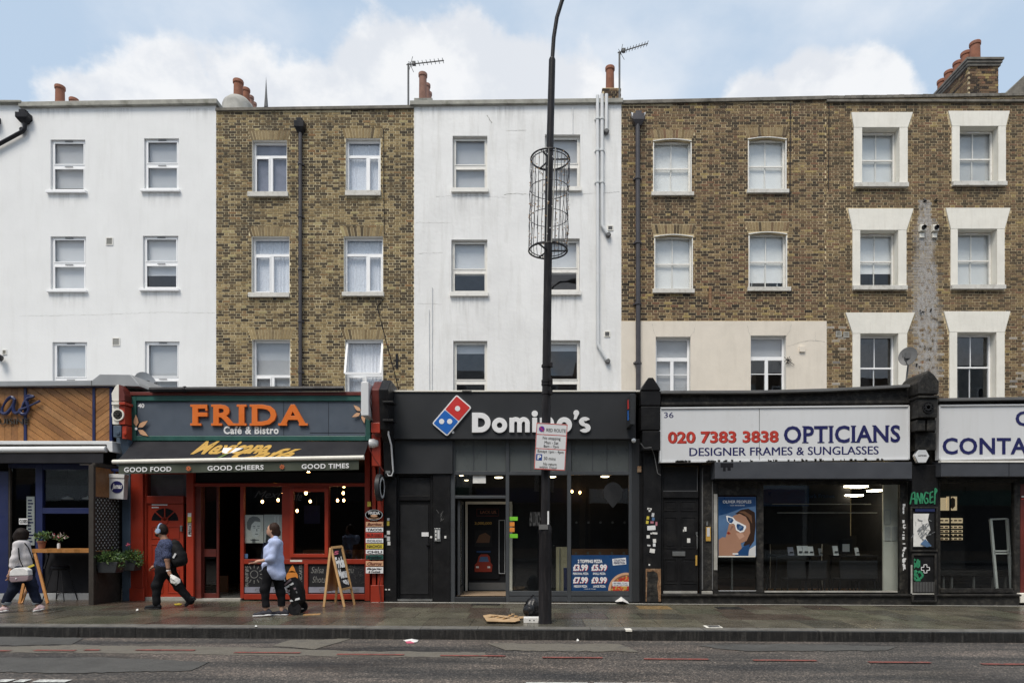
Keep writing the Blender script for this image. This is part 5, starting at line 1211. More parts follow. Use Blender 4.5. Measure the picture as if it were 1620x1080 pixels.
for a,b,s_ in ((492,512,'Salsa'),(494,515,'Shots'),(537,560,'Menu')): txt(hC,s_,(a,b,896 if s_!='Shots' else 911,906 if s_!='Shots' else 921),YS+.037,'chalk',depth=.002,shear=.3)
g=MB()
for k in range(26):
    c=Vector((X(rng.uniform(548,574),YS),YS+.034,Z(rng.uniform(896,924),YS))); a=rng.uniform(0,3.1); g.bar(c,c+Vector((math.cos(a),0,math.sin(a)))*rng.uniform(.04,.10),.009,.003)
obj('chalk_drawing',g,M['faint_print'],hC,kind='stuff')
# half-open inner door
nd=frame(hC,'inner_door',(319,346,765,946),3.5,YS+.14,.05,'red_dark',bot=8); multi(nd,'rail',[(322.6,342,868,880)],YS+.142,.046,'red_dark'); P(nd,'glass',(322.5,342.5,769,938),YS+.165,.006,'glass_shop')
side(hC,'cafe_partition',X(310,YS),X(380,YS+.3),17.4,17.5,0,3.1,'shop_wall_dark')
multi(hC,'back_wall_panel',[(347,360,910,940)],15.2,.05,'wood_interior')
P(hC,'threshold',(306,380,947,951),YS-.05,.3,'cement')
# inside: bar, crowd of bulbs, domes
BL=['topmost in the middle under the valance','second down in the middle, above the sash','left of the pair over the portrait poster','right of the pair over the portrait poster','lower left inside the sash','middle one inside the sash','lower right inside the sash','topmost of the right-hand four','second of the right-hand four','lower left of the right-hand four','lower right of the right-hand four']
for px,q,Y in ((488,748,14.7),(484,779,14.9),(415,793,15.2),(440,790.5,15.2),(470,807.5,15.8),(490.8,792.5,15.6),(501,807.5,15.8),(544,768,15.0),(543,779.5,15.2),(534,791,15.4),(543.8,791,15.6)):
    t=thing_at('hanging_bulb','bare glowing cafe bulb, '+BL.pop(0),'bulb',px,q,Y,group='bare bulbs hanging inside the cafe')
    c=(X(px,Y),Y,Z(q,Y)); g=MB(); g.ball(c,.030 if Y>15 else .036,10,sq=(1,1,1.35)); obj('bulb',g,M['bulb'],t,smooth=True)
    g=MB(); g.lathe([(.018,.03),(.018,.08),(.005,.09)],c,8); g.tube([(c[0],c[1],c[2]+.09),(c[0],c[1],3.14)],.004,4); obj('cord',g,M['pipe_black'],t)
for px,q,w_,lab in ((433,762,7,'glowing orange dome lamp above the portrait posters'),(552,760,5,'small dim orange dome lamp above the right cafe pane')):
    Y=15.4; t=thing_at('dome_lamp',lab,'lamp',px,q,Y); r=w_/FPX*Y
    g=MB(); g.lathe([(r,-.02),(r*.85,.03),(r*.4,.075),(.01,.09)],(X(px,Y),Y,Z(q,Y)),18); obj('shade',g,M['lamp_dome'],t,smooth=True); g=MB(); g.tube([(X(px,Y),Y,Z(q,Y)+.09),(X(px,Y),Y,3.14)],.006,4); obj('cord',g,M['pipe_black'],t)
# posters in the window
def poster_base(lab,r,Y,m,cat='poster'): t=thing_at('poster',lab,cat,(r[0]+r[1])/2,r[3],Y); P(t,'sheet',r,Y,.004,m); return t
t=poster_base('white poster with a grey portrait sketch of a face, in the cafe window',(387.5,416.5,814,858.5),YS+.064,'paper'); Yp=YS+.062
def blob(par,name,pts,Y,m,d=.002): g=MB(); g.prism([(X(p,Y),Z(q,Y)) for p,q in pts],Y,Y+d); return obj(name,g,M[m],par)
blob(t,'hair_shape',[(391,836),(390.5,826),(394,819),(400,816),(407,817),(411,820),(412,825),(403,824),(398,829),(396,839)],Yp,'print_grey')
blob(t,'face_shape',[(397,838),(398.5,829),(403,825),(411.5,826),(412.5,836),(410,845),(405,851),(400,848)],Yp-.001,'blind_pale')
multi(t,'feature',[(400,404,831.5,832.7),(407,411,831,832.2),(401,404,834,835),(407.5,410.5,834,835),(405.5,407,836,840),(403.5,408.5,843.5,845),(396,410,853,854.5),(399,404,852,858)],Yp-.003,.0015,'print_grey')
t=poster_base('pale sepia poster half hidden beside the portrait sketch',(417.5,446,813.5,858),YS+.064,'blind_grey')
blob(t,'figure_shape',[(420,858),(421,846),(425,840),(427,846),(430,851),(431,858)],Yp,'faint_print'); multi(t,'curtain_stripe',[(434,436,816,850),(439,441,816,852)],Yp,.002,'blind_pale')
t=thing_at('blue_noticeboard','dim blue poster deep inside the cafe behind the sash','poster',494,828,15.0); P(t,'sheet',(481,506,799,828),15,.01,'navy'); multi(t,'print_line',[(484,503,803,805),(489,491,810,816),(496,502,809,815)],14.99,.004,'print_navy')
P(hC,'window_sticker',(385.6,392,875.5,882.5),YS+.043,.003,'sticker_blue'); P(hC,'label_strip',(459,478,885,888),YS-.002,.002,'surround_cream')
txt(hC,'Cafe',(455,478,777,792),YS+.045,'faint_print',depth=.001,shear=.5); txt(hC,'Mexi',(402,446,776,787),YS+.045,'faint_print',depth=.001,shear=.5)
side(hC,'bar_counter',X(470,16),X(580,16),16.4,16.9,0,1.05,'wood_interior')
for px in (540,556,):
    t=thing_at('dining_chair','dark wooden chair inside the cafe behind the right pane%s'%(', nearer the board' if px==540 else ', nearer the pilaster'),'chair',px,930,15.3); Y=15.3; x=X(px,Y); g=MB(); g.box(x-.2,x+.2,Y-.2,Y+.2,.52,.56); obj('seat',g,M['wood_interior'],t)
    g=MB(); g.box(x-.2,x+.2,Y+.18,Y+.21,.6,1.0); obj('backrest',g,M['wood_interior'],t)
    for dx in (-.18,.18):
        for dy in (-.18,.18): q=MB(); q.box(x+dx-.02,x+dx+.02,Y+dy-.02,Y+dy+.02,.15,.52); obj('leg',q,M['wood_interior'],t)
# red right-hand pilaster
P(hC,'pilaster',(577,585,700,950),YS-.02,.2,'red_paint',bevel=.008); P(hC,'pilaster',(588.5,594.5,700,951),YS-.12,.3,'red_paint',bevel=.008); P(hC,'pilaster',(597,606,700,952),YS-.14,.3,'red_paint',bevel=.008)
P(hC,'pilaster_back',(577,607,690,952),YS+.1,.2,'red_dark'); P(hC,'pilaster_base',(586,607,925,953),YS-.16,.03,'red_paint',bevel=.01)
g=MB(); Yk=13.85
g.prismx([(Yk-.1,Z(605,Yk)),(Yk+.5,Z(608,Yk)),(Yk+.5,Z(700,Yk)),(Yk+.1,Z(700,Yk)),(Yk-.25,Z(680,Yk)),(Yk-.35,Z(640,Yk)),(Yk-.38,Z(622,Yk))],X(594,Yk),X(607,Yk)); obj('console',g,M['red_dark'],hC,bevel=.02)
P(hC,'console_block',(587,601,668,684),Yk-.3,.3,'red_bright',bevel=.01); P(hC,'console_block',(588,602,686,737),Yk-.05,.3,'red_paint',bevel=.01)
g=MB(); g.prismx([(Yk-.12,Z(603,Yk)),(Yk+.5,Z(606,Yk)),(Yk+.5,Z(755,Yk)),(Yk+.05,Z(755,Yk)),(Yk-.05,Z(700,Yk)),(Yk-.3,Z(682,Yk)),(Yk-.4,Z(636,Yk)),(Yk-.42,Z(622,Yk))],X(606.5,Yk),X(621,Yk)); obj('console',g,M['black_paint'],hD,bevel=.02)
for q in (634,663,): P(hD,'console_band',(605,622,q,q+3),Yk-.44,.3,'black_paint',bevel=.006)
# lightbox projecting over the pavement
Yn=13.35; t=thing('projecting_sign','square white projecting lightbox with a small round emblem on its side, beside the cafe fascia','sign',(X(577,Yn),Yn,Z(665,Yn)))
x0,x1=X(571,Yn),X(583,Yn); z0,z1=Z(657,Yn),Z(604,Yn)
g=MB(); g.box(x0,x1,Yn,Yn+.62,z0,z1); obj('box',g,M['sign_white'],t,bevel=.01)
g=MB(); g.lathe([(.21,0),(.21,.006),(0,.006)],(x1,Yn+.31,(z0+z1)/2),24,ax='x'); obj('emblem_ring',g,M['red_dark'],t); g=MB(); g.lathe([(.165,0),(.165,.010),(0,.010)],(x1,Yn+.31,(z0+z1)/2),24,ax='x'); obj('emblem',g,M['blind_pale'],t)
g=MB(); g.box(x1,x1+.014,Yn+.26,Yn+.36,(z0+z1)/2-.1,(z0+z1)/2+.1); obj('emblem_figure',g,M['print_black'],t)
g=MB(); g.box(x0+.03,x1-.03,Yn+.62,14.0,z0+.1,z0+.15); g.box(x0+.03,x1-.03,Yn+.62,14.0,z1-.15,z1-.1); obj('bracket',g,M['pipe_black'],t)
# round dark sign seen almost edge on, lantern stub, floodlight
Yn=13.6; t=thing('projecting_sign','round black projecting sign with white rim seen nearly edge-on beneath the awning end','sign',(X(597,Yn),Yn,Z(792,Yn)))
g=MB(); g.lathe([(.27,-.05),(.285,-.04),(.285,.04),(.27,.05),(0,.05)],(X(597,Yn),Yn+.2,Z(770,Yn)),26,ax='x'); obj('disc',g,M['charcoal'],t,smooth=True)
g=MB(); g.lathe([(.22,.0),(.225,.008),(.17,.008),(.17,0)],(X(597,Yn)+.052,Yn+.2,Z(770,Yn)),26,ax='x'); obj('rim_print',g,M['blind_grey'],t); g=MB(); g.tube([(X(597,Yn),Yn+.2,Z(748,Yn)),(X(597,Yn),Yn+.2,Z(738,Yn)),(X(597,Yn),14.1,Z(738,Yn))],.015,6); obj('bracket',g,M['pipe_black'],t)
t=thing_at('floodlight','white floodlight tucked under the right end of the cafe fascia','light',588,700,13.8); g=MB(); g.lathe([(.09,-.08),(.10,0),(.06,.1),(0,.11)],(X(589,13.7),13.8,Z(700,13.7)),12,ax='x'); obj('head',g,M['white_metal'],t,smooth=True); g=MB(); g.tube([(X(589,13.7),13.85,Z(700,13.7)),(X(583,14),14.0,Z(697,14))],.02,6); obj('arm',g,M['pipe_black'],t)
P(hC,'junction_box',(581,586.5,793,801),YS-.16,.03,'sticker_yellow',bevel=.004)
# stack of little menu boards on the pilaster
Ym=YS-.2
t=thing_at('oval_sign','black oval sign with white rim above the little menu boards','sign',592,822,Ym)
g=MB(); g.ball((0,0,0),1,28,sq=(1,1,1)); g=MB(); g.lathe([(.195,0),(.195,-.02),(.0,-.02)],(0,0,0),28,ax='y'); g.move(lambda p:Vector((p.x+X(592,Ym),p.y+Ym,p.z*.60+Z(814,Ym)))); obj('board',g,M['print_black'],t)
g=MB(); g.lathe([(.185,0),(.185,-.004),(.174,-.004),(.174,0)],(0,0,0),28,ax='y'); g.move(lambda p:Vector((p.x+X(592,Ym),p.y+Ym-.021,p.z*.60+Z(814,Ym)))); obj('rim',g,M['sign_white'],t)
txt(t,'FRIDA',(583,601,808.5,813.5),Ym-.021,'print_white',depth=.002,bold=.03); g=MB(); g.lathe([(.075,0),(.075,-.003)],(0,0,0),18,ax='y'); g.move(lambda p:Vector((p.x+X(592,Ym),p.y+Ym-.021,p.z*.35+Z(815.5,Ym)))); obj('emblem',g,M['petal_peach'],t); txt(t,'BAR & CUISINE',(584,600,818.2,820.6),Ym-.021,'petal_peach',depth=.002)
for s_,q0,q1,m,mt,sh in (('Burritos',825,832.5,'petal_peach','red_dark',.4),('TACOS',834,841,'print_white','print_black',0),('BURGERS',842.5,850,'print_red','red_dark',0),('ENCHILADAS',851.5,858.5,'print_white','print_grey',0),('NACHOS',860,867.5,'sticker_yellow','print_black',0),('CHILI',869,876,'print_white','print_black',0),('Breakfast',877.5,884.5,'green_paint','print_black',.4),('Churros',887,895,'petal_peach','red_dark',.4),('Margaritas',896.5,906.5,'print_white','print_black',.4)):
    t=thing_at('menu_board',{'Burritos':'peach','TACOS':'white','BURGERS':'dark red','ENCHILADAS':'white','NACHOS':'yellow','CHILI':'white','Breakfast':'green','Churros':'peach','Margaritas':'taller white'}[s_]+' little menu board reading '+s_+(' & Cocktails' if s_[0]=='M' else ''),'sign',592,q1,Ym,group='little menu boards stacked on the red pilaster')
    P(t,'board',(578.6,606.2,q0,q1),Ym,.025,m,bevel=.005)
    if s_!='Margaritas': txt(t,s_,(581,604,q0+1.5,q1-1.5),Ym-.002,mt,depth=.002,bold=.025,shear=sh)
    else: txt(t,s_,(580.5,604,q0+.8,q0+5.2),Ym-.002,mt,depth=.002,bold=.015,shear=sh); txt(t,'& Cocktails',(583,602,q0+5.6,q1-1),Ym-.002,mt,depth=.002,bold=.015,shear=sh)
g=MB(); g.tube([(X(603,Ym),Ym-.02,Z(908,Ym)),(X(600,Ym),Ym-.02,Z(925,Ym)),(X(603,Ym),Ym-.02,Z(950,Ym)),(X(596,Ym),Ym-.02,Z(955,Ym))],.012,5); g.tube([(X(583,13.8),13.8,Z(706,13.8)),(X(592,13.8),13.8,Z(725,13.8)),(X(607,13.8),13.8,Z(745,13.8))],.01,5); obj('loose_cable',g,M['red_dark'],hC)
# A-board
def aboard():
    Yb=13.3; zg=gz(X(535,Yb)); t=thing('chalkboard_stand','timber A-board with chalk lettering standing on the pavement outside the red cafe','A-board',(X(537,Yb),Yb,zg))
    def w(px,q,Y): return Vector((X(px,Y),Y,Z(q,Y)))
    # right leaf faces the camera side; left leaf seen from its edge
    T0,T1=w(524,866,13.35),w(541,864,13.5); B0,B1=w(545,955,13.15),w(561,950,13.55)
    for a,b in ((T0,B0),(T1,B1)): g=MB(); b=b.copy(); b.z=gz(b.x); g.bar(a,b,.045,.04); obj('leg',g,M['timber_pale'],t,bevel=.003)
    g=MB(); m0=T0.lerp(B0,.75); m1=T1.lerp(B1,.75); g.bar(m0,m1,.045,.03); g.bar(T0,T1,.05,.035); obj('rail',g,M['timber_pale'],t,bevel=.003)
    g=MB(); q=[T0.lerp(B0,.03),T1.lerp(B1,.03),m1,m0]; d=Vector((.01,.01,0)); g.add(q+[p+d for p in q],[(0,1,2,3),(4,7,6,5),(0,4,5,1),(1,5,6,2),(2,6,7,3),(3,7,4,0)]); obj('board',g,M['shop_wall_dark'],t)
    def onb(p):
        u,v=p.x,p.z; a=q[0].lerp(q[1],u); b=q[3].lerp(q[2],u); return b.lerp(a,v)+Vector((-.006,-.012,0))
    def bt(s_,u0,u1,v0,v1,m):
        mb=text_mb(s_,(0,100,0,30),10,.001,.05,.2); xs=[p[0] for p in mb.v]; zs=[p[2] for p in mb.v]; a,b,c,d_=min(xs),max(xs),min(zs),max(zs)
        mb.move(lambda p:onb(Vector((u0+(u1-u0)*(p.x-a)/(b-a),0,v0+(v1-v0)*(p.z-c)/(d_-c))))); obj('lettering',mb,M[m],t)
    bt('S',.15,.65,.86,.95,'flower_pink'); bt('Frida',.08,.92,.52,.80,'print_white'); bt('Menu',.12,.92,.26,.5,'print_white'); bt('OPEN',.15,.9,.04,.22,'print_white')
    L0,L1=w(514,950,13.1),w(524,948,13.6)
    A=w(523,866,13.33); Bk=w(538,864,13.52)
    g=MB(); n0=w(512.5,954,13.1); n0.z=gz(n0.x); g.bar(A,n0,.045,.04); obj('leg',g,M['timber_pale'],t,bevel=.003)
    g=MB(); n1=w(531,940,14.0); n1.z=gz(n1.x); g.bar(Bk,n1,.045,.04); obj('leg',g,M['timber_pale'],t,bevel=.003)
    g=MB(); q2=[A.lerp(n0,.04),Bk.lerp(n1,.04),Bk.lerp(n1,.78),A.lerp(n0,.74)]; d=Vector((.012,0,0)); g.add(q2+[p+d for p in q2],[(0,1,2,3),(4,7,6,5),(0,4,5,1),(1,5,6,2),(2,6,7,3),(3,7,4,0)]); obj('board',g,M['timber_orange'],t)
aboard()
# ================================================================ pizza shop
Yf=13.98
sg=thing_at('fascia_sign','wide charcoal pizza shop fascia with domino logo and rounded white letters','sign',812,694,Yf)
P(sg,'panel',(620,1006,619,694),Yf,.3,'charcoal',bevel=.004); P(hD,'flashing',(618,1014,617,619.3),Yf-.03,.4,'surround_cream',bevel=.003)
P(hD,'flashing_gap',(731,746,617.6,619.9),Yf-.036,.01,'old_black')
g=MB(); c=Vector((X(715.2,Yf),Z(657.5,Yf))); ang=math.radians(49.5)
def logo(hw,hh,r,y0,y1,m,name,u0=-1,u1=1,off=0):
    ca,sa=math.cos(ang),math.sin(ang); pts=[]
    a,b,e,f=-hw,hw,-hh,hh
    if name=='logo_half': a,b=(0+.008,hw) if u0>=0 else (-hw,-.008)
    for (cx_,cz_,s0) in ((b-r,f-r,0),(a+r,f-r,90),(a+r,e+r,180),(b-r,e+r,270)):
        for k in range(4): an=math.radians(s0+k*30); pts.append((cx_+r*math.cos(an),cz_+r*math.sin(an)))
    g=MB(); g.prism([(c.x+p*ca-q*sa,c.y+p*sa+q*ca) for p,q in pts],y0,y1); return obj(name,g,M[m],sg,bevel=.002)
logo(.405,.212,.045,Yf-.05,Yf-.001,'print_white','logo_border')
logo(.378,.187,.02,Yf-.056,Yf-.05,'logo_red','logo_half',0); logo(.378,.187,.02,Yf-.056,Yf-.05,'logo_blue','logo_half',-1)
def dot(u,v):
    ca,sa=math.cos(ang),math.sin(ang); g=MB(); g.lathe([(.056,0),(.056,-.005),(0,-.005)],(c.x+u*ca-v*sa,Yf-.056,c.y+u*sa+v*ca),20,ax='y'); obj('logo_dot',g,M['print_white'],sg)
dot(.19,0)
for px,q in ((699.3,667),(712,667)): g=MB(); g.lathe([(.056,0),(.056,-.005),(0,-.005)],(X(px,Yf),Yf-.056,Z(q,Yf)),20,ax='y'); obj('logo_dot',g,M['print_white'],sg)
g=MB(); g.lathe([(.028,0),(.028,-.006)],(X(716.5,Yf),Yf,Z(683.5,Yf)),14,ax='y'); obj('trade_mark',g,M['print_white'],sg)
# rounded bold lettering built from rings and bars so it is as heavy as the real one
def ring(cx_,cz_,ro,ri,a0=0,a1=360,sx=1.,n=30):
    g=MB(); k=max(4,int(n*abs(a1-a0)/360)); full=abs(a1-a0)>=360; P4=[]
    for i in range(k if full else k+1):
        a=math.radians(a0+(a1-a0)*i/k); co,si=math.cos(a),math.sin(a)
        P4+=[(cx_+ro*co*sx,Yf-.045,cz_+ro*si),(cx_+ri*co*sx,Yf-.045,cz_+ri*si),(cx_+ro*co*sx,Yf-.002,cz_+ro*si),(cx_+ri*co*sx,Yf-.002,cz_+ri*si)]
    m=len(P4)//4; fs=[]
    for i in range(m if full else m-1): a=4*i; b=4*((i+1)%m); fs+=[(a,a+1,b+1,b),(a+2,b+2,b+3,a+3),(a,b,b+2,a+2),(a+1,a+3,b+3,b+1)]
    if not full: fs+=[(0,2,3,1),(4*m-4,4*m-3,4*m-1,4*m-2)]
    return g.add(P4,fs)
u=Yf/FPX; zb=Z(684,Yf); xh=.0
vk=[0]
def vbar(g,p0,p1,q0,q1): vk[0]+=1; g.box(X(p0,Yf),X(p1,Yf),Yf-.0465-.0004*vk[0],Yf-.0025-.0001*vk[0],Z(q1,Yf),Z(q0,Yf)); return g
def L_(g): obj('letter',g,M['print_white'],sg,bevel=.003)
g=vbar(MB(),747,756.5,653,684.3); o_=ring(X(760,Yf),Z(668.6,Yf),15.6*u,7.2*u,-90,90,1.05); g.add(o_.v,o_.f); g.box(X(755,Yf),X(760.5,Yf),Yf-.0445,Yf-.003,Z(661.4,Yf),Z(653,Yf)); g.box(X(755,Yf),X(760.5,Yf),Yf-.0445,Yf-.003,Z(684.2,Yf),Z(675.8,Yf)); L_(g)
L_(ring(X(790.5,Yf),Z(672.8,Yf),12*u,4.3*u))
hk=[0]
def hump(px,r,g): o_=ring(X(px,Yf),Z(669.5,Yf),r*u,(r-7.2)*u,0,180,1.0); hk[0]+=1; g.add([(a,b+.0006*hk[0],c_) for a,b,c_ in o_.v],o_.f); vbar(g,px+r-7.4,px+r,669,684); return g
g=vbar(MB(),806,813.6,661,684); hump(816,9.6,g); hump(828.5,9.6,g); L_(g)
g=vbar(MB(),842,849.8,661,684); L_(g); g=MB(); g.lathe([(4.9*u,-.045),(4.9*u,-.002),(0,-.002)],(X(846,Yf),Yf,Z(654.6,Yf)),18,ax='y'); L_(g)
g=vbar(MB(),854,861.6,661,684); hump(865.5,11.0,g); L_(g)
L_(ring(X(892.5,Yf),Z(672.3,Yf),12.3*u,4.3*u))
g=MB(); g.lathe([(4.6*u,-.045),(4.6*u,-.002)],(X(911.5,Yf),Yf,Z(653.5,Yf)),18,ax='y'); g.prism([(X(p,Yf),Z(q,Yf)) for p,q in ((908.5,656.5),(915.8,655),(911.5,663.5),(907.5,664))],Yf-.044,Yf-.003); L_(g)
g=ring(X(925,Yf),Z(667.2,Yf),7.4*u,1.2*u,30,270,1.25); o_=ring(X(925,Yf),Z(677.0,Yf),7.4*u,1.2*u,-150,90,1.25); g.add([(x,y+.0007,z) for x,y,z in o_.v],o_.f); L_(g)
# tiny projecting sign at the fascia's right end
Yn=13.5; t=thing('projecting_sign','slim charcoal projecting sign with a red and blue logo at the pizza fascia end','sign',(X(1000,Yn),Yn,Z(672,Yn)))
x0=X(996,Yn); g=MB(); g.box(x0,x0+.09,Yn-.1,Yn+.48,Z(672,Yn),Z(624,Yn)); obj('box',g,M['charcoal'],t,bevel=.006)
for m,za,zb_ in (('logo_red',Z(645,Yn),Z(629,Yn)),('logo_blue',Z(663,Yn),Z(646,Yn))): g=MB(); g.prismx([(Yn+.1,za),(Yn+.28,za+.02),(Yn+.30,zb_),(Yn+.14,zb_-.01)],x0-.008,x0-.001); obj('logo_half',g,M[m],t)
P(hD,'pilaster',(1000,1012,694,952),YS-.02,.3,'charcoal',bevel=.008)
# left part: black boarding, door
multi(hD,'pilaster',[(607,627,755,953)],YS-.1,.35,'black_paint',bevel=.01); P(hD,'boarding',(621,716,695,749),YS-.08,.3,'charcoal',bevel=.006)
multi(hD,'pilaster',[(685,712,749.5,952)],YS-.04,.3,'black_paint',bevel=.01); frame(hD,'door_frame',(627.2,684.8,749.5,951),4,YS+.02,.12,'black_paint'); P(hD,'transom_panel',(631.5,680.5,755,783),YS+.07,.04,'dark_panel'); P(hD,'transom',(631.3,680.6,783.5,791),YS+.02,.12,'black_paint',bevel=.005)
dr=P(hD,'door',(631.5,680.5,791.5,946.5),YS+.07,.05,'black_paint'); dr['label']='plain black flush door with a scuffed dark panel'
P(dr,'door_panel',(633.5,677.5,799,939),YS+.055,.014,'dark_panel',bevel=.003); P(dr,'notice',(667,678,841.5,848),YS+.045,.008,'print_white'); P(dr,'handle',(674,679,860,862),YS+.02,.04,'pipe_black'); P(hD,'threshold',(628,684,947.2,950.2),YS-.04,.08,'steel')
t=P(hD,'intercom',(687,697,835,856),YS-.07,.03,'steel',bevel=.004)
for k in range(3): P(t,'button_row',(688.5,690.5,838+k*6,842+k*6),YS-.075,.006,'paper')
P(t,'speaker_grille',(692,695.5,838,852),YS-.074,.006,'blind_grey')
for r in ((680.5,683.5,847.5,850.5),(703,706,847,851)): P(hD,'sticker',r,YS-.05,.006,'paper')
for r,m in (((612,617,839,845),'paper'),((612,617,848,855),'blind_grey'),((613,617.5,856,862),'paper'),((608,611.5,846,849.5),'blind_grey'),((612,616,824,831),'sticker_yellow'),((612.5,616,819,823),'blind_grey'),((609,612,931,933),'paper'),((614,617,931,933),'paper')): P(hD,'sticker',r,YS-.104,.003,m)
g=MB()
for k in range(9): c_=Vector((X(692+rng.uniform(0,9),YS),YS-.045,Z(811+rng.uniform(0,14),YS))); a=rng.uniform(.3,2.6); g.bar(c_,c_+Vector((math.cos(a),0,math.sin(a)))*rng.uniform(.04,.09),.008,.003)
obj('scrawl',g,M['lead_grey'],hD)
g=MB(); Y=13.9
g.tube([(X(619.5,Y),Y-.3,Z(618,Y)),(X(619.5,Y),Y-.3,Z(690,Y)),(X(621.5,Y),Y-.15,Z(705,Y)),(X(622,Y),Y,Z(745,Y)),(X(619.5,Y),Y,Z(752,Y)),(X(614.5,Y),Y,Z(752,Y)),(X(612,Y),Y,Z(747,Y))],.018,6); obj('conduit',g,M['sign_white'],hD,smooth=True)
P(hD,'junction_box',(609.5,617.5,738,748.5),Y-.02,.08,'steel',bevel=.006)
# glazed front
fg='frame_grey'
multi(hD,'shop_frame',[(712.5,719.5,694.5,952),(800,805.5,694.5,952),(897.5,903.5,694.5,952),(995,1000,694.5,952),(719.6,799.9,745,751),(805.6,897.4,745,751),(903.6,994.9,745,751),(719.6,799.9,783.5,788),(805.6,897.4,934.5,951),(903.6,994.9,934.5,951)],YS,.1,fg,bevel=.005)
multi(hD,'rail_joint',[(805.6,897.4,941.5,942.5),(903.6,994.9,941.5,942.5)],YS-.003,.01,'pipe_black')
for a,b in ((719.6,799.9),(805.6,897.4),(903.6,994.9)): P(hD,'frosted_panel',(a,b,694.5,744.8),YS+.05,.01,'frosted'); 
for a,b in ((719.6,799.9),(805.6,897.4),(903.6,994.9)):
    for f in (.37,.62): P(hD,'glazing_seam',(a+(b-a)*f-.7,a+(b-a)*f+.7,695,744.5),YS+.042,.006,fg)
for r in ((719.6,799.9,751,783.5),(805.6,897.4,751,934.5),(903.6,994.9,751,934.5)): P(hD,'pane',r,YS+.05,.006,'glass_shop')
t=thing_at('camera_dome','white security camera under the pizza fascia by the black pillar','camera',1002,697,13.9); g=MB(); g.ball((X(1002,13.9),13.85,Z(697,13.9)),.05,10,sq=(1,1.3,1)); obj('housing',g,M['white_metal'],t,smooth=True); g=MB(); g.tube([(X(1002,13.9),13.9,Z(697,13.9)),(X(1002,13.9),14.0,Z(693,13.9))],.02,6); obj('bracket',g,M['white_metal'],t)
# doorway: threshold, open leaf, inner wall with posters
P(hD,'step',(719.6,799.9,944,951.5),YS-.02,.3,'charcoal',bevel=.006); g=MB(); g.add([(X(722,YS),YS+.1,gz(-1)+.125),(X(800,YS),YS+.1,gz(-1)+.125),(X(800,YS),15.3,gz(-1)+.125),(X(722,YS),15.3,gz(-1)+.125)],[(0,1,2,3)]); obj('doormat_floor',g,M['tan_floor'],hD)
g=MB(); xh=X(723,YS); 
for a,b,c_,d_ in ((YS+.12,YS+.17,.14,2.2),(YS+.82,YS+.87,.14,2.2),(YS+.17,YS+.82,2.14,2.2),(YS+.17,YS+.82,.14,.3)): g.box(xh,xh+.05,a,b,c_,d_)
lf=obj('door_leaf',g,M[fg],hD); side(lf,'glass',xh+.02,xh+.026,YS+.17,YS+.82,.3,2.14,'glass_shop')
Yi=15.35; multi(hD,'inner_door_frame',[(736,739.5,793,934),(739.6,810,793,797),(806,810.5,797.1,934)],Yi-.03,.06,'surround_cream',bevel=.003)
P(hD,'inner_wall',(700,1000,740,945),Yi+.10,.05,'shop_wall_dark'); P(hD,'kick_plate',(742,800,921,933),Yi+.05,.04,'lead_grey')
t=thing_at('menu_poster','black poster with a car picture on the inner wall of the pizza shop doorway','poster',765,900,Yi+.05)
P(t,'sheet',(742,790,800,915),Yi+.06,.02,'print_black'); frame(t,'neon_frame',(754,789,804,816),.8,Yi+.05,.006,'red_dark'); txt(t,'LACK US.',(760,786,807,812),Yi+.05,'terracotta',depth=.003,bold=.02)
txt(t,'3,000,000',(751,778,825,830),Yi+.05,'gold_print',depth=.003,bold=.02); P(t,'photo',(751,778,838,864),Yi+.05,.006,'dark_panel')
blob(t,'photo_shape',[(753,858),(758,846),(768,842),(776,848),(774,858)],Yi+.045,'wood_interior'); g=MB(); blob(t,'car_body',[(751,904),(751,893),(755,889),(757,880),(761,876),(771,876),(775,880),(776,889),(779,893),(778,904)],Yi+.045,'red_paint')
blob(t,'windscreen',[(757.5,888),(760,880),(771,880),(773.5,888)],Yi+.043,'sticker_blue'); multi(t,'headlamp',[(753,757.5,895,898),(771,775.5,895,898)],Yi+.043,.002,'paper'); multi(t,'arch_text',[(754,776,871,873.5)],Yi+.045,.002,'poster_blue')
frame(hD,'side_light',(789,799,822,907),1,Yi+.04,.02,'blind_grey')
for r,m in (((806,819,817,823),'sticker_green'),((806,814,825.5,832),'sticker_orange'),((806,814,834,841),'sticker_orange'),((806,819,844,850.5),'sticker_green')): P(hD,'handle_sticker',r,YS+.03,.01,m,bevel=.002)
P(hD,'paper_notice',(748,768.5,751.5,764),YS+.044,.004,'paper')
# inside lights and fittings
DL=['leftmost, small, above the shop doorway','second small one above the doorway','broad one right of the paper notice','broad one by the lamp column','broad one above the shield emblem']
for px,q,Y in ((730,752,14.9),(738,759.5,15.4),(789,755,15.0),(873,754,14.9),(957,753.5,14.9)):
    t=thing_at('ceiling_downlight','warm pizza shop downlight, '+DL.pop(0),'light',px,q,Y,group='downlights in the pizza shop ceiling'); g=MB(); w_=.10 if px>780 else .05
    g.ball((X(px,Y),Y,Z(q,Y)),w_,10,sq=(1,.6,.22)); obj('lens',g,M['lamp_lit'],t,smooth=True); g=MB(); g.lathe([(w_*1.15,.012),(w_*1.15,.03)],(X(px,Y),Y,Z(q,Y)),14); g.tube([(X(px,Y),Y,Z(q,Y)+.03),(X(px,Y),Y,3.14)],.01,4); obj('trim',g,M['lead_grey'],t)
DB=['just right of the lamp column','left of the pair beside the mullion','right of the pair beside the mullion','lowest, under the pair','in front of the shield emblem']
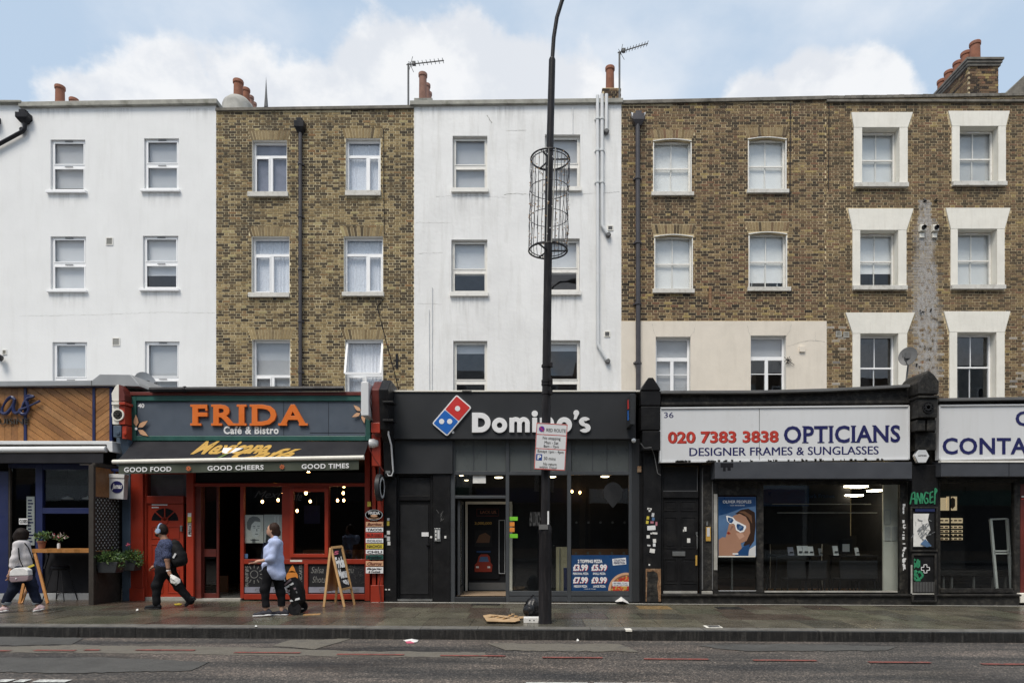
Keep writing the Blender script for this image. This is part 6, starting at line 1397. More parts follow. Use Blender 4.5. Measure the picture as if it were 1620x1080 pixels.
for px,q,Y in ((872,779,15.6),(905,777,15.2),(917.5,778.5,15.3),(906,791.5,15.7),(962,776.5,15.2)):
    t=thing_at('hanging_bulb','bare warm pizza shop bulb, '+DB.pop(0),'bulb',px,q,Y,group='bare bulbs hanging inside the pizza shop'); c_=(X(px,Y),Y,Z(q,Y)); g=MB(); g.ball(c_,.026,10,sq=(1,1,1.3)); obj('bulb',g,M['bulb'],t,smooth=True); g=MB(); g.tube([(c_[0],c_[1],c_[2]+.03),(c_[0],c_[1],3.14)],.005,4); obj('cord',g,M['pipe_black'],t)
side(hD,'tiled_wall',X(935,16),X(1000,16),16.3,16.35,.1,3.1,'tile_dark'); P(hD,'pale_wall_panel',(958,996,815,856),16.0,.05,'shop_wall'); P(hD,'counter',(905,1000,868,890),15.2,.5,'wood_interior',bevel=.01); P(hD,'counter_front',(905,1000,890.5,940),15.25,.4,'shop_wall_dark')
g=MB(); 
for k in range(5): g.lathe([(.028,0),(.028,-.02)],(X(912+19*k,15),15,Z(826,15)),10,ax='y')
obj('wall_studs',g,M['lead_grey'],hD); g=MB()
for k in range(5): g.lathe([(.028,0),(.028,-.02)],(X(911+19*k,15),15,Z(874.5,15)),10,ax='y')
obj('wall_studs',g,M['lead_grey'],hD)
P(hD,'back_counter',(880,897,865,935),15.1,.3,'shop_wall'); multi(hD,'metal_leg',[(885,886,866,934),(875,877,862,863)],15.05,.02,'steel'); P(hD,'blue_bin',(892,897,898,934),14.9,.3,'navy')
side(hD,'menu_screen',X(835,17),X(930,17),17,17.06,2.2,2.75,'room_mid')
# shield emblem printed on the glass
g=MB(); x_,z_=X(970,YS),Z(779,YS); g.prism([(x_+a,z_+b) for a,b in ((0,-.33),(-.11,-.2),(-.19,-.1),(-.21,.03),(-.17,.14),(-.09,.21),(0,.235),(.09,.21),(.17,.14),(.21,.03),(.19,-.1),(.11,-.2))],YS+.044,YS+.047); obj('window_emblem',g,M['dark_panel'],hD); txt(hD,'£4 LUNCH',(838,856,809,832),YS+.046,'faint_print',depth=.002,bold=.03)
for r in ((859.5,862,806,826),): P(hD,'notice_edge',r,YS+.04,.004,'paper')
# price poster
Yp=YS+.03; r=(903.8,997.5,877.5,934)
t=thing_at('price_poster','blue price poster with white lettering and a pizza picture in the pizza shop window','poster',950,934,Yp)
P(t,'sheet',r,Yp-.004,.008,'poster_blue')
def pt(s_,rr,m='print_white',b=.03): txt(t,s_,rr,Yp-.005,m,depth=.002,bold=b)
for dx,dy,m in ((.8,.6,'logo_red'),(0,0,'print_white')):
    yy=.0 if m=='print_white' else .0
    for s_,rr in (('2 TOPPING PIZZA',(914,953,884.5,890)),('£3.99',(906.5,930,892,902.5)),('£5.99',(935.5,960,892,902.5)),('£7.99',(906.5,930,912,922.3)),('£9.99',(935.5,960,912,922.3))):
        if m=='logo_red' and s_[0]=='2': continue
        txt(t,s_,(rr[0]+dx,rr[1]+dx,rr[2]+dy,rr[3]+dy),Yp-(.0045 if m=='logo_red' else .0065),m,depth=.0015,bold=.045)
for s_,rr in (('PERSONAL PIZZA',(906.5,931,905,908.6)),('SMALL PIZZA',(938,958,905,908.6)),('MEDIUM PIZZA',(908,929,925,928.6)),('LARGE PIZZA',(938.5,958,925,928.6)),('Collection only. T&Cs apply.',(924,943,930.4,931.6))): pt(s_,rr)
blob(t,'banner',[(968.5,883.5),(990,881.5),(990.8,892),(969.6,893.8)],Yp-.006,'print_white'); txt(t,'COLLECTION',(971,989,884,887.3),Yp-.008,'print_navy',depth=.001,bold=.03); txt(t,'PERFECTION',(971,989,888.3,891.6),Yp-.008,'print_navy',depth=.001,bold=.03)
def disc_clip(px,q,r,m,y):
    x,z=X(px,Yp),Z(q,Yp); pts=[(x+r*math.cos(a*math.pi/24),z+r*math.sin(a*math.pi/24)) for a in range(48)]; qd=clip(pts,X(904,Yp),X(997.3,Yp),Z(933.8,Yp),Z(878,Yp)); g=MB(); g.prism(qd,y,y+.001); return obj('pizza_print',g,M[m],t)
disc_clip(991,934,.395,'petal_peach',Yp-.0055); disc_clip(991,934,.345,'terracotta',Yp-.0068); disc_clip(991,934,.30,'print_red',Yp-.008)
g=MB()
for k in range(42):
    a=rng.uniform(1.6,3.1); rr=rng.uniform(.02,.31); x=X(991,Yp)+rr*math.cos(a); z=Z(933.5,Yp)+rr*math.sin(a); 
    if x<X(996,Yp) and z>Z(933,Yp): g.lathe([(rng.uniform(.008,.026),0),(.006,-.001)],(x,Yp-.0082,z),7,ax='y')
for k in range(14):
    x=X(rng.uniform(984,996),Yp); z=Z(rng.uniform(905,930),Yp); g.lathe([(rng.uniform(.01,.022),0),(.006,-.001)],(x,Yp-.0082,z),7,ax='y')
obj('pizza_topping',g,M['gold_print'],t); P(t,'caption_box',(969,995,919.5,926.5),Yp-.010,.001,'print_white'); txt(t,'DELIVERED TO ANY',(970.5,993,920.6,922.6),Yp-.0112,'print_navy',depth=.0008,bold=.02); txt(t,'COLLECTION STORE',(970.5,993,923.6,925.6),Yp-.0112,'print_navy',depth=.0008,bold=.02)
# ================================================================ opticians
hw=hE
P(hE,'pilaster',(1018,1046,712,953),YS-.12,.35,'black_paint',bevel=.01); P(hE,'pilaster',(1012.5,1017.8,690,953),YS-.02,.3,'black_paint',bevel=.01)
Yk=13.8
cn=pillar_cap(hE,1014,1045,597,615,617,Yk,.5,'black_paint'); 
for q0,q1 in ((618,641),(642.5,680),(681.5,712)): P(hE,'console_block',(1014+(q0>680)*2,1045,q0,q1),Yk+.02,.4,'black_paint',bevel=.012)
P(hE,'junction_fitting',(1008.5,1015,737,747),YS-.05,.06,'rust',bevel=.01)
g=MB(); g.tube([(X(1014,13.7),13.75,Z(700,13.7)),(X(1020,13.7),13.75,Z(708,13.7)),(X(1031,13.7),13.75,Z(707,13.7)),(X(1036,13.9),13.95,Z(720,13.9)),(X(1041,13.9),13.95,Z(748,13.9)),(X(1046,13.9),13.95,Z(751,13.9))],.009,5); obj('loose_cable',g,M['lead_grey'],hE)
Ysx=YS-.124
for r,m in (((1024,1031,803,806),'paper'),((1026,1029,804,809),'paper'),((1031,1035,811,817),'blind_grey'),((1023,1027,816,821),'sticker_yellow'),((1031.5,1035.5,818,823),'sticker_blue'),((1022,1026,823,828),'sticker_yellow'),((1029,1034,824,827.5),'sticker_pink'),((1037,1040,825,831),'sticker_pink'),((1024,1037,831,838),'blind_pale'),((1023,1028,846,851),'paper'),((1033,1038,852,858),'paper'),((1033,1037,859,864),'blind_pale'),((1024,1029,861,863.5),'blind_grey'),((1028,1036,867.5,874),'paper'),((1026,1028.5,891.5,894),'paper'),((1032,1040,841.5,844.5),'paper'),((1029,1031.5,842,844.5),'paper')):
    g=MB(); x0,x1,z0,z1=R(*r,Ysx); a=rng.uniform(-.15,.15); c_=((x0+x1)/2,(z0+z1)/2); g.prism([(c_[0]+(p-c_[0])*math.cos(a)-(q-c_[1])*math.sin(a),c_[1]+(p-c_[0])*math.sin(a)+(q-c_[1])*math.cos(a)) for p,q in ((x0,z0),(x1,z0),(x1,z1),(x0,z1))],Ysx,Ysx+.003); obj('sticker',g,M[m],hE)
P(hE,'board_face',(1021.5,1045.5,900,951),YS-.13,.008,'old_black'); blob(hE,'peeled_edge',[(1021.5,899),(1045.5,899),(1045.5,951),(1042,951),(1041,938),(1039.5,925),(1041.5,915),(1040,906),(1034,902.5),(1027,904),(1023.5,903),(1024,915),(1023,951),(1021.5,951)],YS-.135,'rust',.004)
# cornice with a lead roof edge rising to the east
def slab_q(par,name,pts,Y,d,m,bevel=.006): g=MB(); g.prism([(X(p,Y),Z(q,Y)) for p,q in pts],Y,Y+d); return obj(name,g,M[m],par,bevel=bevel)
slab_q(hE,'lead_flashing',[(1046,617.5),(1200,617),(1310,614),(1440,607.5),(1440,612),(1310,618.5),(1200,621.5),(1046,622)],13.78,.7,'lead_grey'); slab_q(hE,'cornice',[(1046,622.4),(1200,621.9),(1310,618.9),(1440,612.4),(1440,640),(1046,643)],13.92,.5,'old_black')
slab_q(hE,'cornice_mould',[(1046,636),(1440,633),(1440,637),(1046,640)],13.87,.05,'old_black')
slab_q(hF,'lead_flashing',[(1486,629.5),(1700,626),(1700,631),(1486,634)],13.78,.7,'lead_grey'); slab_q(hF,'cornice',[(1486,634.3),(1700,631.3),(1700,641),(1486,641.5)],13.92,.5,'old_black')
Yf=13.86
sg=thing_at('fascia_sign','long white opticians sign board with red telephone number and navy lettering','sign',1240,731,Yf)
slab_q(sg,'panel',[(1043.5,644.5),(1438,641),(1438,727),(1043.5,731.5)],Yf,.12,'sign_white'); g=MB()
def tilt(p): return Vector((p.x,p.y,p.z+(p.x-X(1043,Yf))*.0095))
def edge(par,pts): 
    g=MB()
    for a,b in zip(pts,pts[1:]): g.bar((X(a[0],Yf),Yf-.012,Z(a[1],Yf)),(X(b[0],Yf),Yf-.012,Z(b[1],Yf)),.03,.03)
    return obj('frame',g,M['sign_white'],par)
edge(sg,[(1044.5,645.5),(1437,642),(1437,726),(1044.5,730.5),(1044.5,645.5)])
P(sg,'panel_joint',(1201,1201.8,646,727),Yf-.003,.006,'lead_grey')
g=MB()
for k in range(60): p=rng.choice((rng.uniform(1066,1090),rng.uniform(1110,1190),rng.uniform(1214,1330),rng.uniform(1330,1398))); w_=rng.uniform(1,4); q=731.3-(p-1043)*.0113; g.pbox(p,p+w_,q-rng.uniform(1.5,3.5),q+.2,Yf-.03,.02)
obj('rust_chips',g,M['old_black'],sg,kind='stuff')
txt(sg,'36',(1050.5,1065.5,652,661),Yf,'print_navy',depth=.002,fn=tilt,bold=.005)
mbx=text_mb('020 7383 3838',(1056.5,1231.5,682.5,701.5),Yf,.004,.03,fn=tilt)
for q in letters(mbx): obj('letter',q,M['print_red'],sg)
mbx=text_mb('020 7383 3838',(1057.3,1232.3,683.3,702.3),Yf,.001,.035,fn=tilt)
for q in letters(mbx): obj('letter_shadow',q,M['red_dark'],sg)
mbx=text_mb('OPTICIANS',(1240,1424,675.5,703),Yf,.008,.022,fn=tilt,spacing=1.05)
for q,ch in zip(letters(mbx),'OPTICIANS'):
    xs=[v[0] for v in q.v]; zs=[v[2] for v in q.v]; x0,x1,z0,z1=min(xs),max(xs),min(zs),max(zs); h=z1-z0; w_=x1-x0; t_=h*.06; e=h*.06
    ft={'P':[(x0-e,x0+h*.3,z0),(x0-e,x0+h*.1,z1-t_)],'T':[(x0+w_/2-h*.2,x0+w_/2+h*.2,z0)],'I':[(x0-e,x1+e,z0),(x0-e,x1+e,z1-t_)],'A':[(x0-e,x0+h*.22,z0),(x1-h*.22,x1+e,z0)],'N':[(x0-e,x0+h*.22,z0),(x1-h*.1,x1+e,z1-t_),(x0-e,x0+h*.1,z1-t_)]}.get(ch,[])
    for a,b,z in ft: q.box(a,b,Yf-.0075,Yf-.0005,z,z+t_)
    obj('letter',q,M['print_navy'],sg)
txt(sg,'DESIGNER FRAMES & SUNGLASSES',(1090.5,1389.5,708.5,721.5),Yf,'print_navy',depth=.003,bold=.0,fn=tilt); txt(sg,'DESIGNER FRAMES & SUNGLASSES',(1091.2,1390.2,708.7,721.7),Yf,'print_navy',depth=.0022,bold=.0,fn=tilt)
s2=thing_at('fascia_sign','white contact lens sign board cut off by the picture edge, navy lettering','sign',1550,727,Yf)
slab_q(s2,'panel',[(1484.5,640.5),(1700,638.5),(1700,724.5),(1484.5,727.5)],Yf,.12,'sign_white'); edge(s2,[(1700,639.5),(1485.5,641.5),(1485.5,726.5),(1700,723.5)])
for wd,rr in (('CONTACT LENSES',(1491,1806,692,718.5)),('CLINIC',(1606.5,1720,650,673.5))):
    for q in letters(text_mb(wd,rr,Yf,.008,.022,spacing=1.06)): 
        if max(v[0] for v in q.v)<X(1700,Yf): obj('letter',q,M['print_navy'],s2)
# shutter boxes
for par,a,b,q0,q1 in ((hE,1131,1443,730.5,757),(hF,1489,1700,728.5,753.5)):
    P(par,'shutter_box',(a,b,q0,q1),13.8,.35,'shutter_box',bevel=.01); P(par,'shutter_slot',(a,b,q1+.6,q1+3),13.95,.2,'print_black')
multi(hE,'paint_drip',[(1140,1160,732,739),(1144,1148,739,745),(1151,1156,739,744)],13.797,.004,'print_black'); P(hF,'shutter_seam',(1596,1596.8,729.5,752.5),13.797,.004,'print_black')
P(hF,'drip_strip',(1489,1700,727.8,731),13.78,.1,'old_paint')
# flat door
frame(hE,'door_frame',(1046.2,1110,732,940),3,YS-.02,.1,'black_paint',bot=2); P(hE,'transom_panel',(1049.5,1103,738,776.5),YS+.05,.03,'dark_panel'); P(hE,'transom',(1049.2,1105,777,787),YS-.015,.1,'black_paint',bevel=.005)
multi(hE,'panel_bead',[(1048,1104,775.6,776.8),(1102.8,1104,740,776)],YS+.03,.02,'lead_grey')
dr=P(hE,'door',(1049.2,1104.5,787.5,934),YS+.03,.05,'black_paint'); dr['label']='glossy black six-panel door with letter plate'
for r in ((1050.5,1071,792,808),(1077,1102,792,808),(1050.5,1071,817,867),(1077,1102,817,867),(1050.5,1071,883,923),(1077,1102,883,923)):
    g=MB(); t_=1.2
    g.pbox(r[0],r[1],r[2],r[2]+t_,YS+.018,.012); g.pbox(r[0],r[1],r[3]-t_,r[3],YS+.018,.012); g.pbox(r[0],r[0]+t_,r[2]+t_,r[3]-t_,YS+.018,.012); g.pbox(r[1]-t_,r[1],r[2]+t_,r[3]-t_,YS+.018,.012); g.pbox(r[0]+4,r[1]-4,r[2]+4,r[3]-4,YS+.022,.01); obj('door_panel',g,M['black_paint'],dr,bevel=.003)
P(dr,'letter_plate',(1064,1084,872,879),YS+.0,.03,'steel',bevel=.003); g=MB(); g.tube([(X(1102,YS),YS-.02,Z(846,YS)),(X(1102,YS),YS-.05,Z(848,YS)),(X(1102,YS),YS-.05,Z(866,YS)),(X(1102,YS),YS-.02,Z(868,YS))],.012,6); obj('handle',g,M['steel'],dr,smooth=True); P(dr,'lock_plate',(1100.5,1103,878,894),YS+.0,.03,'gold_print'); P(dr,'lock_plate',(1101,1103.5,841,845),YS+.0,.03,'steel')
for r in ((1082,1086,833,840),(1080.5,1083,837,840.5),(1087,1092,851,858)): P(dr,'sticker',r,YS+.014,.003,'paper')
P(hE,'door_step',(1046,1108,939,945),YS-.08,.3,'old_black',bevel=.01); P(hE,'step_edge',(1047,1103,934.5,938),YS-.01,.08,'cement')
multi(hE,'mullion',[(1110.5,1112.5,735,935),(1127,1129,735,935),(1112.8,1126.8,735,936),],YS-.0,.1,'old_black'); multi(hE,'mullion_edge',[(1110.2,1112.2,740,932),(1126.5,1128,740,932)],YS-.01,.008,'lead_grey'); P(hE,'cracked_pad',(1110,1128,934.5,941),YS-.03,.1,'cement',bevel=.02)
t=P(hE,'intercom',(1117,1124.5,833,855.5),YS-.03,.03,'gold_print',bevel=.004); P(t,'speaker_grille',(1118.5,1123,834,848),YS-.036,.006,'blind_grey'); P(t,'button_row',(1117.5,1120,824.5,831),YS-.02,.02,'steel')
P(hE,'chipped_jamb',(1129.5,1135,781,901),YS-.02,.05,'cement'); P(hE,'jamb',(1129.5,1135.5,757,780),YS-.02,.05,'old_black'); P(hE,'jamb',(1129.5,1135.5,901.5,940),YS-.02,.05,'old_black')
multi(hE,'shop_frame',[(1135.8,1199,760.5,783),(1197.5,1208,760.5,940),(1135.8,1197.3,933,941),(1208.2,1424,760.5,766),(1208.2,1424,934.5,941),(1424.2,1434,760.5,940),(1434.2,1441,757,941)],YS,.1,'old_black',bevel=.006)
g=MB()
for k in range(34): q=790+rng.uniform(0,112); p=rng.uniform(1427,1429.5); g.pbox(p,p+rng.uniform(1,4.5),q,q+rng.uniform(1,6),YS-.004-.0001*k,.002)
obj('sticker_residue',g,M['blind_pale'],hE,kind='stuff')
for r in ((1135.8,1197.4,783,933),(1208.2,1424,766,934.5)): P(hE,'pane',r,YS+.05,.006,'glass_shop')
P(hE,'window_rim',(1210,1420,934.2,936.5),YS-.03,.04,'cement'); multi(hE,'rim_wear',[(1137,1196,933.5,934.3),(1190,1212,941.2,942.4)],YS-.012,.01,'blind_grey')
# stall riser right along both shops
def riser(par,a,b):
    Y=14.02; g=MB(); x0,x1=X(a,Y),X(b,Y); g.add([(x0,Y,gz(x0)-.05),(x1,Y,gz(x1)-.05),(x1,Y,Z(942.5,Y)),(x0,Y,Z(942.5,Y)),(x0,Y+.3,gz(x0)-.05),(x1,Y+.3,gz(x1)-.05),(x1,Y+.3,Z(942.5,Y)),(x0,Y+.3,Z(942.5,Y))],[(0,1,2,3),(3,2,6,7),(0,3,7,4),(1,5,6,2)]); obj('stall_riser',g,M['old_black'],par,bevel=.006)
    g=MB(); g.box(x0-.01,x1+.01,Y-.05,Y+.2,Z(942.3,Y),Z(939.5,Y)); obj('ledge',g,M['old_black'],par,bevel=.008)
riser(hE,1047,1461); riser(hF,1461.3,1613)
g=MB(); g.add([(X(590,14.1),13.93,gz(-3.4)+.004),(X(1700,13.9),13.93,gz(11.4)+.004),(X(1700,13.9),14.05,gz(11.4)+.004),(X(590,14.1),14.05,gz(-3.4)+.004)],[(0,1,2,3)]); obj('mortar_fillet',g,M['cement'],pav)
# sunglasses poster
Yp=YS+.02; t=thing_at('poster','tall blue sunglasses poster of a reclining woman in white-framed shades','poster',1166,880,Yp)
P(t,'sheet',(1136.5,1196,785.5,880),Yp-.002,.01,'sticker_blue'); P(t,'border',(1136.5,1195,878.8,880.6),Yp-.006,.004,'surround_cream')
blob(t,'sky_shade',[(1137,786),(1195.5,786),(1195.5,800),(1175,803),(1150,812),(1137,815)],Yp-.003,'poster_blue')
blob(t,'hair_shape',[(1163,812),(1172,806),(1184,804),(1194,810),(1195.5,830),(1193,855),(1184,868),(1176,862),(1184,845),(1182,825),(1172,815)],Yp-.004,'hair_brown')
blob(t,'face_shape',[(1151,838),(1155,822),(1161,815),(1170,812),(1180,817),(1186,828),(1187,842),(1181,855),(1168,860),(1155,856),(1147,852),(1149,846)],Yp-.0055,'skin_tan')
blob(t,'shoulder_shape',[(1137,853),(1143,849),(1156,851),(1172,858),(1174,870),(1170,878.5),(1137,878.5)],Yp-.007,'skin_tan'); blob(t,'garment_shape',[(1182,878.5),(1186,868),(1195.5,862),(1195.5,878.5)],Yp-.007,'blind_grey'); blob(t,'sleeve_shape',[(1162,878.5),(1176,864),(1186,860),(1184,878.5)],Yp-.0075,'poster_blue')
blob(t,'sunglasses_frame',[(1148.5,815.5),(1151,815),(1160,818),(1164,823),(1168,825),(1180,831),(1180.5,834),(1177,840.5),(1171,842),(1164.5,838),(1162.5,829.5),(1160,827.5),(1155,828.5),(1150.5,824)],Yp-.009,'print_white')
blob(t,'sunglasses_lens',[(1151.5,817.5),(1158.5,819.3),(1160.5,823),(1157.5,827),(1154,826.5),(1151.5,823)],Yp-.010,'poster_blue'); blob(t,'sunglasses_lens',[(1166,828),(1170,828.5),(1177,832.5),(1175.5,838),(1171,839.5),(1166.5,836.5),(1165,831.5)],Yp-.010,'poster_blue'); blob(t,'lens_glint',[(1155,819.5),(1158.5,820.5),(1154.5,825.5),(1153,823.5)],Yp-.011,'sticker_blue'); blob(t,'lens_glint',[(1170.5,830.5),(1175,832.5),(1170,837.5),(1168,835)],Yp-.011,'sticker_blue')
blob(t,'lips',[(1149.5,842),(1153,840.5),(1156,843.5),(1152,845)],Yp-.009,'red_paint'); blob(t,'nose_shade',[(1158,831),(1161,832),(1157,838),(1154,838)],Yp-.0065,'terracotta_dull'); blob(t,'cheek_light',[(1164,843),(1174,842),(1178,848),(1170,853)],Yp-.0065,'skin'); blob(t,'hair_light',[(1168,809),(1178,808),(1189,815),(1190,828),(1184,818),(1176,812)],Yp-.0062,'wood_interior'); txt(t,'OLIVER PEOPLES',(1143.5,1188.5,791,795.5),Yp-.0045,'print_white',depth=.001,bold=.01); txt(t,'LOS ANGELES',(1155,1178,798,799.8),Yp-.0045,'blind_pale',depth=.001); P(t,'tag_print',(1159,1168,874.5,876.5),Yp-.0085,.001,'print_white')
# interior of the opticians
side(hE,'display_base',X(1136,14.6),X(1196,14.6),14.5,14.9,gz(5)+.1,gz(5)+.14,'shop_wall'); P(hE,'banner_pole',(1157,1159.5,881,933),14.5,.04,'steel')
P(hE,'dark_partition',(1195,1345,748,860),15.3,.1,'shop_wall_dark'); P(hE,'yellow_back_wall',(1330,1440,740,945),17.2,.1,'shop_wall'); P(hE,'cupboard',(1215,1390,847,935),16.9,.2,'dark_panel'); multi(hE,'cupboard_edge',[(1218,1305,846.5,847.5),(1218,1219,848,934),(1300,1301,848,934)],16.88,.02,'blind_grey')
side(hE,'white_side_wall',X(1398,14.45),X(1398,14.45)+.03,14.35,14.4,.1,.2,'shop_wall_pale'); P(hE,'white_screen_panel',(1397.5,1423.5,762,934),14.55,.05,'shop_wall_pale'); multi(hE,'pinned_sheet',[(1400,1409,833,855),(1411,1420,833,855)],14.535,.01,'blind_grey'); frame(hE,'pinned_frame',(1399,1409,806,829),.8,14.53,.01,'blind_grey',bevel=0)
for a,b,q in ((1338,1374,769),(1340,1366,783),(1385,1400,775)):
    t=thing_at('ceiling_light','warm ceiling light panel inside the opticians, %s'%{769:'nearest the window',783:'further back',775:'by the white panel'}[q],'light',(a+b)/2,q,15.2)
    P(t,'diffuser',(a,b,q-1.2,q+1.2),15.2,.4,'tube_lit'); P(t,'housing',(a-1,b+1,q-2.2,q-1.4),15.18,.45,'lead_grey')
P(hE,'poster_reflection_board',(1208,1280,768,800),15.2,.04,'poster_blue'); txt(hE,'Designer & Dark Frames',(1232,1320,781,789),15.28,'poster_blue',depth=.01)
multi(hE,'shelf_edge',[(1222,1378,796.3,797.6),(1230,1388,810,811.3)],15.15,.03,'blind_grey')
def desk(lab,px0,px1,q0,Y):
    t=thing_at('display_table',lab,'table',(px0+px1)/2,932,Y); a,b=X(px0,Y),X(px1,Y); zt=Z(q0,Y); zg=gz(a)+.1; g=MB(); g.box(a,b,Y,Y+.6,zt-.04,zt); obj('table_top',g,M['shop_wall_dark'],t,bevel=.005)
    for x in (a+.04,b-.04):
        for y in (Y+.05,Y+.55): q=MB(); q.bar((x,y,zt-.04),(x+(.06 if x>a+.1 else -.06),y,zg),.035,.035); obj('leg',q,M['print_black'],t)
    return t
desk('black display table behind the opticians window, the wider one holding frame stands',1228,1300,878,14.75); desk('black display table by the white panel in the opticians',1330,1390,878,14.85)
for k,(px,w_,h_,m) in enumerate(((1252,9,13,'room_mid'),(1266.5,8,15,'blind_white'),(1275.5,8.5,15,'print_white'),(1284,8,14,'blind_white'),(1299,5,11,'print_grey'),(1323,8,15,'blind_pale'),(1357,6,12,'blind_pale'))):
    Y=14.8; t=thing_at('spectacle_stand',('dark grey tilted','narrow white','bright white middle','white right-hand','small round grey','tall pale','pale tilted')[k]+' stand on the opticians table','stand',px,878,Y); x=X(px,Y); z=Z(878,Y); u=Y/FPX
    g=MB(); g.add([(x-w_*u/2,Y,z),(x+w_*u/2,Y,z),(x+w_*u/2,Y+.07,z+h_*u),(x-w_*u/2,Y+.07,z+h_*u),(x-w_*u/2,Y+.02,z),(x+w_*u/2,Y+.02,z),(x+w_*u/2,Y+.09,z+h_*u),(x-w_*u/2,Y+.09,z+h_*u)],[(0,1,2,3),(4,7,6,5),(0,4,5,1),(1,5,6,2),(2,6,7,3),(3,7,4,0)]); obj('panel',g,M[m],t)
    g=MB(); g.box(x-w_*u*.32,x+w_*u*.32,Y-.012,Y-.002,z+h_*u*.3,z+h_*u*.45); obj('spectacles',g,M['print_black'],t)
t=thing_at('computer_monitor','black monitor with pale screen patch on the table by the white panel','monitor',1337,878,14.95); P(t,'screen',(1328,1348,852,876),14.95,.04,'print_black',bevel=.005); P(t,'display',(1333,1344,860,872),14.94,.006,'blind_grey'); P(t,'foot',(1335,1341,876.5,878),14.9,.14,'print_black')
for k,(px,Y) in enumerate(((1262,14.5),(1290,14.5),(1345,14.5),(1370,14.55))):
    t=thing_at('dining_chair','dark shell chair at the opticians tables, %s from the blue poster'%('first','second','third','fourth')[k],'chair',px,934,Y); x=X(px,Y); zg=gz(x)+.1
    g=MB(); g.box(x-.22,x+.22,Y,Y+.4,zg+.38,zg+.42); obj('seat',g,M['shop_wall_dark'],t,bevel=.01); g=MB(); g.prism([(x-.23,zg+.42),(x+.23,zg+.42),(x+.25,zg+.82),(x-.25,zg+.82)],Y-.03,Y+.0); obj('backrest',g,M['shop_wall_dark'],t,bevel=.01)
    for dx in (-.2,.2):
        for dy in (0.03,.37): q=MB(); q.bar((x+dx,Y+dy,zg+.4),(x+dx*1.15,Y+dy,zg),.025,.025); obj('leg',q,M['print_black'],t)
# ---- dark pillar between the optician's two signs
Yk=13.55
P(hF,'pilaster',(1443,1484,735,952),YS-.16,.35,'black_paint',bevel=.01); P(hF,'pilaster',(1440,1484,640,734.6),YS-.02,.3,'old_black',bevel=.01)
g=MB(); pts=[(1450,640),(1450,604),(1462,592),(1470,586),(1479,594),(1486,604),(1485,623)]
y0=Yk; a=[(X(p,y0),Z(q,y0)) for p,q in ((1453,623),(1453,604),(1461,592),(1469,585),(1478,592),(1486,603),(1485.5,623))]
g.prism(a,y0,y0+.75); obj('console',g,M['old_black'],hF,bevel=.02)
P(hF,'console_band',(1453,1486,625.5,629),y0-.02,.5,'old_black',bevel=.008)
slab_q(hF,'console_block',[(1453,630),(1485,630),(1483,660),(1453,660)],y0+.02,.5,'old_black',.015); g=MB()
for k in range(8): an=k*math.pi/4; g.lathe([(.028,0),(.028,-.012),(0,-.02)],(X(1469,y0)+.06*math.cos(an),y0+.015,Z(644,y0)+.06*math.sin(an)),8,ax='y')
g.lathe([(.12,0),(.12,-.02),(.095,-.02),(.095,0)],(X(1469,y0),y0+.02,Z(644,y0)),20,ax='y'); obj('rosette',g,M['black_paint'],hF)
for a,b in ((1450,1464),(1467,1481)): P(hF,'console_foot',(a,b,664,681),y0+.1,.4,'old_black',bevel=.012)
P(hF,'console_foot',(1448,1481,684,712),y0+.3,.3,'old_black',bevel=.012)
t=thing_at('alarm_box','white hexagonal burglar alarm box on the black pillar between the sign boards','alarm box',1458,731,13.9); y0=13.85
slab_q(t,'box',[(1447.5,721),(1453,711),(1465,711),(1470.5,721),(1465,731.5),(1453,731.5)],y0,.1,'sign_white',.01); txt(t,'ARMDEX',(1452.5,1466,719,721.5),y0-.002,'print_black',depth=.002)
Yq=YS-.17
def graffiti(par,strokes,Y,m,w_=.022):
    g=MB(); k=0
    for st in strokes:
        for a,b in zip(st,st[1:]): g.bar((X(a[0],Y),Y-.0006*k,Z(a[1],Y)),(X(b[0],Y),Y-.0006*k,Z(b[1],Y)),w_,.003); k+=1
    return obj('graffiti',g,M[m],par)
graffiti(hF,[[(1440,797),(1443,780),(1447,778),(1448,797)],[(1441,789),(1448,788)],[(1450,797),(1451,779),(1456,796),(1457,779)],[(1459,780),(1459,796)],[(1469,780),(1464,778),(1461,788),(1464,796),(1468,794),(1467,788),(1464,788)],[(1476,777),(1471,779),(1471,795),(1477,793)],[(1471,787),(1476,785)],[(1478,797),(1479,772),(1482,775),(1478,782)]],Yq,'graffiti_green',.03)
frame(hF,'poster_frame',(1441,1484,801,872),2.5,YS-.20,.03,'old_black'); P(hF,'blue_band',(1448,1479,804,809),YS-.19,.01,'navy')
t=thing_at('torn_poster','torn pale poster with scrawled drawings in the frame on the black pillar','poster',1462,866,YS-.19); P(t,'sheet',(1444,1477.5,811.5,866),YS-.185,.006,'dark_panel')
blob(t,'torn_paper',[(1445,812),(1470,812),(1468,822),(1472,838),(1464,850),(1473,864),(1445,864)],YS-.190,'paper')
g=MB()
for k in range(46): a=(rng.gauss(1458,5),rng.gauss(838,8)); an=rng.uniform(0,6.3); g.bar((X(a[0],Yq),YS-.195-.0002*k,Z(a[1],Yq)),(X(a[0]+rng.uniform(-7,7),Yq),YS-.195-.0002*k,Z(a[1]+rng.uniform(-7,7),Yq)),rng.uniform(.006,.02),.002)
obj('scrawl',g,M['print_grey'],t); blob(t,'blue_patch',[(1456,860),(1464,852),(1474,863),(1466,865)],YS-.205,'sticker_blue')
frame(hF,'pillar_panel',(1443,1482,875,952),3,YS-.19,.03,'old_black'); graffiti(hF,[[(1448,884),(1443,888),(1449,893),(1445,898)],[(1452,884),(1450,896),(1454,896),(1454,886)],[(1444,904),(1450,902),(1446,910),(1452,908)],[(1452,905),(1456,903),(1460,910),(1454,916),(1450,910)],[(1446,912),(1448,917),(1456,917)]],YS-.162,'graffiti_green',.045)
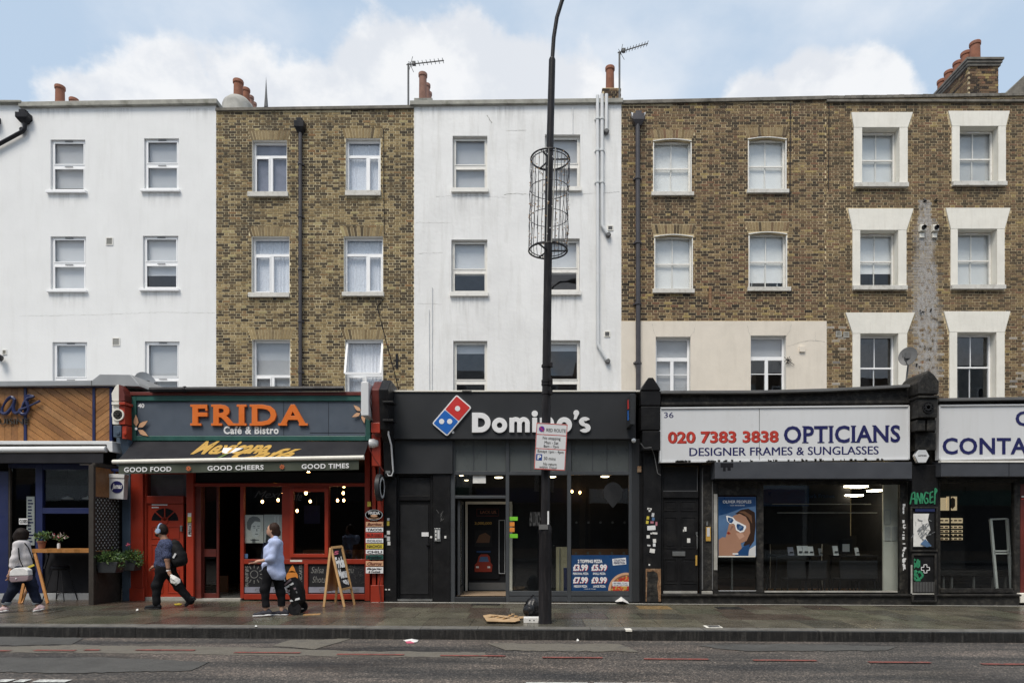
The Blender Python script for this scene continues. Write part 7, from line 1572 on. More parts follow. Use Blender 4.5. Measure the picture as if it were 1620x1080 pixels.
g=MB(); y0=YS-.168; cx_,cz_=X(1464,y0),Z(899,y0)
for a in (1,): 
    s_=.032; L2=.088; pts=[(-s_,-L2),(s_,-L2),(s_,-s_),(L2,-s_),(L2,s_),(s_,s_),(s_,L2),(-s_,L2),(-s_,s_),(-L2,s_),(-L2,-s_),(-s_,-s_)]
    for i in range(12): p,q=pts[i],pts[(i+1)%12]; g.bar((cx_+p[0],y0,cz_+p[1]),(cx_+q[0],y0-.0002*i,cz_+q[1]),.013,.003)
obj('cross_emblem',g,M['print_white'],hF)
g=MB()
for k in range(14): g.pbox(1446+k*2.4,1447+k*2.4,920,936,YS-.172,.01)
obj('vent_slats',g,M['lead_grey'],hF); multi(hF,'worn_edge',[(1441,1443.5,893,938),(1443,1478,937.8,939.6)],YS-.196,.005,'cement')
# ---- right shop window
multi(hF,'shop_frame',[(1484.2,1488,757,940),(1605,1614,753,941),(1488.2,1604.8,757,763),(1488.2,1604.8,934,941)],YS,.1,'old_black',bevel=.006); P(hF,'pane',(1488,1605,763,934),YS+.05,.006,'glass_shop'); P(hF,'rim_wear',(1488,1602,932,934.2),YS-.02,.03,'cement')
P(hF,'lower_rail',(1488,1603,930,937),YS-.03,.03,'old_black',bevel=.008)
P(hF,'back_wall',(1480,1700,745,945),17.0,.1,'dark_panel'); P(hF,'side_panel',(1527,1570,770,935),16.2,.05,'shop_wall_dark')
t=thing_at('display_case','lit spectacle display case with rows of frames behind the corner window','display case',1504,855,14.9)
P(t,'case',(1484,1527,780,936),15.0,.3,'shop_wall_dark'); multi(t,'portrait_panel',[(1486,1497,787,807),(1498,1514,785,807)],14.97,.02,'case_lit'); blob(t,'portrait_drawing',[(1502,800),(1503,790),(1507,786),(1511,789),(1511,800),(1507,805)],14.965,'wood_interior')
multi(t,'lit_shelf',[(1486,1523,819,827),(1486,1523,831,835.5),(1486,1523,838,841.5),(1486,1523,844,847),(1486,1523,850,853.5)],14.97,.02,'case_lit')
g=MB()
for q in (823,833.5,840,846,852): 
    for k in range(5): g.pbox(1488+k*7.2,1492.5+k*7.2,q-1.2,q+1,14.955,.01)
obj('spectacles',g,M['wood_interior'],t); P(t,'divider',(1502.5,1504.5,783,854),14.95,.02,'shop_wall_dark')
Yg=14.5; t=thing_at('security_gate','white anti-theft gate standing just inside the corner window','gate',1585,934,Yg); g=MB()
def wv(p,q,Y=Yg): return Vector((X(p,Y),Y,Z(q,Y)))
for a,b in (((1567,821),(1577,931)),((1593,820),(1600,931)),((1567,821),(1593,820)),((1571,871),(1596,871)),((1571,875),(1596,875))): g.bar(wv(*a),wv(*b),.05 if abs(a[0]-b[0])<15 else .035,.05)
obj('frame',g,M['white_metal'],t,bevel=.004)
t=thing_at('bench','long black low bench inside the corner window','bench',1540,934,14.6); P(t,'seat',(1487,1596,902,911),14.6,.35,'black_paint',bevel=.02)
for p in (1492,1505,1540,1570,1590): P(t,'leg',(p,p+2.5,911.2,933),14.65,.04,'lead_grey')
P(hF,'red_door',(1614.3,1700,765,950),YS+.02,.06,'red_dark'); P(hF,'notice_strip',(1616,1640,784,786),YS+.01,.004,'paper'); P(hF,'notice_strip',(1616,1640,788,790),YS+.01,.004,'print_red'); P(hF,'door_head',(1614.3,1700,753.5,764.8),YS+.0,.1,'old_black')
P(hF,'pale_base',(1614,1700,938,953),YS-.1,.3,'surround_cream',bevel=.01)
# ================================================================ street furniture and litter
# lamp column
Yl=11.06; zg=gz(X(866,Yl)); t=thing('street_lamp_column','tall black lamp column leaning slightly at the kerb in front of the pizza shop','lamp post',(X(862,Yl),Yl,zg))
def lp(px,py): return (X(px,Yl),Yl,Z(py,Yl))
g=MB(); g.lathe([(.116,-.02),(.116,.02),(.110,.05),(.105,1.5),(.112,1.52),(.112,1.60),(.088,1.66)],(X(862.3,Yl),Yl,zg),20); g.move(lambda p:Vector((p.x+(p.z-zg)*.002,p.y,p.z))); obj('base_section',g,M['pole_black'],t,smooth=True)
g=MB(); g.tube([lp(862.7,836),lp(865,560),lp(868.3,300),lp(873.5,95)],[.079,.072,.064,.056],16); obj('shaft',g,M['pole_black'],t,smooth=True)
g=MB(); g.tube([lp(873.6,97),lp(876,60),lp(881,28),lp(889,2),lp(899,-25),lp(915,-48),lp(940,-66),(X(975,Yl),Yl-.3,Z(-78,Yl))],[.034]*7+[.03],12); g.lathe([(.05,-.1),(.05,.04),(.04,.06)],lp(873.5,97),12); obj('bracket_arm',g,M['pole_black'],t,smooth=True)
g=MB(); g.ball((X(1000,Yl),Yl-.35,Z(-82,Yl)),.33,16,sq=(1,.45,.3)); obj('lantern',g,M['lead_grey'],t,smooth=True)
P(t,'steel_collar',(852.5,867,829,837),Yl-.12,.02,'lead_grey'); P(t,'collar_sticker',(866,868.5,808,829),Yl-.1,.01,'blind_pale')
g=MB()
for q,x_ in ((603,0),(608,0),(622,0),(579,0)): g.lathe([(.083,-.02),(.083,.02)],lp(864.3,q),16); g.box(X(869,Yl),X(874,Yl),Yl-.12,Yl-.02,Z(q+3,Yl),Z(q-3,Yl))
obj('strap_bands',g,M['pole_black'],t)
# wire cage of festive lights round the column
t=thing_at('wire_light_cage','cylindrical wire cage strung with tiny unlit lights round the lamp column','light cage',868,408,Yl)
Rc=.325; ctop=Vector(lp(870.3,252)); cbot=Vector(lp(867,397)); 
def hoop(c,r,w_): g.tube([(c.x+r*math.cos(a*math.pi/16),c.y+r*math.sin(a*math.pi/16),c.z) for a in range(33)],w_,5)
for f,r_,w_ in ((0,1,.014),(.02,.93,.008),(.33,1,.006),(.64,1,.006),(.98,.93,.008),(1,1,.014)):
    g=MB(); c_=ctop.lerp(cbot,f); hoop(c_,Rc*r_,w_); obj('hoop',g,M['pole_black'],t,smooth=True)
for k in range(26):
    a=2*math.pi*k/26; d=Vector((math.cos(a)*Rc,math.sin(a)*Rc,0)); g=MB(); pts=[ctop.lerp(cbot,i/8)+d*(1+rng.uniform(-.06,.05)) for i in range(9)]; g.tube(pts,.0048,4,cap=False); obj('wire',g,M['pipe_brown'],t)
g=MB(); g.tube([ctop+Vector((.08,-Rc,0)),cbot+Vector((.05,-Rc,0))],.012,5); g.tube([ctop+Vector((-.03,-Rc,0)),cbot+Vector((-.03,-Rc,0))],.006,5); obj('spine',g,M['cement'],t)
for c_ in (ctop,cbot):
    for a in (0,2.1,4.2): g=MB(); g.bar(c_,c_+Vector((math.cos(a)*Rc,math.sin(a)*Rc,0)),.02,.02); obj('spoke',g,M['pole_black'],t)
g=MB()
for k in range(280):
    a=rng.uniform(0,6.283); f=rng.random(); c_=ctop.lerp(cbot,f)+Vector((math.cos(a),math.sin(a),0))*Rc*rng.uniform(.97,1.05); g.ball(c_,.0105,5,0 if rng.random()<.5 else 1)
obj('tiny_lamps',g,[M['print_white'],M['timber_pale']],t,kind='stuff')
# parking sign
Yg=10.88; t=thing('parking_sign','tilted white red-route parking restriction plate strapped to the lamp column','sign',(X(871,Yg),Yg,Z(744,Yg)))
zc_=Z(706.5,Yg); xc_=X(871.3,Yg); th=math.radians(-3.2); ct,st_=math.cos(th),math.sin(th)
def tl(p): dx,dz=p.x-xc_,p.z-zc_; return Vector((xc_+dx*ct-dz*st_,p.y-.0,zc_+dx*st_+dz*ct))
def SP(name,r,y,d,m,bevel=0): g=MB(); g.pbox(*r,y,d); g.move(tl); return obj(name,g,M[m],t,bevel=bevel)
SP('plate',(846.8,896,669.5,743),Yg,.012,'sign_white',.002); g=MB()
for r in ((847,895.8,669.7,670.9),(847,895.8,741.6,742.8),(847,848,671,741.5),(894.8,895.8,671,741.5),(848,894.8,687.2,688.2),(848,894.8,709.6,710.6)): g.pbox(*r,Yg-.002,.002)
g.move(tl); obj('red_border',g,M['print_red'],t)
g=MB(); g.lathe([(.047,0),(.047,-.003),(0,-.003)],(X(855.5,Yg),Yg-.002,Z(679,Yg)),22,ax='y'); g.move(tl); obj('roundel',g,M['purple'],t)
g=MB(); g.bar((X(852,Yg),Yg-.006,Z(676,Yg)),(X(859,Yg),Yg-.006,Z(683,Yg)),.012,.002); g.move(tl); obj('roundel_bar',g,M['print_red'],t)
def ST(s_,r,m='print_black',b=.0): txt(t,s_,r,Yg-.002,m,depth=.0015,bold=b,fn=tl)
ST('RED ROUTE',(863,893.5,677.5,682.7)); ST('No stopping',(858,886,690.5,696.5)); ST('Mon - Sat',(861,883,697.5,702.2)); ST('8am - 7pm',(860,884,703.7,709)); ST('Except 1pm - 4pm',(851,892,711.8,717.6)); ST('30 mins',(861.5,880,722.5,727.5)); ST('No return',(861,882,731.5,736)); ST('within 1hour',(855,883,736.8,741))
SP('parking_symbol_panel',(849,858.5,718.8,728.8),Yg-.002,.002,'parking_blue'); txt(t,'P',(851.2,857,720.3,727.4),Yg-.004,'print_white',depth=.001,bold=.04,fn=tl)
g=MB()
for q in (680,732): g.lathe([(.088,-.012),(.088,.012)],(X(864,Yl),Yl,Z(q,Yl)),16); g.box(X(861,Yg),X(868,Yg),Yg+.012,Yl-.06,Z(q+2,Yg),Z(q-2,Yg))
obj('clamps',g,M['steel'],t)
# rubbish at the foot of the column
def ground_pt(px,py): Y=EYE*FPX/(py-CY); x=X(px,Y); return Vector((x,Y,gz(x)))
def bag(name,lab,cat,c,sx_,sy_,sz_,m,seed,knot=True):
    t=thing(name,lab,cat,tuple(c)); g=MB(); n,k=28,18; rr=random.Random(seed); ph=[rr.uniform(0,6) for _ in range(8)]
    vs=[]
    for i in range(k+1):
        v=i/k; h=v; prof=math.sin(math.pi*min(1,v*.93+.07))**.6*(1-.35*v) if v<.92 else .12
        for j in range(n):
            a=2*math.pi*j/n; w_=1+.08*math.sin(3*a+ph[0]+v*3)+.06*math.sin(7*a+ph[1]-v*5)+.05*math.sin(11*a+ph[2]+v*9)+.03*math.sin(17*a+ph[3]); vs.append((c.x+math.cos(a)*sx_*prof*w_,c.y+math.sin(a)*sy_*prof*w_,c.z+h*sz_*(1+.04*math.sin(2*a+ph[4]))))
    g.add(vs,[(i*n+j,i*n+(j+1)%n,(i+1)*n+(j+1)%n,(i+1)*n+j) for i in range(k) for j in range(n)]+[tuple(range(n-1,-1,-1)),tuple(range(k*n,(k+1)*n))]); obj('body',g,M[m],t,smooth=True); return t
bag('rubbish_bag','shiny black rubbish bag slumped against the foot of the lamp column','rubbish bag',ground_pt(843,979),.19,.17,.42,'bin_bag',3)
c=ground_pt(841,983.5); t=thing('food_box','flattened white takeaway box with two dark holes in front of the rubbish bag','box',tuple(c)); g=MB(); g.box(c.x-.135,c.x+.135,c.y-.1,c.y+.1,c.z,c.z+.085); obj('carton',g,M['paper'],t,bevel=.004)
for dx in (-.03,.04): g=MB(); g.lathe([(.012,0),(.012,-.003)],(c.x+dx,c.y-.1,c.z+.045),10,ax='y'); obj('hole',g,M['print_black'],t)
def card(lab,pts,m,h=.03,name='cardboard_sheet'):
    P3=[ground_pt(*p) for p in pts]; c=sum(P3,Vector())/len(P3); t=thing(name,lab,'cardboard',tuple(c)); g=MB(); n=len(P3); up=[h*rng.uniform(.5,1.2) for _ in P3]
    g.add([p+Vector((0,0,u_)) for p,u_ in zip(P3,up)]+[c+Vector((0,0,h*1.1))]+[p+Vector((0,0,max(.001,u_-.008))) for p,u_ in zip(P3,up)],[(i,(i+1)%n,n) for i in range(n)]+[(i,n+1+i,n+1+(i+1)%n,(i+1)%n) for i in range(n)]); obj('sheet',g,M[m],t); return t
t=card('crumpled brown cardboard lying on the slabs left of the rubbish bag',[(764,978),(775,975.5),(800,976),(820,979),(823,985),(815,987),(795,986),(770,987)],'cardboard',.05)
g=MB(); 
for k in range(10): a=ground_pt(772+k*4.6,976+rng.uniform(1,8)); g.add([a+Vector((0,0,.055)),a+Vector((.07,.02,.075)),a+Vector((.08,.12,.06)),a+Vector((.0,.12,.07))],[(0,1,2,3)],k%2)
obj('torn_layers',g,[M['cardboard'],M['timber_pale']],t)
card('smaller flap of brown cardboard between the cardboard heap and the bag',[(806,977.5),(829,976),(829,978.5),(812,981)],'cardboard',.02); card('thin strip of cardboard behind the shopping trolley',[(480,973.5),(508,972),(506,974),(479,975.5)],'timber_pale',.012)
def litter(lab,pts,m='paper',h=.02,n='paper_scrap'):
    P3=[ground_pt(*p) if p[1]<1003 else (lambda Y:Vector((X(p[0],Y),Y,gz(X(p[0],Y))+RZ)))(road_y(p[1])) for p in pts]; c=sum(P3,Vector())/len(P3); t=thing(n,lab,'litter',tuple(c)); g=MB(); k=len(P3)
    g.add([p+Vector((0,0,rng.uniform(.005,h))) for p in P3]+[c+Vector((0,0,h*1.5))],[(i,(i+1)%k,k) for i in range(k)]); obj('scrap',g,M[m],t)
litter('crumpled white paper on the slabs under the price poster',[(972,951.5),(978,949),(992,949.5),(995,954),(985,955.5),(975,954.5)],h=.09); litter('small yellow wrapper lying by the red door',[(275,958.5),(283,957),(288,958),(286,960.5),(277,960.5)],'sticker_yellow',.01)
litter('flattened white wrapper in the gutter before the pizza shop',[(638,1015),(650,1013),(662,1014),(660,1017),(646,1018)],h=.03); litter('red-and-white scrap beside the gutter wrapper',[(641,1016.5),(652,1015.5),(656,1018),(644,1019)],'flower_pink',.02)
for p in ((217,969,'by the striding man'),(914,1013,'in the gutter right of the column'),(405,994,'on the kerb before the cafe'),(197,1009,'in the gutter at the left')): litter('tiny white paper scrap '+p[2],[(p[0]-2,p[1]+1),(p[0]+2,p[1]+1),(p[0]+2,p[1]-1.2),(p[0]-1.5,p[1]-1)],h=.025)
# ================================================================ people: one continuous surface per body and garment
def sdf_surface(prims, h, wrinkle=0., cuts=(), seed=0, k=.03):
    """prims: (a, b, ra, rb) tapered capsules or (c, (rx,ry,rz)) ellipsoids, smoothly joined; returns a mesh from a surface-nets pass"""
    P=[]; 
    for p in prims:
        if len(p)==4: a,b=np.array(p[0],float),np.array(p[1],float); P+=[a-max(p[2],p[3])*1.3,a+max(p[2],p[3])*1.3,b-max(p[2:])*1.3,b+max(p[2:])*1.3]
        else: c=np.array(p[0],float); r=np.array(p[1],float)*1.3; P+=[c-r,c+r]
    lo=np.min(P,0)-2*h; hi=np.max(P,0)+2*h; n=np.ceil((hi-lo)/h).astype(int)+1
    ax=[lo[i]+np.arange(n[i])*h for i in range(3)]; G=np.stack(np.meshgrid(*ax,indexing='ij'),-1)
    D=None
    for p in prims:
        if len(p)==4:
            a,b=np.array(p[0],float),np.array(p[1],float); ab=b-a; L2=max(1e-9,ab@ab); t=np.clip(((G-a)@ab)/L2,0,1); d=np.linalg.norm(G-a-t[...,None]*ab,axis=-1)-(p[2]+(p[3]-p[2])*t)
        else:
            c,r=np.array(p[0],float),np.array(p[1],float); q=np.linalg.norm((G-c)/r,axis=-1); d=(q-1)*r.min()
        if D is None: D=d
        else: hh=np.clip(.5+.5*(D-d)/k,0,1); D=D*(1-hh)+d*hh-k*hh*(1-hh)
    if wrinkle:
        x,y,z=G[...,0],G[...,1],G[...,2]; s=seed
        D=D+wrinkle*(np.sin(23*z+9*x+s)+.7*np.sin(41*z-17*x+8*y+s*2)+.5*np.sin(31*x+22*y+13*z))
    for (pt,nrm) in cuts: D=np.maximum(D,(G-np.array(pt,float))@np.array(nrm,float)/np.linalg.norm(nrm))
    S_=D<0; nx,ny,nz_=S_.shape
    idx=-np.ones((nx-1,ny-1,nz_-1),int); cnt=np.zeros(idx.shape,int); acc=np.zeros(idx.shape+(3,))
    cor=[(i,j,k_) for i in(0,1) for j in(0,1) for k_ in(0,1)]
    for a in range(8):
        for b in range(a+1,8):
            ca,cb=cor[a],cor[b]
            if sum(abs(ca[i]-cb[i]) for i in range(3))!=1: continue
            sa=D[ca[0]:nx-1+ca[0],ca[1]:ny-1+ca[1],ca[2]:nz_-1+ca[2]]; sb=D[cb[0]:nx-1+cb[0],cb[1]:ny-1+cb[1],cb[2]:nz_-1+cb[2]]
            m=(sa<0)!=(sb<0); t=np.where(m,sa/np.where(m,sa-sb,1),0)
            for i in range(3): acc[...,i]+=np.where(m,ca[i]+t*(cb[i]-ca[i]),0)
            cnt+=m
    m=cnt>0; ids=np.argwhere(m); idx[m]=np.arange(len(ids)); pos=(ids+acc[m]/cnt[m][:,None])*h+lo
    F=[]
    for axis in range(3):
        sl=[slice(0,-1) if i==axis else slice(1,-1) for i in range(3)]; s2=[slice(1,None) if i==axis else slice(1,-1) for i in range(3)]
        A,B=S_[tuple(sl)],S_[tuple(s2)]; u,v=[i for i in range(3) if i!=axis]
        for e in np.argwhere(A!=B):
            c=e.copy()
            for i in (u,v): c[i]+=1
            q=[]
            for du,dv in ((0,0),(-1,0),(-1,-1),(0,-1)):
                d=c.copy(); d[u]+=du; d[v]+=dv; q.append(idx[tuple(d)])
            if min(q)<0: continue
            fl=A[tuple(e)]; 
            if axis==1: fl=not fl
            F.append(q if fl else q[::-1])
    mb=MB(); mb.v=[tuple(p) for p in pos]; mb.f=F; mb.m=[0]*len(F); mb.c=[(0,0,0)]*len(F); return mb
def fingers(mb, wrist, palm, dirv, side, L_=.075, curl=.3, r=.0085, down=(0,0,-1)):
    """four unequal bent fingers and a thumb rooted inside the palm"""
    d=Vector(dirv).normalized(); s=Vector(side).normalized(); c=Vector(down).normalized(); p=Vector(palm)
    for i,(o_,ln) in enumerate(((-.028,.86),(-.010,1.0),(.009,.95),(.027,.76))):
        a=p+s*o_; b=a+d*.035; e=b+(d*(1-curl)+c*curl).normalized()*L_*.5*ln; f=e+(d*(1-2*curl)+c*2*curl).normalized()*L_*.45*ln; mb.tube([a,b,e,f],[r,r,r*.9,r*.7],6)
    a=Vector(wrist).lerp(p,.4)-s*.02; b=a-s*.028+d*.022; mb.tube([a,b,b+d*.035-s*.006+c*.008],[r*1.15,r*1.1,r*.8],6)
def J(px,py,Y,dy=0.): return np.array((X(px,Y+dy),Y+dy,Z(py,Y+dy)))
HV=.014
def shoe(t,heel,toe,mt,ms,h=.075,w_=.045,yaw=0,zs=0):
    heel=np.array(heel);toe=np.array(toe); m=heel+(toe-heel)*.35; up=np.array((0,0,1.)); d=(toe-heel); d/=np.linalg.norm(d)
    nr=np.cross(d,(0,1,0)); nr=nr if nr[2]>0 else -nr
    mb=sdf_surface([(heel+nr*.045,m+nr*.05,w_*.95,w_*.98),(m+nr*.045,toe-d*.04+nr*.032,w_*.98,w_*.75),(heel+nr*.07+d*.02,heel+nr*.085+d*.03,w_*.8,w_*.8)],.010,k=.02,cuts=[(heel+nr*.006,-nr)])
    o=obj('shoe',mb,M[mt],t,smooth=True)
    mb=sdf_surface([(heel+nr*.01+d*.01,toe-d*.035+nr*.008,w_*1.0,w_*.86)],.010,cuts=[(heel+nr*.026,nr),(heel,-nr)]); obj('sole',mb,M[ms],o,smooth=True); return o
def face(mb,hc,f,r=.1):
    pass
# ---- woman in the blue shirt, pulling a trolley, walking west
Y0=11.75; foot=gz(X(420,Y0)); base=(X(430,Y0),Y0,foot); t=thing('person','woman in pale blue shirt and black trousers pulling a shopping trolley past the cafe','person',base)
j=lambda px,py,dy=0.: J(px,py,Y0,dy)
hd=j(431,838); 
hipL,hipR=j(427,902,-.08),j(436,903,.08); kL,kR=j(419,932,-.10),j(444,935,.08); aL,aR=j(421,963,-.10),j(446,965,.08)
sL,sR=j(438,858,-.17),j(432,858,.17); eL,wL=j(429.5,884,-.22),j(409,887.5,-.24); hL=j(403,889.5,-.24); eR,wR=j(440,882,.22),j(447,902,.2)
body=[(hd,(.092,.078,.112)),(hd+(-.03,0,-.05),(.062,.055,.065)),(hd+(-.095,0,-.012),hd+(-.088,0,-.03),.013,.016),(hd+(.02,0,-.08),j(436,856),.052,.058),
  (sL,sR,.06,.06),(j(434,862),j(430,895),.11,.12),(hipL,hipR,.11,.11),(hipL,kL,.085,.06),(kL,aL,.055,.04),(hipR,kR,.085,.06),(kR,aR,.055,.04),(sL,eL,.048,.04),(eL,wL,.039,.026),(sR,eR,.048,.038),(eR,wR,.036,.026),
  (wL,hL,.026,.024),(wL+(-.03,0,0),hL+(-.02,.02,.0),.02,.018),(wR,j(448,908,.2),.028,.03)]
body+= [(hd+(-.07,.075,-.04),(.001,.001,.001))]
mb=sdf_surface(body,.0125,k=.022)
fingers(mb,wL,hL,(-1,-.15,.05),(0,1,.15),.07,.18); fingers(mb,wR,j(448.5,909,.2),(.2,0,-1),(0,1,0),.07,.5,down=(-1,0,0))
mb.ball(tuple(hd+(-.075,-.03,.012)),.011,6); mb.ball(tuple(hd+(.015,-.078,-.01)),.022,8,sq=(.7,.4,1.1))
bd=obj('body',mb,M['skin'],t,smooth=True)
g=sdf_surface([(hd+(.03,0,.035),(.098,.09,.10)),(hd+(.055,0,-.035),(.075,.08,.085)),(hd+(.105,0,-.04),hd+(.11,0,-.07),.04,.035)],.0125,k=.03,wrinkle=.002,cuts=[(hd+(-.052,0,.03),(-1,0,-.55))]); obj('hair',g,M['hair_brown'],t,smooth=True)
g=MB()
for s_ in (-1,): g.ball(tuple(hd+(-.083,-.035,.012)),.008,6)
g.bar(hd+np.array((-.088,-.05,.032)),hd+np.array((-.066,-.062,.034)),.006,.006); obj('eye',g,M['hair'],t); g=MB(); g.bar(hd+np.array((-.094,-.012,-.056)),hd+np.array((-.08,-.035,-.056)),.010,.008); obj('mouth',g,M['logo_red'],t)
sh=[(j(435,861),j(431,896),.122,.13),(j(434,860,-.12),j(432,900,-.10),.085,.115),(j(431,860,.12),j(432,900,.10),.085,.115),(j(427,868),j(424,893),.10,.10),(j(440,862),j(442,905),.075,.10),(sL,sR,.072,.072),(sL,sL*.45+eL*.55,.068,.062),(sL*.45+eL*.55,eL,.06,.062),(eL,eL*.7+wL*.3,.060,.056),(sR,eR,.068,.055),(eR,wR,.052,.045),(j(436,905,-.06),j(440,911,-.06),.14,.12),(j(438,905,.08),j(441,910,.08),.13,.11),(j(421,892,-.1),j(417,901,-.1),.05,.03)]
g=sdf_surface(sh,.0125,k=.045,wrinkle=.005,seed=2,cuts=[(j(432,914.5),(-.12,0,-1))]); obj('shirt',g,M['shirt_blue'],t,smooth=True)
g=sdf_surface([(j(436,851,-.03),j(430,855,-.03),.05,.035),(j(436,851,.03),j(430,855,.03),.05,.035)],.0125,k=.02); obj('collar',g,M['shirt_blue'],t,smooth=True)
g=sdf_surface([(j(418,858),j(413,885),.015,.012),(j(424,860),j(417,895),.04,.05)],.0125,k=.02); obj('undershirt',g,M['denim'],t,smooth=True)
g=sdf_surface([(hipL,hipR,.125,.13),(hipL,kL,.108,.078),(kL,aL+(0,0,.03),.074,.062),(hipR,kR,.108,.08),(kR,aR+(0,0,.03),.076,.062)],.0125,k=.04,wrinkle=.0038,seed=5,cuts=[(aL+(0,0,.035),(0,0,-1))]); obj('trousers',g,M['trouser_black'],t,smooth=True)
shoe(t,j(427.5,974.5,-.10)*(1,1,0)+(0,0,foot+.025),j(400,977.5,-.12)*(1,1,0)+(0,0,foot+.005),'trainer_dark','trainer_sole'); shoe(t,j(453.5,976,.08)*(1,1,0)+(0,0,foot+.004),j(428.5,977,.07)*(1,1,0)+(0,0,foot+.002),'trainer_dark','trainer_sole')
# phone in the outstretched hand, trolley behind
t2=thing('mobile_phone','dark phone held flat in the hand of the woman in the blue shirt','phone',tuple(hL+(-.03,0,.02))); g=MB(); c=hL+np.array((-.03,0,.016)); g.box(c[0]-.07,c[0]+.05,c[1]-.035,c[1]+.035,c[2],c[2]+.01); obj('case',g,M['print_black'],t2,bevel=.003)
Yt=12.05; t2=thing('shopping_trolley','black shopping trolley with plaid top dragged behind the woman in the blue shirt','trolley',(X(470,Yt),Yt,gz(X(470,Yt))))
q=lambda px,py,dy=0.: Vector(J(px,py,Yt,dy))
g=MB(); sec=[]
for (px,py,w_,d) in ((451,921,.12,.16),(457,918,.17,.20),(466,925,.18,.21),(471,940,.19,.22),(473,955,.18,.20),(470,960,.12,.16)):
    c=q(px,py); sec.append((c,w_,d))
vs=[]; n=16
for c,w_,d in sec:
    ax=Vector((.62,0,-.78)); nn=Vector((.78,0,.62))
    for i in range(n): a=2*math.pi*i/n; vs.append(c+nn*math.copysign(abs(math.cos(a))**.6,math.cos(a))*w_*.62+Vector((0,1,0))*math.copysign(abs(math.sin(a))**.6,math.sin(a))*d)
k=len(sec); g.add(vs,[(i*n+jj,i*n+(jj+1)%n,(i+1)*n+(jj+1)%n,(i+1)*n+jj) for i in range(k-1) for jj in range(n)]+[tuple(range(n-1,-1,-1)),tuple(range((k-1)*n,k*n))])
obj('bag',g,M['backpack'],t2,smooth=True)
for (a,b,m) in (((450,925),(460,916),'bag_mauve'),((452,929),(464,922),'blind_pale'),((454,935),(468,930),'bag_mauve'),((456,939),(470,936),'print_grey'),((459,950),(474,946),'blind_pale')):
    g=MB(); g.bar(q(*a,-.2),q(*b,-.2),.035,.015); obj('strap',g,M[m],t2)
for px,dy in ((466,-.17),(477,.2)):
    g=MB(); c=q(px,962,dy); c.z=gz(c.x)+.115; g.lathe([(.115,-.018),(.115,.018),(.095,.02),(.095,-.02)],c,22,ax='y'); g.lathe([(.025,-.025),(.025,.025)],c,10,ax='y')
    for kk in range(5): a=kk*1.2566; g.bar(c,c+Vector((math.cos(a)*.1,0,math.sin(a)*.1)),.012,.01)
    obj('wheel',g,M['pipe_black'],t2)
g=MB(); g.tube([q(447.5,908,.12),q(452,922,.08),q(474,961,0)],.012,6); g.tube([q(447.5,908,.1),q(452,922,-.05),q(470,961,-.12)],.012,6); g.bar(q(459,962,-.1),q(480,962,.1),.02,.02); obj('frame',g,M['steel'],t2)
# ---- man with headphones and backpack
Y0=12.75; foot=gz(X(268,Y0)); t=thing('person','man with pale blue headphones, dark polo and black trousers striding past the red door','person',(X(265,Y0),Y0,foot))
j=lambda px,py,dy=0.: J(px,py,Y0,dy)
hd=j(254.5,839); hL,hR=j(260,899,-.09),j(265,899,.09); kL,kR=j(248,925,-.11),j(283,927,.10); aL,aR=j(247.5,956,-.12),j(302,951,.10)
sL,sR=j(266,862,-.19),j(261,861,.19); eL,wL=j(264.5,884,-.24),j(266.5,902,-.24); pm=j(269,908,-.25); eR,wR=j(255,884,.24),j(247,895,.22)
mb=sdf_surface([(hd,(.10,.082,.118)),(hd+(-.025,0,-.06),(.07,.062,.06)),(hd+(-.108,0,-.01),hd+(-.1,0,-.03),.014,.017),(hd+(.03,0,-.08),j(262,858),.062,.07),(sL,sR,.07,.07),(j(261,866),j(261,893),.14,.15),(hL,hR,.13,.13),
  (hL,kL,.09,.065),(kL,aL,.06,.042),(hR,kR,.09,.065),(kR,aR,.06,.042),(sL,eL,.06,.05),(eL,wL,.047,.032),(wL,pm,.03,.032),(sR,eR,.06,.048),(eR,wR,.045,.03),(wR,wR+(-.07,0,-.02),.03,.032)],.0125,k=.025)
fingers(mb,wL,pm,(.35,0,-1),(0,1,0),.075,.42,down=(1,0,0)); fingers(mb,wR,wR+(-.07,0,-.02),(-.8,0,-.5),(0,1,0),.07,.4); mb.ball(tuple(hd+(-.08,-.03,.012)),.011,6); obj('body',mb,M['skin_tan'],t,smooth=True)
g=sdf_surface([(hd+(.022,0,.035),(.105,.092,.10)),(hd+(.05,0,-.02),(.08,.084,.08))],.0125,k=.03,cuts=[(hd+(-.06,0,.05),(-1,0,-.45)),(hd+(0,0,-.075),(0,0,-1))]); obj('hair',g,M['hair'],t,smooth=True)
g=sdf_surface([(hd+(-.05,0,-.075),(.058,.06,.05)),(hd+(-.005,0,-.07),(.06,.072,.035))],.0125,k=.02,cuts=[(hd+(0,0,-.035),(0,0,1))]); obj('beard',g,M['hair'],t,smooth=True)
g=MB(); g.tube([hd+np.array((.0+.0,.10*math.cos(a),.005+.13*math.sin(a))) for a in [math.pi*i/14 for i in range(15)]],.014,8)
for s_ in (-1,1): g.lathe([(.045,-.02*s_),(.05,0),(.045,.02*s_),(0,.024*s_)],tuple(hd+(0,s_*.098,-.005)),16,ax='y')
obj('headphones',g,M['headphone'],t,smooth=True)
g=MB(); g.ball(tuple(hd+(-.09,-.038,.014)),.008,6); g.bar(hd+np.array((-.09,-.055,.034)),hd+np.array((-.07,-.068,.036)),.008,.006); obj('eye',g,M['hair'],t)
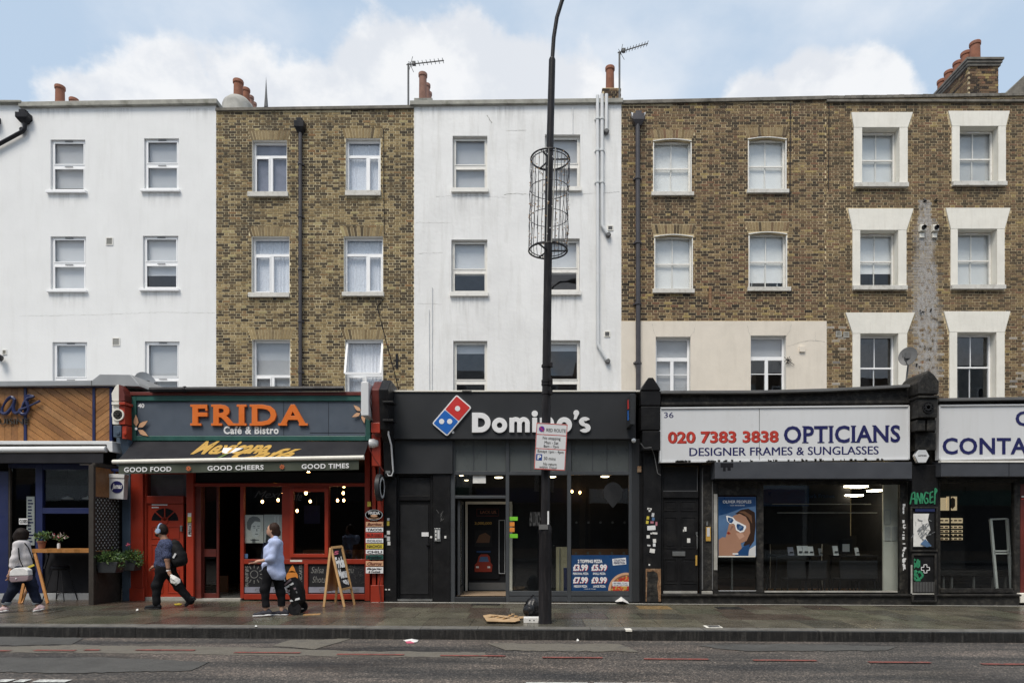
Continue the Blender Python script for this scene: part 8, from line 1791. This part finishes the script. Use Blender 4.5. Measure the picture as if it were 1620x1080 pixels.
g=sdf_surface([(j(262,864),j(260.5,893),.152,.162),(j(262,864,-.12),j(261,892,-.10),.11,.14),(j(260,864,.12),j(261,892,.10),.11,.14),(j(257,872),j(256,893),.12,.13),(sL,sR,.085,.085),(sL,sL*.25+eL*.75,.085,.082),(sR,sR*.3+eR*.7,.082,.075)],.0125,k=.04,wrinkle=.0038,cuts=[(j(262,900),(0,0,-1))]); pol=obj('polo_shirt',g,M['polo'],t,smooth=True)
g=sdf_surface([(j(260,856,-.04),j(265,858,-.05),.04,.04),(j(260,856,.04),j(265,858,.05),.04,.04)],.0125,k=.02); obj('collar',g,M['blind_pale'],t,smooth=True)
g=sdf_surface([(hL,hR,.155,.155),(j(261,893,-.06),j(261,893,.06),.145,.145),(hL,kL,.125,.09),(kL,aL+(0,0,.02),.085,.068),(hR,kR,.125,.09),(kR,aR,.085,.066)],.0125,k=.045,wrinkle=.0038,seed=9,cuts=[(j(262,892),(0,0,1))]); obj('trousers',g,M['trouser_black'],t,smooth=True)
shoe(t,j(252,965,-.12)*(1,1,0)+(0,0,foot+.004),j(228.5,965,-.13)*(1,1,0)+(0,0,foot+.002),'print_black','print_black'); 
he,to=j(308,949,.10),j(293.5,963,.09); to[2]=foot+.015; shoe(t,he,to,'print_black','print_black')
g=MB(); c=wL+np.array((.0,0,-.0)); g.lathe([(.038,-.01),(.038,.012)],tuple(c),14); obj('wristband',g,M['print_white'],t); g=MB(); g.lathe([(.04,-.008),(.04,.008)],tuple(wL+(-.003,0,.035)),14); obj('watch_strap',g,M['print_black'],t)
t2=thing('backpack','bulging black backpack on the striding man','backpack',tuple(j(281,893)))
g=sdf_surface([(j(277,861,-.11),j(284,884,-.13),.10,.14),(j(277,861,.09),j(284,884,.11),.10,.14),(j(275,866),j(278,886),.13,.14),(j(290,876,-.08),j(290,886,-.08),.055,.08),(j(290,876,.06),j(290,886,.06),.055,.08)],.012,k=.025,wrinkle=.005,seed=1); obj('pack',g,M['backpack'],t2,smooth=True)
g=MB(); g.bar(j(274,882,-.275),j(278,875,-.27),.035,.01); obj('reflective_tab',g,M['blind_grey'],t2)
g=MB(); g.tube([j(272,857,-.15),j(262,860,-.20),j(258,868,-.21),j(264,884,-.22),j(273,889,-.17)],.016,6); obj('strap',g,M['backpack'],t2,smooth=True)
c=pm; t2=thing('paper_bag','crumpled white carrier bag held by the striding man','bag',tuple(c+(.08,0,-.2)))
g=MB(); rr=random.Random(8); ax_=Vector((.62,0,-.72)).normalized(); sd_=Vector((0,1,0)); up_=ax_.cross(sd_); vs=[]; prof=[(.0,.022,.02),(.035,.03,.03),(.07,.055,.05),(.14,.082,.06),(.2,.078,.055),(.235,.06,.03)]
for h_,ra,rb_ in prof:
    for i in range(9): a=6.283*i/9; vs.append(Vector(pm)+ax_*(h_+rr.uniform(-.012,.012))+up_*(math.cos(a)*ra*rr.uniform(.75,1.2))+sd_*(math.sin(a)*rb_*rr.uniform(.75,1.2)))
g.add(vs,[(i*9+k_,i*9+(k_+1)%9,(i+1)*9+(k_+1)%9,(i+1)*9+k_) for i in range(5) for k_ in range(9)]+[tuple(range(8,-1,-1)),tuple(range(45,54))]); obj('bag',g,M['paper'],t2)
# ---- woman in the grey jumper
Y0=12.1; foot=gz(X(35,Y0)); t=thing('person','woman in a grey jumper and rolled dark jeans walking away past the navy restaurant front','person',(X(35,Y0),Y0,foot))
j=lambda px,py,dy=0.: J(px,py,Y0,dy)
hd=j(33,846); hL,hR=j(29,901,-.07),j(42,901,.07); kL,kR=j(22,930,-.10),j(51,929,.06); aL,aR=j(7,958,-.12),j(60.5,958,.05)
sL,sR=j(28,862,-.12),j(41,862,.12); eL,wL=j(23,885,-.17),j(16.5,904,-.18); pm=j(14.5,911,-.18); eR,wR=j(43,884,.20),j(41,900,.24)
mb=sdf_surface([(hd,(.088,.09,.112)),(hd+(-.05,.03,-.05),(.05,.055,.06)),(hd+(-.09,.02,-.02),hd+(-.085,.02,-.035),.012,.014),(hd+(.01,0,-.08),j(34,859),.05,.055),(sL,sR,.06,.06),(j(35,866),j(35,893),.10,.11),(hL,hR,.11,.11),
  (hL,kL,.085,.06),(kL,aL,.055,.038),(hR,kR,.085,.06),(kR,aR,.055,.038),(sL,eL,.05,.04),(eL,wL,.038,.027),(wL,pm,.026,.028),(sR,eR,.05,.04),(eR,wR,.038,.026),(aR,aR+(.02,0,-.03),.036,.034)],.0125,k=.024)
fingers(mb,wL,pm,(-.15,0,-1),(0,1,0),.07,.35,down=(-1,0,0)); obj('body',mb,M['skin'],t,smooth=True)
g=sdf_surface([(hd+(.02,-.01,.02),(.115,.112,.115)),(hd+(.03,-.02,-.045),(.10,.10,.07)),(hd+(-.045,-.04,-.03),(.055,.06,.075))],.0125,k=.04,wrinkle=.003,seed=3,cuts=[(hd+(-.085,.03,0),(-1,.6,-.2))]); obj('hair',g,M['hair'],t,smooth=True)
g=sdf_surface([(j(30,864),j(30,892),.095,.10),(j(35,863,-.02),j(35,892,-.02),.12,.125),(j(39,864),j(41,890),.095,.105),(sL,sR,.07,.07),(sL,eL,.066,.062),(eL,eL*.55+wL*.45,.064,.056),(sR,eR,.064,.058),(eR,wR,.055,.045)],.0125,k=.045,wrinkle=.005,seed=7,cuts=[(j(36,899),(.12,0,-1))]); obj('jumper',g,M['jumper_grey'],t,smooth=True)
g=MB(); g.bar(j(40,899,-.135),j(54,893,-.11),.035,.02); obj('yellow_hem',g,M['sticker_yellow'],t)
g=sdf_surface([(hL,hR,.13,.13),(hL,kL,.115,.088),(kL,aL+(.03,0,.09),.086,.075),(hR,kR,.115,.088),(kR,aR+(-.02,0,.09),.086,.075)],.0125,k=.04,wrinkle=.0038,seed=6,cuts=[(j(36,894),(0,0,1))]); obj('jeans',g,M['denim'],t,smooth=True)
for a,kx in ((aL,kL),(aR,kR)):
    d=(kx-a)/np.linalg.norm(kx-a); g=sdf_surface([(a+d*.035,a+d*.105,.072,.079)],.0125,cuts=[(a+d*.035,-d),(a+d*.105,d)]); obj('rolled_cuff',g,M['denim_cuff'],t,smooth=True)
shoe(t,j(11,972,-.12)*(1,1,0)+(0,0,foot+.03),j(-6,975,-.15)*(1,1,0)+(0,0,foot+.006),'trainer_pink','trainer_sole',w_=.042); shoe(t,j(68,973,.05)*(1,1,0)+(0,0,foot+.035),j(52,975,-.02)*(1,1,0)+(0,0,foot+.006),'trainer_pink','trainer_sole',w_=.042)
t2=thing('shoulder_bag','two-tone white and mauve shoulder bag hanging behind the woman in the grey jumper','handbag',tuple(j(29,920,-.2)))
g=MB(); A=[(16,900),(27,897),(42,900),(44,908)]; y0=Y0-.27
g.prism([(X(p,y0),Z(q_,y0)) for p,q_ in ((15,903),(22,898),(36,897),(43.5,901),(44.5,910),(14,911))],y0,y0+.12); obj('flap',g,M['bag_white'],t2,bevel=.015)
g=MB(); g.prism([(X(p,y0),Z(q_,y0)) for p,q_ in ((14,911.3),(44.5,910.3),(44,917),(40,919),(17,921),(14,918))],y0+.002,y0+.12); obj('base',g,M['bag_mauve'],t2,bevel=.015)
g=MB(); g.lathe([(.012,0),(.012,-.01),(0,-.012)],(X(25.5,y0),y0,Z(914.5,y0)),10,ax='y'); obj('clasp',g,M['print_white'],t2)
g=MB(); g.tube([j(38,857,-.06),j(45,866,-.15),j(51,882,-.17),j(53,890,-.12)],.011,6); g.tube([j(29,866,-.17),j(31,884,-.18),j(37,898,-.20)],.009,6); obj('strap',g,M['backpack'],t2,smooth=True)
# someone sitting inside the cafe, and the opticians' customer, are only dim shapes in the photograph
# ================================================================ the other side of the street (behind the photographer, seen in the glass)
simple('terrace_brick',(.17,.12,.08),rough=.9,var=.3,scale=6,grime=.5,gcol=(.07,.055,.045),gscale=1.5); simple('terrace_white',(.5,.5,.48),rough=.8,var=.08,grime=.3,gcol=(.3,.3,.28))
mb=MB(); plane(mb,-40,40,-7.6,-4.6,RZ+.14); plane(mb,-40,40,-4.61,-4.6,RZ-.1); obj('pavement_opposite',mb,M['joint_dirt'],kind='structure')
x=-33.; k=0; YO=-7.6
while x<33:
    wd=(5.6,6.2,5.2,7.0)[k%4]; ht=(12.2,11.4,12.8,11.9)[(k*3)%4]; m='terrace_white' if k%3==1 else 'terrace_brick'; z0=gz(x)+RZ+.14
    t=thing('terraced_house','%s house across the road, %s from the west, only reflected in glass'%(('brown brick','white painted','dark brick')[k%3],'first second third fourth fifth sixth seventh eighth ninth tenth eleventh twelfth'.split()[min(k,11)]),'house',(x+wd/2,YO-4,z0))
    g=MB(); g.box(x+.005,x+wd-.005,YO-9,YO-.001,z0-.3,z0+ht); obj('wall',g,M[m],t)
    for r_ in range(3):
        for c_ in range(2):
            xc=x+wd*(.28+.44*c_); zc=z0+4.6+r_*2.55; g=MB(); g.box(xc-.5,xc+.5,YO-.02,YO+.05,zc,zc+.08); g.box(xc-.5,xc+.5,YO-.02,YO+.05,zc+1.5,zc+1.58); g.box(xc-.5,xc-.42,YO-.02,YO+.05,zc+.08,zc+1.5); g.box(xc+.42,xc+.5,YO-.02,YO+.05,zc+.08,zc+1.5); g.box(xc-.42,xc+.42,YO-.01,YO+.04,zc+.75,zc+.81); wo=obj('window',g,M['upvc'],t); g=MB(); g.box(xc-.42,xc+.42,YO+.005,YO+.015,zc+.08,zc+1.5); obj('pane',g,M['charcoal'],wo)
    P2=MB(); P2.box(x+.2,x+wd-.2,YO+.01,YO+.12,z0+3.0,z0+3.8); obj('fascia',P2,M[('navy','sign_white','red_dark','charcoal','green_paint')[k%5]],t)
    P2=MB(); P2.box(x+.3,x+wd-.3,YO+.01,YO+.06,z0+.5,z0+2.95); obj('shop_window',P2,M['black_paint'],t); P2=MB(); P2.box(x-.0,x+.18,YO+.01,YO+.2,z0,z0+3.9); obj('pilaster',P2,M['black_paint'],t)
    x+=wd; k+=1
